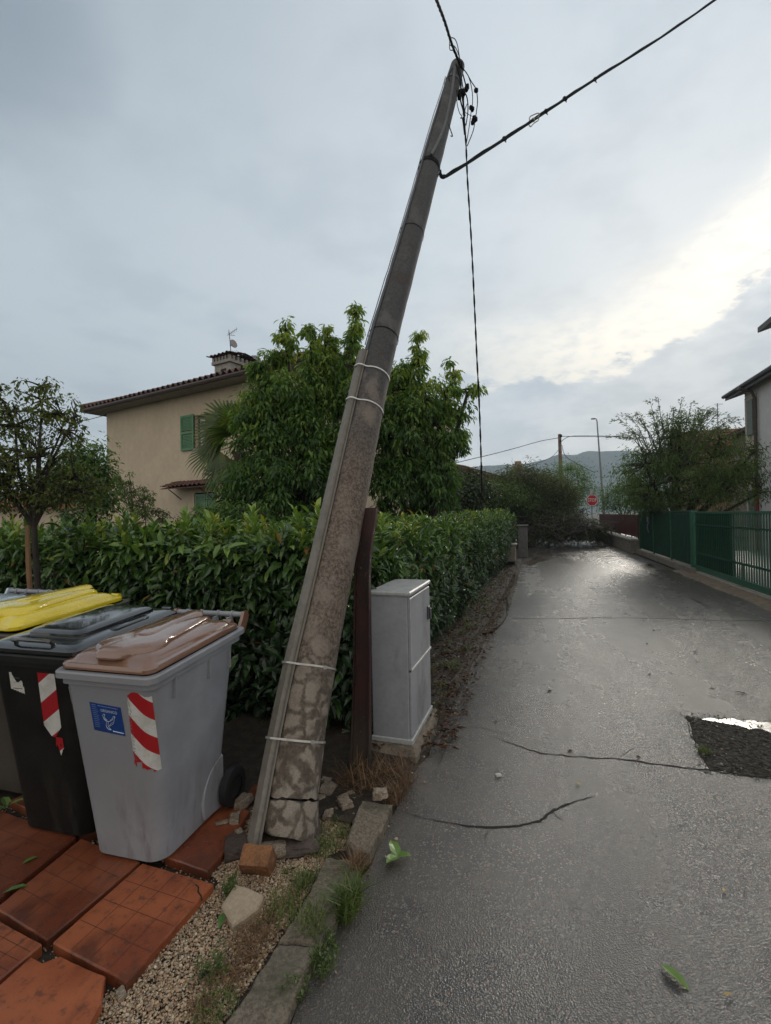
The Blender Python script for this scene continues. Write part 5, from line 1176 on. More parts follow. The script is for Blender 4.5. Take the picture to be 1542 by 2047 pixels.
M_big = leafmat('glossy_drooping_leaf', [(0, (0.026, 0.060, 0.022)), (.45, (0.080, 0.165, 0.036)), (.75, (0.18, 0.30, 0.055)), (1, (0.36, 0.42, 0.08))], .32, .5)
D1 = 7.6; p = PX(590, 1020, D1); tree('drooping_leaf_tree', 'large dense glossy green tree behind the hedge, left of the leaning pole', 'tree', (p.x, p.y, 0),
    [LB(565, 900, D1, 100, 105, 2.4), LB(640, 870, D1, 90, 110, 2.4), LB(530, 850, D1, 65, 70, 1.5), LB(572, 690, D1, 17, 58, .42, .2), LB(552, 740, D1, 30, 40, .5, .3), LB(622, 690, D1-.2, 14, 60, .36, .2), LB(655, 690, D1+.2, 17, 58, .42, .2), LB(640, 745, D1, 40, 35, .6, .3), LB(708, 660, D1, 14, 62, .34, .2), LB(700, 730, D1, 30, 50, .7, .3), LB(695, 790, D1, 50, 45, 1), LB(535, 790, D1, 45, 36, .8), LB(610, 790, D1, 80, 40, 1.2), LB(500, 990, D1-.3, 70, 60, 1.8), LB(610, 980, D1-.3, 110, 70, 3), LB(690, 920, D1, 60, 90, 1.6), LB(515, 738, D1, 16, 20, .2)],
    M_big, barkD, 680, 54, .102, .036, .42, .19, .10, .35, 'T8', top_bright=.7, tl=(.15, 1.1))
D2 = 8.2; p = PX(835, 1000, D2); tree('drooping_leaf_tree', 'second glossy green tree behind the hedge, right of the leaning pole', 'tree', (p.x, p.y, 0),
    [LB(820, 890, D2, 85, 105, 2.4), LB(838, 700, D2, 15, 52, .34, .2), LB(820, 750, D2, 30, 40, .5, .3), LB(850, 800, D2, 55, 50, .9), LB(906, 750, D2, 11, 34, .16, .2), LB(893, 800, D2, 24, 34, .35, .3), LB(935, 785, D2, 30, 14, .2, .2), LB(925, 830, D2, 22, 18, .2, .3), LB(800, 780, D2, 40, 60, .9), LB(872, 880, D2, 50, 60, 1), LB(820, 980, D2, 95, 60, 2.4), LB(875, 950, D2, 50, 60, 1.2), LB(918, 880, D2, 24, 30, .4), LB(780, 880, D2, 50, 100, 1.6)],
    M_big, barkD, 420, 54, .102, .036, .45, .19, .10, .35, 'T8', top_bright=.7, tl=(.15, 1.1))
M_plum = leafmat('olive_leaf', [(0, (0.035, 0.048, 0.018)), (.5, (0.12, 0.15, 0.036)), (.85, (0.22, 0.25, 0.055)), (1, (0.26, 0.16, 0.05))], .45, .5)
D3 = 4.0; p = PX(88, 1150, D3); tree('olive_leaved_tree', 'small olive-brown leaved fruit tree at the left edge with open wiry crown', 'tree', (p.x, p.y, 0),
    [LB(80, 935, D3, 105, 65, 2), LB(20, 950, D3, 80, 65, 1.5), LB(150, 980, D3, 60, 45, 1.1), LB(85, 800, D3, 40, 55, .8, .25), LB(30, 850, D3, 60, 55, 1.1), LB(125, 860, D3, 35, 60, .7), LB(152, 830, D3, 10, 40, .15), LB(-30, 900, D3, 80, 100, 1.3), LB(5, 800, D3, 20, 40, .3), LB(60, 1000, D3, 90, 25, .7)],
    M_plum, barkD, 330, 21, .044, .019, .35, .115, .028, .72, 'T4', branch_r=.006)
p = G(62, 1250); q = MB(); pts = [PX(62, 1200, 3.85), PX(58, 1150, 3.85), PX(56, 1100, 3.85), PX(55, 1050, 3.85)]; pts = [Vector((pts[0].x, pts[0].y, 0))]+pts; q.tube(pts, [.022, .020, .019, .018, .016], 8); q.build('wooden_stake', barkmat('stake_wood', (0.12, 0.06, 0.03), (0.22, 0.12, 0.06)), None, label='reddish brown peeling wooden stake beside the fruit tree at the left', category='stake')
M_feath = leafmat('feathery_leaf', [(0, (0.05, 0.075, 0.032)), (.5, (0.10, 0.165, 0.05)), (1, (0.19, 0.26, 0.085))], .5, .5)
D4 = 6.6; p = PX(275, 1040, D4); tree('feathery_shrub', 'sparse feathery grey-green shrub in front of the beige house wall', 'shrub', (p.x, p.y, 0),
    [LB(262, 985, D4, 26, 40, 1, .2), LB(290, 1015, D4, 26, 35, 1, .2), LB(318, 1035, D4, 14, 25, .6, .15), LB(240, 960, D4, 14, 14, .2, .1)], M_feath, barkB, 60, 40, .05, .012, .5, .11, .02, .5, 'T4', branch_r=.005)
M_mid = leafmat('mid_green_leaf', [(0, (0.045, 0.09, 0.028)), (.5, (0.11, 0.20, 0.05)), (1, (0.21, 0.32, 0.08))], .45, .5)
M_dark = leafmat('dark_green_leaf', [(0, (0.02, 0.034, 0.015)), (.5, (0.05, 0.075, 0.03)), (1, (0.10, 0.13, 0.05))], .5, .2)
for (px_, py_, d, lobes, lab, m, nc) in (
    (185, 960, 12, [(185, 920, 45, 35), (150, 950, 60, 40), (200, 970, 30, 50), (180, 1020, 50, 50)], 'green tree behind the fruit tree, left of the beige house', M_mid, 110),
    (1135, 990, 33, [(1135, 960, 50, 40), (1100, 965, 30, 30), (1170, 975, 30, 30), (1120, 1000, 60, 30)], 'bright green bushy tree behind the far brown utility pole', M_mid, 170),
    (1235, 990, 34, [(1235, 985, 40, 30), (1270, 975, 40, 35), (1215, 1005, 30, 20), (1290, 1000, 50, 30)], 'green shrubbery behind the stop sign and street lamp', M_mid, 150),
    (905, 990, 15, [(905, 985, 55, 45), (950, 990, 40, 45), (870, 1000, 40, 40)], 'dark olive bush between the glossy tree and the low brown house', M_dark, 150),
    (990, 990, 22, [(990, 995, 60, 32), (1040, 1000, 40, 35), (950, 1000, 40, 30)], 'grey-olive bush in front of the low brown house', M_feath, 150),
    (430, 1050, 6.2, [(450, 1030, 60, 25), (500, 1040, 60, 30), (390, 1055, 40, 18)], 'low green shrub just behind the hedge below the palm', M_mid, 60),
    ):
    p = PX(px_, py_, d); tree('garden_tree' if d > 10 else 'garden_shrub', lab, 'tree' if d > 10 else 'shrub', (p.x, p.y, 0), [LB(a, b_, d, c, e, c*e/1500) for a, b_, c, e in lobes], m, barkD, nc, 60, .12 if d > 10 else .06, .06 if d > 10 else .024, .3, .35*max(1, d/16) if d > 10 else .14, .08, .4, 'T4', branch_r=.012)
# feathery tree behind the green fence
D5 = 15.5; p = PX(1350, 1000, D5); tree('feathery_tree', 'wide airy feathery tree with wispy top behind the green fence', 'tree', (p.x, p.y, 0),
    [LB(1350, 960, D5, 110, 55, 3), LB(1430, 940, D5, 80, 50, 2.2), LB(1290, 930, D5, 60, 40, 1.6), LB(1360, 870, D5, 55, 50, 1.6), LB(1470, 960, D5, 60, 40, 1.4), LB(1510, 900, D5, 25, 12, .25), LB(1520, 985, D5, 25, 18, .3), LB(1380, 1000, D5, 110, 28, 2), LB(1440, 880, D5, 45, 30, .8), LB(1300, 990, D5, 60, 35, 1.4), LB(1345, 905, D5, 40, 60, 1.2)],
    M_feath, barkD, 480, 46, .13, .030, .45, .42, .14, .25, 'T4', tl=(.1, 1), branch_r=.014, stems=3)
tw = thing('feathery_tree', 'thin wispy shoots rising above the airy tree behind the green fence', 'tree', tuple(Vector((p.x+.2, p.y+.3, 0)))); sb = MB(); P = []; D = []; T = []
for i in range(44):
    a = rnd(-1, 1); s = PX(1345+a*45+rnd(-10, 10), 930, D5+rnd(-.8, .8)); e = PX(1345+a*115+rnd(-14, 14), 800+abs(a)*45+rnd(-14, 40), D5+rnd(-1.2, 1.2)); m = s.lerp(e, .55)+Z*.35*abs(a); e2 = e+Vector((a*.35, 0, -.05*abs(a))); sb.tube([s, m, e, e2], [.02, .013, .007, .003], 4)
    for seg in ((s, m, 10), (m, e, 34), (e, e2, 14)):
        for k in range(seg[2]): P.append(tuple(seg[0].lerp(seg[1], rnd(0, 1))+Vector((rnd(-.07, .07), rnd(-.07, .07), rnd(-.07, .07))))); D.append((rnd(-1, 1)+a*.6, rnd(-1, 1), rnd(-.5, .7))); T.append(rnd(0, .8))
tk = MB(); tk.tube([Vector((p.x+.2, p.y+.3, 0)), PX(1345, 930, D5)], [.08, .05], 7); tk.build('trunk', barkD, tw); sb.build('shoots', barkG, tw); lf = MB(); n = len(P); lf.leaves(P, D, rng.normal(0, 1, (n, 3)), rng.uniform(.07, .15, n), .026, T, 'T4'); lf.build('leaves', M_feath, tw)
# ---- palm
pl = PX(482, 893, 9.0); pt = thing('fan_palm', 'fan palm with spiky leaves half hidden between the beige house and the big tree', 'palm', (pl.x, pl.y, 0)); M_palm = leafmat('palm_blade', [(0, (0.025, 0.05, 0.014)), (.6, (0.075, 0.115, 0.026)), (1, (0.17, 0.20, 0.05))], .4, .4)
tb = MB(); tb.tube([Vector((pl.x, pl.y, 0)), Vector((pl.x+.02, pl.y, 1.2)), pl-Z*.1], [.17, .15, .14], 12); tb.build('trunk', barkmat('palm_fibre', (0.03, 0.018, 0.010), (0.07, 0.045, 0.025), 25), pt)
def fan(c, dirv, nrm, L, n=30, tl=.5):
    dirv = Vector(dirv).normalized(); nrm = (Vector(nrm)-dirv*Vector(nrm).dot(dirv)).normalized(); side = dirv.cross(nrm); hub = Vector(c)+dirv*L*.45; b = MB(); b.tube([Vector(c), Vector(c)+dirv*L*.22+Z*.03, hub], [.014, .011, .008], 5)
    for i in range(n):
        a = R(-112+224*i/(n-1)); dd = dirv*math.cos(a)+side*math.sin(a); ll = L*(.72-.12*abs(math.sin(a)))*rnd(.9, 1.05); droopv = Vector((0, 0, -.10*ll)); w = .027
        q0 = hub; q1 = hub+dd*ll*.5+nrm*.02; q2 = hub+dd*ll*.85+droopv; q3 = hub+dd*ll+droopv*2.4; s = dd.cross(nrm)
        b.add([tuple(v) for v in (q0-s*w*.3, q0+s*w*.3, q1-s*w+nrm*.004, q1+s*w+nrm*.004, q2-s*w*.6, q2+s*w*.6, q3)], [(0, 1, 3, 2), (2, 3, 5, 4), (4, 5, 6)], 0, min(1, max(0, tl+rnd(-.25, .3))))
    return b.build('frond', M_palm, pt)
for (tx, ty, dd, L) in ((412, 838, 0, 1.15), (425, 795, -.3, 1.15), (470, 755, -.1, 1.1), (415, 905, -.2, 1.05), (500, 742, .2, 1.1), (440, 948, -.4, 1.0), (450, 985, -.2, .9), (540, 780, .3, 1.1), (560, 850, -.3, 1.1), (530, 920, -.5, 1.0), (455, 830, -.9, 1.0), (480, 960, -.5, .9), (430, 760, .4, 1.1), (475, 800, -.9, 1.1)):
    e = PX(tx, ty, 9.2+dd); fan(pl, e-pl, Vector((0, -1, .55)), L*.88, 30, .5)
# ---- fallen tree across the road
M_fall = leafmat('fallen_dull_leaf', [(0, (0.03, 0.036, 0.02)), (.5, (0.10, 0.125, 0.06)), (.9, (0.18, 0.21, 0.105)), (1, (0.24, 0.22, 0.14))], .6, .35)
D6 = 23.5; p = PX(1215, 1058, D6-.8)
ft = tree('fallen_tree', 'big dark dull-leaved tree lying fallen right across the road before the junction', 'fallen tree', (PX(960, 1040, D6).x, PX(960, 1040, D6).y, 0),
    [LB(1080, 968, D6+1, 45, 30, .9, 1.5), LB(1010, 968, D6+.8, 60, 28, 1, 1.5), LB(930, 972, D6+.5, 45, 28, .8, 1.5), LB(1105, 982, D6+.2, 36, 32, 1.0, 1.3), LB(1050, 955, D6-.4, 45, 26, .9, 1.3), LB(1132, 1018, D6-.2, 26, 26, .6, 1.1), LB(1185, 1062, D6-.4, 22, 13, .35, .8), LB(985, 1040, D6-1.2, 45, 26, 1, 1.2), LB(1120, 1000, D6+.6, 30, 28, .8, 1.2), LB(1090, 1040, D6, 70, 38, 2.6, 2.2), LB(1030, 1020, D6, 50, 45, 1.8, 2), LB(960, 1005, D6, 60, 35, 1.6, 2), LB(1060, 990, D6+.5, 45, 35, 1.2, 2), LB(1150, 1062, D6-.3, 50, 20, 1.2, 1.6), LB(1100, 1000, D6+.5, 40, 35, 1.0, 1.5), LB(1075, 1068, D6-.8, 50, 16, 1.2, 1.5), LB(1020, 1060, D6-.5, 40, 20, .9, 1.4), LB(1195, 1065, D6-.3, 25, 14, .4, 1), LB(900, 1005, D6, 50, 25, .8, 1.5)],
    M_fall, barkG, 960, 46, .19, .040, .25, .5, .12, .2, 'T4', branch_r=.022)
b = MB(); b.tube([PX(1205, 1058, D6-1.4), PX(1150, 1050, D6-1.2), PX(1100, 1046, D6-1), PX(1030, 1040, D6)], [.11, .13, .13, .09], 9)
for i in range(90):
    s = PX(rnd(1000, 1195), rnd(1030, 1070), D6-1.2-rnd(0, .8)); b.tube([s, s+Vector((rnd(-.5, .5), rnd(-.5, .1), rnd(-.1, .5))), s+Vector((rnd(-1.3, 1.3), rnd(-.9, .2), max(.05-s.z, rnd(-.9, .7))))], [.03, .018, .006], 5)
b.build('bare_limbs', barkG, ft, label='grey bare limb and broken branches on the right of the fallen crown')
b = MB(); 
for i in range(50):
    P = [G(rnd(1040, 1215), rnd(1084, 1100), .03)]; a = rnd(0, 3.1); P.append(P[0]+Vector((math.cos(a)*rnd(.15, .6), math.sin(a)*.3, rnd(0, .06)))); b.tube(P, .012, 4)
b.build('broken_twigs', barkD, None, kind='stuff', label='broken twigs scattered on the road in front of the fallen tree', category='twigs')
q = PX(1112, 1045, 22); tree('dry_bush', 'pale pinkish dried bush at the junction right of the fallen crown', 'bush', (q.x, q.y+1.2, .0), [LB(1112, 1042, 23.4, 9, 14, 1), LB(1150, 1038, 23.6, 22, 16, 1.2)], leafmat('dried_pink', [(0, (0.09, 0.07, 0.055)), (1, (0.24, 0.18, 0.15))], .7, .2), barkB, 26, 50, .06, .03, .1, .22, .03, .3)
# ================================================================== HOUSES
def corru(b, a, e, up, n, rows, amp=.045, mi=0, thick=.06):
    """tiled slope: eave from a to e, up = vector from eave to ridge; rolls run up the slope, courses step"""
    a, e, up = Vector(a), Vector(e), Vector(up); L = (e-a).length; ex = (e-a)/L; nr = ex.cross(up.normalized()).normalized()
    if nr.z < 0: nr = -nr
    per = 6; cols = n*per; V = []
    for j in range(rows):
        for z, s in ((0, .03), (1, 0)):
            for i in range(cols+1):
                ph = 2*math.pi*i/per; V.append(tuple(a+ex*(L*i/cols)+up*((j+z*1.0)/rows)+nr*(amp*math.sin(ph)*1.0+s+.02*mno.noise(Vector((i//per*3.3, j*2.1, 1))))))
    w = cols+1; F = [(2*j*w+i, 2*j*w+i+1, (2*j+1)*w+i+1, (2*j+1)*w+i) for j in range(rows) for i in range(cols)]
    F += [((2*j+1)*w+i, (2*j+1)*w+i+1, (2*j+2)*w+i+1, (2*j+2)*w+i) for j in range(rows-1) for i in range(cols)]
    b.add(V, F, mi, .5, True)
    return b
t = NT('old_clay_tiles'); a = t.noise(3, 6, .65); b_ = t.noise(20, 5, .7); c = t.mix(t.ss(b_, .35, .65), (0.055, 0.026, 0.020), (0.16, 0.072, 0.048)); c = t.mix(t.ss(a, .45, .65, 0, .7), c, (0.10, 0.065, 0.05)); c = t.mix(t.ss(b_, .62, .72, 0, .6), c, (0.03, 0.025, 0.02)); t.set(c, .8); M_tile = t.m
M_tile2 = plain('orange_clay_tiles', (0.24, 0.105, 0.06), .8, 0, .45, 6, dirt=(0.08, 0.05, 0.035))
M_stucco = plain('beige_stucco', (0.52, 0.425, 0.31), .9, 0, .09, .9, .15, 40, dirt=(0.37, 0.30, 0.225), dirtamt=.45); M_soff = plain('soffit_grey', (0.26, 0.245, 0.22), .8)
M_shut = plain('green_shutter_paint', (0.075, 0.20, 0.085), .5, 0, .2, 5); M_shut2 = plain('pale_green_shutter', (0.14, 0.27, 0.16), .55, 0, .2, 5); M_stone = plain('sill_stone', (0.30, 0.27, 0.23), .8); M_gutter = plain('gutter_brown', (0.055, 0.035, 0.03), .5)
def glassm():
    t = NT('window_glass'); t.set((0.02, 0.024, 0.028), .06, 0, .8); return t.m
M_glass = glassm(); M_curtain = plain('curtain', (0.45, 0.45, 0.46), .8, 0, .15, 3)
wl = PX(214, 900, 19.0); wr_ = PX(500, 900, 14.9); hdv = Vector((wr_.x-wl.x, wr_.y-wl.y, 0)); hdv.normalize(); inn = Vector((-hdv.y, hdv.x, 0)); W0 = Vector((wl.x, wl.y, 0)); eave = PX(213, 826, 19.0).z
hs = thing('beige_house', 'two-storey beige stuccoed house with brown tiled eaves and green shutters on the left', 'house', tuple(W0))
HL, HDp = 11.0, 9.0
def onwall(px, py):
    """point on the front wall seen at a picture position"""
    v = ray(px, py); o = Vector((0, 0, CAMH)); tt = (W0-o).dot(inn)/v.dot(inn); return o+v*tt
def wloc(px, py): q = onwall(px, py); return ((q-W0).dot(hdv), q.z)
b = MB()
u1a, z1a = wloc(391, 897); u1b, z1b = wloc(421, 825); u2a, _ = wloc(389, 1050); u2b, z2b = wloc(432, 983)
def wallgrid(b, us, zs, holes, P0, dv, nv, th=.3):
    for i in range(len(us)-1):
        for j in range(len(zs)-1):
            if (i, j) in holes: continue
            a = P0+dv*us[i]+Z*zs[j]; b.add([tuple(q) for q in (a, P0+dv*us[i+1]+Z*zs[j], P0+dv*us[i+1]+Z*zs[j+1], P0+dv*us[i]+Z*zs[j+1])], [(0, 1, 2, 3)])
us = [0, u2a, u1a, u2b, u1b, HL] if False else sorted([0, u1a, u1b, u2a, u2b, HL]); zs = sorted([0, .25, z2b, z1a, z1b, eave]); ho = set()
for i in range(len(us)-1):
    for j in range(len(zs)-1):
        mu, mz = (us[i]+us[i+1])/2, (zs[j]+zs[j+1])/2
        if (u1a < mu < u1b and z1a < mz < z1b) or (u2a < mu < u2b and .25 < mz < z2b): ho.add((i, j))
wallgrid(b, us, zs, ho, W0, hdv, inn)
b.obox(W0+inn*.001, inn*HDp, Z*eave, hdv*.05); b.obox(W0+hdv*(HL-.05)+inn*.001, inn*HDp, Z*eave, hdv*.05); b.obox(W0+inn*HDp, hdv*HL, Z*eave, inn*.05)
for (ua, ub, za, zb) in ((u1a, u1b, z1a, z1b), (u2a, u2b, .25, z2b)):
    for (o, e1) in ((W0+hdv*ua+Z*za, Z*(zb-za)), (W0+hdv*ub+Z*za, Z*(zb-za)), (W0+hdv*ua+Z*zb, hdv*(ub-ua)), (W0+hdv*ua+Z*za, hdv*(ub-ua))): b.add([tuple(q) for q in (o, o+e1, o+e1+inn*.22, o+inn*.22)], [(0, 1, 2, 3)])
b.build('wall', M_stucco, hs)
OV = .55
b = MB(); b.obox(W0-hdv*OV-inn*OV+Z*(eave+.0), hdv*(HL+2*OV), inn*(HDp+2*OV), Z*.12); b.build('soffit', M_soff, hs)
b = MB(); ridge_h = 1.9; E0 = W0-hdv*(OV+.1)-inn*(OV+.1)+Z*(eave+.15); E1 = W0+hdv*(HL+OV+.1)-inn*(OV+.1)+Z*(eave+.15); half = (HDp+2*OV)/2
# hip roof: front slope as rows that shorten towards the ridge
rows = 16
for j in range(rows):
    f0_, f1_ = j/rows, (j+1)/rows; a = E0+(hdv*half+inn*half+Z*ridge_h)*f0_; e = E1+(-hdv*half+inn*half+Z*ridge_h)*f0_; corru(b, a, e, (inn*half+Z*ridge_h)/rows*1.05, max(4, int((e-a).length/.27)), 1, .065)
E2 = W0-hdv*(OV+.1)+inn*(HDp+OV+.1)+Z*(eave+.15)
for j in range(rows):
    f0_ = j/rows; a = E2+(hdv*half-inn*half+Z*ridge_h)*f0_; e = E0+(hdv*half+inn*half+Z*ridge_h)*f0_; corru(b, a, e, (hdv*half+Z*ridge_h)/rows*1.05, max(4, int((e-a).length/.27)), 1, .065)
RA = E0+hdv*half+inn*half+Z*ridge_h; RB = E1-hdv*half+inn*half+Z*ridge_h; E3 = E1+inn*(HDp+2*OV+.2); b.add([tuple(q) for q in (RA, RB, E3, E2)], [(0, 1, 2, 3)]); b.add([tuple(q) for q in (RB, E1, E3)], [(0, 1, 2)])
b.tube([E0+Z*.05, RA+Z*.05], .11, 8); roof = b.build('roof', M_tile, hs)
b = MB(); b.tube([W0-hdv*(OV+.05)-inn*(OV+.06)+Z*(eave+.06), W0+hdv*(HL+OV)-inn*(OV+.06)+Z*(eave+.06)], .075, 8); b.tube([W0-hdv*(OV+.06)-inn*(OV+.05)+Z*(eave+.06), W0-hdv*(OV+.06)+inn*(HDp+OV)+Z*(eave+.06)], .075, 8); b.build('gutter', M_gutter, hs)
def obx(name, par, mat, ua, ub, za, zb, t0, t1, lab=None):
    b = MB(); b.obox(W0+hdv*ua+Z*za+inn*t0, hdv*(ub-ua), Z*(zb-za), inn*(t1-t0)); return b.build(name, mat, par, **({'label': lab} if lab else {}))
w = obx('window', hs, M_glass, u1a+.05, u1b-.05, z1a+.05, z1b-.05, .17, .19, 'open upper window beside one green shutter')
b = MB()
for (ua, ub, za, zb) in ((u1a, u1a+.06, z1a, z1b), (u1b-.06, u1b, z1a, z1b), (u1a+.06, u1b-.06, z1a, z1a+.06), (u1a+.06, u1b-.06, z1b-.06, z1b), ((u1a+u1b)/2-.03, (u1a+u1b)/2+.03, z1a+.06, z1b-.06)): b.obox(W0+hdv*ua+Z*za+inn*.12, hdv*(ub-ua), Z*(zb-za), inn*.05)
b.build('frame', plain('window_frame_brown', (0.09, 0.06, 0.045), .6), w); obx('curtain', w, M_curtain, u1a+.07, (u1a+u1b)/2-.04, z1a+.07, z1b-.07, .155, .165); obx('sill', w, M_stone, u1a-.06, u1b+.06, z1a-.06, z1a-.001, -.06, .16)
def shutter(ua, ub, za, zb, t0, mat, lab, par=None):
    b = MB(); th = .04
    for (a, c, d_, e) in ((ua, ua+.07, za, zb), (ub-.07, ub, za, zb), (ua+.07, ub-.07, za, za+.08), (ua+.07, ub-.07, zb-.08, zb), (ua+.07, ub-.07, (za+zb)/2-.04, (za+zb)/2+.04)): b.obox(W0+hdv*a+Z*d_+inn*t0, hdv*(c-a), Z*(e-d_), inn*th)
    z = za+.09
    while z < zb-.1:
        if abs(z-(za+zb)/2) > .07: b.obox(W0+hdv*(ua+.07)+Z*z+inn*(t0+.005), hdv*(ub-ua-.14), Z*.012+inn*.022*0, inn*.03); b.obox(W0+hdv*(ua+.071)+Z*(z+.012)+inn*(t0+.02), hdv*(ub-ua-.142), Z*.03, inn*.01)
        z += .05
    return b.build('shutter', mat, par or hs, label=lab)
us_, _ = wloc(364, 860); shutter(us_, u1a-.02, z1a-.03, z1b+.05, -.07, M_shut, 'open green shutter left of the upper window')
obx('shutter_hinge', hs, M_gutter, u1a-.03, u1a, z1a, z1b, -.03, 0)
um = (u2a+u2b)/2; shutter(u2a+.02, um-.01, .28, z2b-.04, .02, M_shut2, 'left leaf of the closed slatted shutters below the small canopy'); shutter(um+.01, u2b-.02, .28, z2b-.04, .02, M_shut2, 'right leaf of the closed slatted shutters below the small canopy')
uc0, zc0 = wloc(352, 975); b = MB(); corru(b, W0+hdv*(uc0)-inn*.62+Z*(zc0-.02), W0+hdv*(uc0+2.2)-inn*.62+Z*(zc0-.02), inn*.62+Z*.22, 10, 3, .03); b.obox(W0+hdv*uc0-inn*.6+Z*(zc0-.09), hdv*2.2, inn*.595+Z*.17, Z*.025); cn = b.build('canopy', M_tile, hs, label='small tiled canopy over the ground-floor shutters')
b = MB(); b.tube([W0+hdv*(uc0+.3)-inn*.5+Z*(zc0-.09), W0+hdv*(uc0+.3)-inn*.02+Z*(zc0-.42)], .018, 6); b.tube([W0+hdv*(uc0+1.9)-inn*.5+Z*(zc0-.09), W0+hdv*(uc0+1.9)-inn*.02+Z*(zc0-.42)], .018, 6); b.build('bracket', M_gutter, cn)
# chimney, aerial, dishes
cc = PX(468, 745, 17.2); zc = cc.z; b = MB(); rz_ = math.atan2(hdv.y, hdv.x); b.box((cc.x, cc.y, zc-.55), (.80, 1.05, 1.5), rz_); M_chim = plain('chimney_render', (0.30, 0.28, 0.25), .9, 0, .3, 8, .3); chm = b.build('chimney', M_chim, roof)
b = MB(); b.box((cc.x, cc.y, zc+.24), (.95, 1.2, .10), rz_)
for k in range(6):
    for s in (-1, 1): q = Vector((cc.x, cc.y, zc+.36))+hdv*(-.40+.16*k)+inn*s*.55; b.box(q, (.09, .09, .14), rz_)
for k in range(5):
    for s in (-1, 1): q = Vector((cc.x, cc.y, zc+.36))+inn*(-.40+.2*k)+hdv*s*.42; b.box(q, (.09, .09, .14), rz_)
b.build('chimney_crown', M_chim, roof)
b = MB(); o = Vector((cc.x, cc.y, zc+.45)); corru(b, o-hdv*.6-inn*.72, o+hdv*.6-inn*.72, inn*.72+Z*.14, 6, 2, .03); corru(b, o+hdv*.6+inn*.72, o-hdv*.6+inn*.72, -inn*.72+Z*.14, 6, 2, .03); b.build('chimney_cap', M_tile, roof)
b = MB(); b.obox(Vector((cc.x, cc.y, zc-.38))-inn*.531+hdv*-.08, hdv*.28, Z*.38, inn*.01); b.build('chimney_opening', M_dark if False else plain('flue_dark', (.02, .02, .02), .9), roof)
M_metal = plain('aerial_metal', (0.10, 0.10, 0.11), .4, .6); M_dish = plain('dish_pinkish_grey', (0.24, 0.20, 0.20), .5, 0, .15); M_dish2 = plain('dish_grey', (0.20, 0.20, 0.23), .5, 0, .15)
ax = Vector((cc.x, cc.y, zc+.5))-hdv*.12
an = thing('tv_aerial', 'thin rooftop aerial with a small pinkish dish on the chimney of the beige house', 'aerial', tuple(ax))
b = MB(); b.tube([ax, ax+Z*1.02-hdv*.1], .014, 6); at = ax+Z*.93-hdv*.1; b.tube([at-hdv*.1+Z*.0, at+hdv*.42+Z*.13], .009, 5); b.tube([at, at+hdv*.3-Z*.10], .008, 5); lw = ax+Z*.22
b.tube([lw-hdv*.22+Z*.02, lw+hdv*.5-Z*.05], .009, 5)
for k in range(7): q = lw+hdv*(-.18+.1*k)-Z*.01*k; b.tube([q-inn*.16+Z*.06, q+inn*.16-Z*.03], .005, 4)
for k in range(5): q = at+hdv*(.02+.09*k)+Z*.028*k; b.tube([q-Z*.08, q+Z*.08], .005, 4)
b.tube([at-Z*.0, at+Z*.17], .006, 4); b.tube([at-hdv*.06, at-hdv*.02+Z*.2], .005, 4); b.build('mast', M_metal, an)
def dish(name, c, r, nrm, mat, par=None, **k):
    nrm = Vector(nrm).normalized(); e1 = nrm.orthogonal().normalized(); e2 = nrm.cross(e1); b = MB(); rg = []
    for f, dz in ((1, .0), (.98, -.01), (.75, -.045*r/.3), (.4, -.08*r/.3), (.05, -.095*r/.3)): rg.append([Vector(c)+(e1*math.cos(a)+e2*math.sin(a))*r*f+nrm*dz for a in [2*math.pi*i/28 for i in range(28)]])
    rg2 = [[p-nrm*.012 for p in r_] for r_ in rg[::-1]]; b.loft(rg+rg2)
    b.tube([Vector(c)-nrm*.09, Vector(c)-nrm*.22-Z*.0], .016, 6); return b.build(name, mat, par, **k)
dish('dish', ax+Z*.56+hdv*.13, .155, Vector((.85, -.6, .25)), M_dish, an)
dish('satellite_dish', PX(506, 724, 17.4), .30, Vector((-.1, -1, .3)), M_dish2, None, label='larger round grey satellite dish right of the chimney', category='satellite dish')
b = MB(); q0 = PX(213, 826, 19.3); b.tube(spl([PX(140, 846, 17.5), PX(180, 838, 18), PX(213, 829, 18.9)]), .012, 4); b.build('house_cable', M_black, None, label='thin cable running left from the eave corner of the beige house', category='cable')
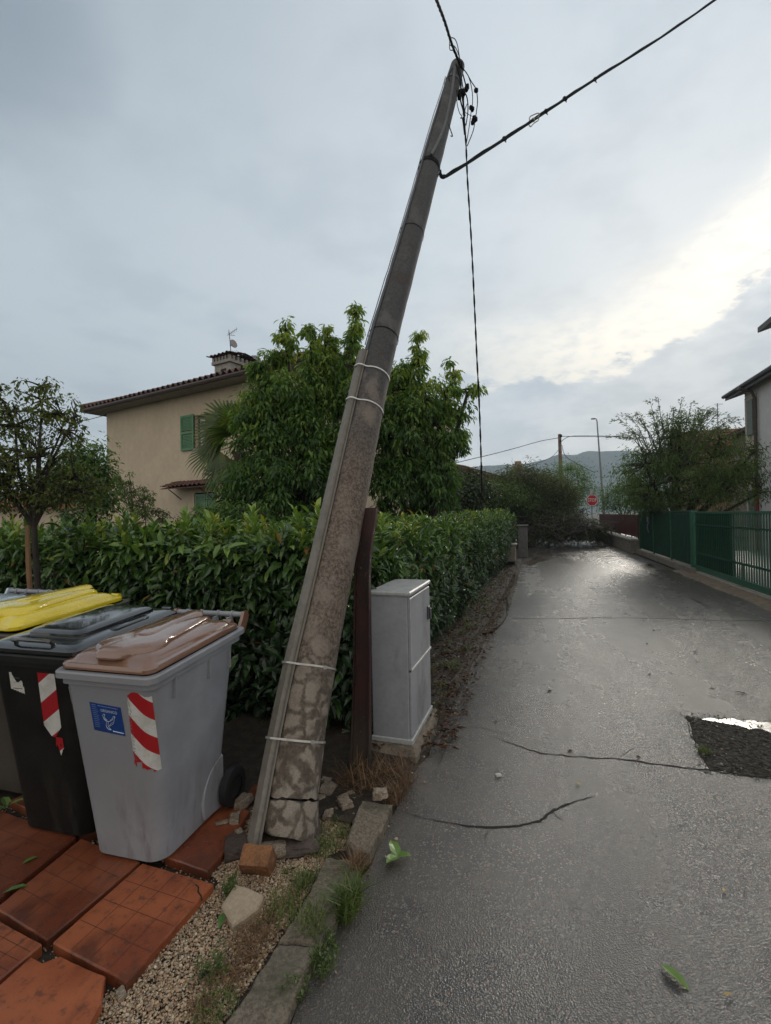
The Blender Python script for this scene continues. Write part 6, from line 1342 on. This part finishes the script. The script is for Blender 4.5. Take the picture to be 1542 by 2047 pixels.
# ---- generic small background houses
def house(name, label, A, d, L, Dp, h, rh, wallm, roofm, ov=.4, gable_end=False, wins=()):
    A = Vector(A); d = Vector(d).normalized(); nn = Vector((-d.y, d.x, 0)); t = thing(name, label, 'house', tuple(A)); b = MB(); b.obox(A, d*L, nn*Dp, Z*h)
    for e in (0, L): P = [A+d*e+Z*h, A+d*e+nn*Dp+Z*h, A+d*e+nn*Dp*.5+Z*(h+rh)]; b.add([tuple(q) for q in P]+[tuple(q+d*(.02 if e == 0 else -.02)) for q in P], [(0, 1, 2), (3, 5, 4)])
    b.build('wall', wallm, t); b = MB(); k = Dp/2+ov; sl = rh/(Dp/2)
    for s in (0, 1):
        o = A-d*ov+Z*(h-sl*ov+.05)-nn*ov if s == 0 else A+d*(L+ov)+Z*(h-sl*ov+.05)+nn*(Dp+ov); up = (nn if s == 0 else -nn)*k+Z*sl*k; e = o+(d if s == 0 else -d)*(L+2*ov); corru(b, o, e, up, int((L+2*ov)/.25), 12, .05)
        b.prism([o-Z*.03, e-Z*.03, e+up-Z*.03, o+up-Z*.03], -Z*.10)
    b.build('roof', roofm, t)
    for (u, z, w_, hh, side) in wins:
        o = (A+d*u-nn*.03 if side == 'f' else A-d*.03+nn*u)+Z*z; e1 = d if side == 'f' else nn; e2 = nn if side == 'f' else d; b = MB(); b.obox(o, e1*w_, Z*hh, e2*.05); wn = b.build('window', M_gutter, t); b = MB(); b.obox(o+e1*.06+Z*.06-e2*.006, e1*(w_-.12), Z*(hh-.12), e2*.02); b.build('pane', M_glass, wn)
    return t
M_wallb = plain('brownish_render', (0.22, 0.165, 0.13), .9, 0, .2, 1.5); M_wallp = plain('pale_render', (0.42, 0.40, 0.36), .9, 0, .12, 1.2); M_brickw = plain('brickish_wall', (0.26, 0.17, 0.12), .9, 0, .35, 3)
q = PX(60, 1040, 24); house('low_house', 'low beige house with orange tiled roof seen through the fruit tree at far left', (q.x-3, q.y+1.8, 0), Vector((1, -.30, 0)), 6.8, 5, 2.5, 1.2, M_stucco, M_tile2, .4, wins=((4.4, .9, .5, 1.2, 'f'), (2, .9, .8, 1.2, 'f')))
# gable of the low brown house beyond the hedge
gx = PX(925, 925, 30); ge = PX(1070, 972, 30); 
bh = thing('brown_house', 'low brown house whose long roof line slopes down behind the dangling cable', 'house', (gx.x-4, 30, 0)); b = MB()
P = [Vector((gx.x-5.5, 30.5, 0)), Vector((ge.x, 30, 0)), Vector((ge.x, 30, ge.z-.1)), Vector((gx.x+.2, 30.2, gx.z-.15)), Vector((gx.x-2.2, 30.3, gx.z+.3)), Vector((gx.x-5.5, 30.5, gx.z-.9))]; b.prism(P, Vector((1.5, 8, 0))); b.build('wall', M_wallb, bh)
b = MB(); corru(b, Vector((ge.x+.5, 29.6, ge.z-.1)), Vector((ge.x+2.2, 38.4, ge.z-.1)), Vector((gx.x-2.2-ge.x-.5, .3, gx.z+.45-ge.z)), 36, 22, .05); corru(b, Vector((gx.x-4.4, 38.6, gx.z-1.1)), Vector((gx.x-6.0, 30.1, gx.z-1.1)), Vector((3.8, -.2, 1.5)), 36, 8, .05)
b.prism([Vector((ge.x+.5, 29.6, ge.z-.16)), Vector((ge.x+2.2, 38.4, ge.z-.16)), Vector((gx.x-.5, 38.6, gx.z+.38)), Vector((gx.x-2.2, 29.9, gx.z+.38))], -Z*.12); rf = b.build('roof', M_tile, bh)
q = PX(1036, 948, 32); b = MB(); b.box((q.x, q.y, q.z-.1), (.5, .5, 1.2)); b.box((q.x, q.y, q.z+.52), (.62, .62, .08)); b.box((q.x, q.y, q.z+.72), (.34, .34, .3)); b.build('chimney', M_brickw, rf)
# ---- white house parallel to the road on the right
et = PX(1450, 795, 19.0); ez = et.z; ehz = 1.0
wc = et+U*(-.9)+Vr*.35; wc.z = 0
wh = thing('white_house', 'white rendered house with grey eaves and a red-brown drainpipe at the right edge', 'house', tuple(wc)); M_white = plain('white_render', (0.60, 0.58, 0.55), .9, 0, .08, 1, dirt=(.42, .38, .34), dirtamt=.4); M_whitesh = plain('cream_render', (0.42, 0.36, 0.28), .9, 0, .1, 1)
b = MB(); b.obox(wc, -U*4.2, Vr*9, Z*ez); b.build('wall', M_white, wh)
M_eave = plain('eave_grey', (0.12, 0.12, 0.12), .7)
b = MB(); e0 = et; b.prism([e0+U*.0, e0-U*6.0, e0-U*6.0+Vr*6+Z*2.0, e0+Vr*6+Z*2.0], Z*-.14); rf = b.build('roof', M_eave, wh); b = MB(); corru(b, e0+Z*.05-U*6, e0+Z*.05, Vr*6+Z*2.0, 24, 12, .04); b.build('tiles', M_tile, rf)
b = MB(); b.tube([e0+Z*.02-Vr*.06, e0-U*6+Z*.02-Vr*.06], .07, 8); b.build('gutter', M_eave, wh)
def wpan(name, u0, u1, z0, z1, mat, th=.04, lab=None, off=0): b = MB(); b.obox(wc-U*u0-Vr*(th+off)+Z*z0, -U*(u1-u0), Z*(z1-z0), Vr*th); return b.build(name, mat, wh, **({'label': lab} if lab else {}))
wpan('wall_panel', .06, 1.05, .02, ez-.3, M_whitesh, .03, 'cream end bay of the wall beside the drainpipe')
s1 = wpan('shutter', .35, .85, ez-1.75, ez-.45, plain('grey_green_shutter', (0.11, 0.13, 0.10), .6), .05, 'closed grey-green shutter high on the far end of the wall', .032); wpan('shutter', .35, .85, .9, 2.3, plain('grey_green_shutter', (0.11, 0.13, 0.10), .6), .05, 'closed ground-floor shutter at the far end', .032)
b = MB(); q = wc-U*1.15-Vr*.10; b.tube([q-Vr*.5+Z*(ez-.12), q-Vr*.1+Z*(ez-.25), q+Z*(ez-.5), q+Z*2.6], .055, 8); b.build('drainpipe', M_gutter, wh, label='dark upper drainpipe'); b = MB(); b.tube([q+Z*2.6, q+Z*.1], .06, 8); b.build('drainpipe', plain('red_brown_pipe', (0.20, 0.035, 0.025), .5), wh, label='red-brown lower length of the drainpipe')
e2 = PX(1515, 655, 11.6); nh = thing('grey_eaved_house', 'corner of a nearer house with a thin grey eave cutting into the right edge', 'house', tuple(Vector((e2.x+1, e2.y-1, 0))))
b = MB(); q = e2-U*1.0+Vr*1.0; q.z = 0; b.obox(q, -U*3.2, Vr*7, Z*e2.z); b.build('wall', M_white, nh); b = MB(); b.prism([e2, e2-U*4.6, e2-U*4.6+Vr*6+Z*1.8, e2+Vr*6+Z*1.8], Z*-.13); b.build('roof', M_eave, nh)
# house with reddish roof beyond the airy tree
q = PX(1390, 900, 34); house('brick_house', 'house with worn reddish tile roof partly hidden behind the airy tree', (q.x, q.y, 0), Vector((.95, -.3, 0)), 9, 7, PX(1390, 880, 34).z-.3, 1.4, M_brickw, M_tile2, .4, wins=((.8, 3, 1, 1.2, 'f'),))
q = PX(1440, 850, 30); house('brown_gabled_house', 'brown gabled house rising behind the airy tree next to the white house', (q.x, q.y-1, 0), Vector((-.31, -.95, 0)), 6, 9, PX(1440, 855, 30).z-.6, 1.7, M_wallb, M_tile, .5)
q = PX(1436, 860, 29); b = MB(); b.tube([q-Z*.4, q+Z*1.65], .025, 6)
for k in range(6): b.tube([q+Z*(.5+.2*k)-Vector((.12, 0, 0)), q+Z*(.5+.2*k)+Vector((.12, 0, 0))], .010, 4)
b.tube([q+Z*1.6-Vector((.2, 0, 0)), q+Z*1.6+Vector((.35, 0, 0))], .012, 4); b.build('tv_aerial', M_metal, None, label='thin aerial mast above the brown gable at the right', category='aerial')
# ================================================================== RIGHT-HAND FENCES
FD = Vector((.31, 1, 0)).normalized(); FN = Vector((FD.y, -FD.x, 0))
M_green = plain('dark_green_paint', (0.012, 0.062, 0.036), .42, 0, .3, 6, dirt=(.03, .06, .045)); M_green2 = plain('mid_green_paint', (0.024, 0.11, 0.062), .4, 0, .25, 6)
def fl(y, z=0, off=0): p = rline(y)+FN*off; p.z = z; return p
y0, y1, y2, y3 = 5.5, 11.9, 17.9, 28.5; FT = 1.56
g = thing('green_gate', 'long dark green metal sliding gate with vertical bars at the right edge', 'gate', tuple(fl(y0)))
for nm, z0_, z1_, w_, m in (('top_rail', FT-.05, FT, .05, M_green2), ('bottom_rail', .12, .24, .07, M_green2), ('middle_rail', .52, .56, .035, M_green), ('upper_rail', 1.22, 1.255, .03, M_green)):
    b = MB(); a = fl(y0, z0_); e = fl(y1-.1, z0_); b.obox(a-FN*w_/2, e-a, FN*w_, Z*(z1_-z0_)); b.build(nm, m, g)
L_ = (fl(y1-.1)-fl(y0)).length; nb = int(L_/.105)
b0 = None
for i in range(nb):
    a = fl(y0)+FD*(i+.5)*L_/nb
    if b0 is None: b = MB(); b.box((a.x, a.y, (.24+FT-.05)/2), (.022, .022, FT-.29), -R(17)); b0 = b.build('bar', M_green, g); A0 = a
    else: c = b0.copy(); scene.collection.objects.link(c); c.parent = g; c.location = b0.location+(a-A0); ORG[c.name] = ORG[g.name]
for yy in (7.2, 9.3): b = MB(); a = fl(yy, 0, .05); b.box((a.x, a.y, .31), (.05, .05, .44), -R(17)); b.build('stiffener', M_green, g)
# fine screening mesh behind the gate bars
def m_screen():
    t = NT('woven_green_screen'); n = t.noise(4, 5); v = t.noise(400, 2); t.set(t.mix(t.ss(n, .35, .65), (0.008, 0.040, 0.024), (0.015, 0.062, 0.038)), .6); return t.m
M_screen = m_screen()
b = MB(); a = fl(9.6, .24, .03); e = fl(y1-.12, .24, .03); b.obox(a, e-a, FN*.006, Z*(FT-.30)); b.build('screen', M_screen, g, label='green screen behind the far end of the gate')
# post and screened fence
b = MB(); a = fl(y1+.05); b.bbox((a.x, a.y, .78), (.13, .13, 1.60), .01, -R(17)); b.build('gate_post', M_green2, None, label='stout green post between the barred gate and the screened fence', category='post')
sf = thing('screened_fence', 'dark green screened metal fence between the gate post and the red fence', 'fence', tuple(fl(y1+.15)))
b = MB(); a = fl(y1+.15, .20); e = fl(y2, .20); b.obox(a-FN*.01, e-a, FN*.02, Z*(FT-.20)); b.build('panel', M_screen, sf)
for yy in (y1+1.9, y1+3.9, y2-.03): b = MB(); a = fl(yy, 0, -.02); b.box((a.x, a.y, .78), (.05, .05, 1.57), -R(17)); b.build('fence_post', M_green2, sf)
b = MB(); a = fl(y1+.15, FT); e = fl(y2, FT); b.obox(a-FN*.025, e-a, FN*.05, Z*.03); b.build('top_rail', M_green, sf)
b = MB(); n = int((y2-y1)/.12)
for i in range(n): a = fl(y1+.2+i*.12, 0, -.018); b.box((a.x, a.y, .85), (.012, .012, 1.3), -R(17))
b.build('rods', M_green, sf)
b = MB(); a = fl(16.3, 1.35, -.06); b.bbox((a.x, a.y, 1.32), (.10, .10, .22), .02); b.tube([a-Z*.15, a+Vector((-.05, 0, -.30)), a+Vector((0, 0, -.5))], .02, 6); b.tube([a+Z*.1, a+Z*.32], .02, 6); b.box((a.x, a.y, 1.66), (.09, .05, .12)); b.build('gate_lock', plain('galvanised_lock', (0.25, 0.27, 0.28), .5, .4), sf, label='pale galvanised latch on the screened fence')
# concrete kerb under the fence, rough strip in front
M_conc = plain('old_wall_concrete', (0.20, 0.18, 0.15), .9, 0, .3, 4, .5, 40, dirt=(.09, .08, .06)); M_cop = plain('pale_coping', (0.40, 0.38, 0.34), .8, 0, .2, 6, .3)
b = MB(); a = fl(y1-.2); e = fl(y2+.1); b.obox(a-FN*.16, e-a, FN*.34, Z*.16); b.build('fence_footing', M_conc, None, label='low concrete footing under the screened green fence', category='footing')
b = MB(); V, F = ridge([fl(3+i*.5, 0, -.02+0*rnd(-.02, .02)) for i in range(20)], [fl(3+i*.5, 0, -.36+rnd(-.05, .05)) for i in range(20)], 120, 7, lambda p, s, t_: .055*(1-t_)**.5+.012*mno.noise(Vector((p.x*9, p.y*9, 0)))+(-.02 if t_ > .95 else 0), .0); b.add(V, F); 
b.build('stone_edging', plain('brown_stone_edging', (0.16, 0.125, 0.085), .75, 0, .5, 7, .8, 25, dirt=(.20, .09, .035), dirtamt=.8), **ST)
b = MB(); a = fl(y0); e = fl(y1); b.obox(a-FN*.03, e-a, FN*.30, Z*.085); b.build('gate_track', M_cop, None, label='pale concrete track strip under the barred gate', category='track')
# low wall and red fence
lw_ = thing('low_wall', 'low concrete wall with pale coping below the red fence', 'wall', tuple(fl(y2)))
b = MB(); a = fl(y2+.02); e = fl(y3); b.obox(a-FN*.30, e-a, FN*.28, Z*.48); b.build('wall', M_conc, lw_); b = MB(); a = fl(y2, .483); e = fl(y3, .483); b.obox(a-FN*.34, e-a, FN*.36, Z*.055); b.build('coping', M_cop, lw_)
rf_ = thing('red_fence', 'dark red boarded metal fence standing on the low wall', 'fence', tuple(fl(y2))); M_redf = plain('dark_red_paint', (0.075, 0.014, 0.012), .55, 0, .25, 6)
n = int((fl(y3)-fl(y2)).length/.32)
for i in range(n): a = fl(y2)+FD*(.18+i*.32)-FN*.06; b = MB(); b.box((a.x, a.y, 1.03), (.025, .29, .86), -R(17.2)); b.build('board', M_redf, rf_)
b = MB(); a = fl(y2+.05, .72, -.02); e = fl(y3, .72, -.02); b.obox(a, e-a, FN*.03, Z*.05); b.obox(a+Z*.55, e-a, FN*.03, Z*.05); b.build('rails', M_redf, rf_)
for i in range(0, n, 4): a = fl(y2)+FD*(.02+i*.32)-FN*.06; b = MB(); b.box((a.x, a.y, .99), (.04, .04, .92), -R(17.2)); b.build('fence_post', M_redf, rf_)
# ================================================================== STREET FURNITURE
s0 = PX(1184, 1000, 26.5); ss = thing('stop_sign', 'red octagonal STOP sign on a grey post beyond the fallen tree', 'road sign', (s0.x, s0.y, 0))
M_post = plain('grey_galvanised', (0.22, 0.23, 0.24), .5, .3); b = MB(); b.tube([(s0.x, s0.y+.04, 0), (s0.x, s0.y+.04, s0.z+.62)], .03, 8); b.build('post', M_post, ss)
def octa(r, y): return [Vector((s0.x+r*math.cos(R(22.5+45*i)), y, s0.z+r*math.sin(R(22.5+45*i)))) for i in range(8)]
b = MB(); b.loft([octa(.33, s0.y), octa(.33, s0.y-.02)], smooth=False); b.build('plate', plain('sign_white', (.62, .60, .58), .4), ss); b = MB(); b.loft([octa(.305, s0.y-.0205), octa(.305, s0.y-.024)], smooth=False); b.build('red_face', plain('sign_red', (0.42, 0.015, 0.025), .4), ss)
Vt, Ft = text_mesh('STOP'); wT = max(v[0] for v in Vt)-min(v[0] for v in Vt); hT = max(v[1] for v in Vt)-min(v[1] for v in Vt); b = MB(); b.add([(s0.x+v[0]/wT*.48, s0.y-.0265, s0.z+v[1]/hT*.20) for v in Vt], Ft); b.build('lettering', plain('sign_white', (.62, .60, .58), .4), ss)
b = MB(); b.bbox((s0.x-.02, s0.y+.0, s0.z+.47), (.15, .02, .22), .005); b.build('small_plate', plain('sign_back_grey', (.36, .38, .38), .5), ss)
lp0 = PX(1206, 1000, 38); lp1 = PX(1194, 842, 38); lm = thing('street_lamp', 'thin grey street lamp leaning slightly left behind the stop sign', 'street lamp', (lp0.x+.1, lp0.y, 0))
b = MB(); b.tube([(lp0.x+.1, lp0.y, 0), tuple(lp0), tuple(lp1), tuple(lp1+Vector((-.06, 0, .18))), tuple(lp1+Vector((-.25, 0, .22)))], [.11, .09, .05, .045, .04], 8); b.build('post', M_post, lm); b = MB(); b.bbox(lp1+Vector((-.3, 0, .2)), (.32, .2, .09), .03); b.build('lamp_head', plain('lamp_head_grey', (.12, .12, .13), .5), lm)
f0 = PX(1119, 868, 36); fb = PX(1124, 1010, 36); fp = thing('far_utility_pole', 'reddish brown wooden utility pole standing beyond the fallen tree', 'utility pole', (fb.x+.02, fb.y, 0))
b = MB(); b.tube([(fb.x+.04, fb.y, 0), tuple(fb), tuple(f0)], [.17, .15, .12], 12); b.build('shaft', barkmat('pole_wood', (0.12, 0.075, 0.055), (0.20, 0.14, 0.11)), fp)
b = MB(); b.box(f0+Vector((.05, -.12, -.15)), (.16, .1, .2)); b.box(f0+Vector((0, -.14, -.55)), (.1, .08, .12)); b.build('insulators', M_black, fp)
M_line = plain('overhead_line_grey', (0.05, 0.05, 0.055), .6)
for pts, lab in (([(1119, 875, 36), (1080, 882, 35), (1030, 896, 33), (980, 909, 31), (925, 922, 29), (870, 938, 27)], 'overhead line sagging left from the far pole to the glossy tree'), ([(1122, 872, 36), (1200, 873, 36.5), (1290, 874, 38), (1420, 876, 40), (1600, 880, 44)], 'overhead line running right from the far pole past the street lamp'),
        ([(1121, 884, 36), (1135, 874, 36), (1160, 871, 36.5), (1240, 872, 37)], 'short looped line right of the far pole'), ([(1119, 897, 36), (1105, 912, 35), (1085, 922, 34), (1050, 935, 33), (1010, 945, 32)], 'thin line descending left from the far pole'), ([(1124, 890, 36), (1130, 910, 36), (1150, 925, 36.5), (1190, 945, 37)], 'faint line descending right from the far pole')):
    b = MB(); b.tube(spl([PX(x, y, d) for x, y, d in pts]), .022, 4); b.build('overhead_line', M_line, None, label=lab, category='overhead line')
# meter box and small pillar at the end of the hedge
q = G(1024, 1132); mbx = thing('meter_box', 'small buff concrete meter box low on the hedge side of the road', 'meter box', tuple(q)); b = MB(); b.bbox((q.x, q.y+.2, .38), (.34, .36, .50), .02, -R(18)); b.build('housing', M_conc, mbx); b = MB(); b.bbox((q.x, q.y+.2, .655), (.42, .44, .05), .015, -R(18)); b.build('cap', M_cop, mbx); b = MB(); b.box((q.x, q.y+.2, .07), (.28, .30, .14), -R(18)); b.build('base', M_core, mbx)
q = PX(1046, 1090, 17.2); b = MB(); b.bbox((q.x, q.y, .55), (.32, .32, 1.12), .02, -R(18)); b.bbox((q.x, q.y, 1.14), (.40, .40, .06), .02, -R(18)); b.build('gate_pillar', plain('grey_pillar', (.12, .12, .12), .9, 0, .3, 8, .3), None, label='short grey gate pillar at the far end of the long hedge', category='pillar')
# ================================================================== HAZE
t = bpy.data.materials.new('haze'); t.use_nodes = True; nt = t.node_tree; nt.nodes.clear(); o_ = nt.nodes.new('ShaderNodeOutputMaterial'); v = nt.nodes.new('ShaderNodeVolumePrincipled'); v.inputs['Color'].default_value = (.72, .86, 1.0, 1); v.inputs['Density'].default_value = 0.00065; v.inputs['Anisotropy'].default_value = 0.2; nt.links.new(v.outputs[0], o_.inputs['Volume'])
hx0, hx1, hy0, hy1, hz0, hz1 = -2400., 3600., -60., 1420., -40., 420.
b = MB(); b.obox((hx0, hy0, hz0), (hx1-hx0, 0, 0), (0, hy1-hy0, 0), (0, 0, hz1-hz0)); hzo = b.build('haze', t, None, kind='stuff')
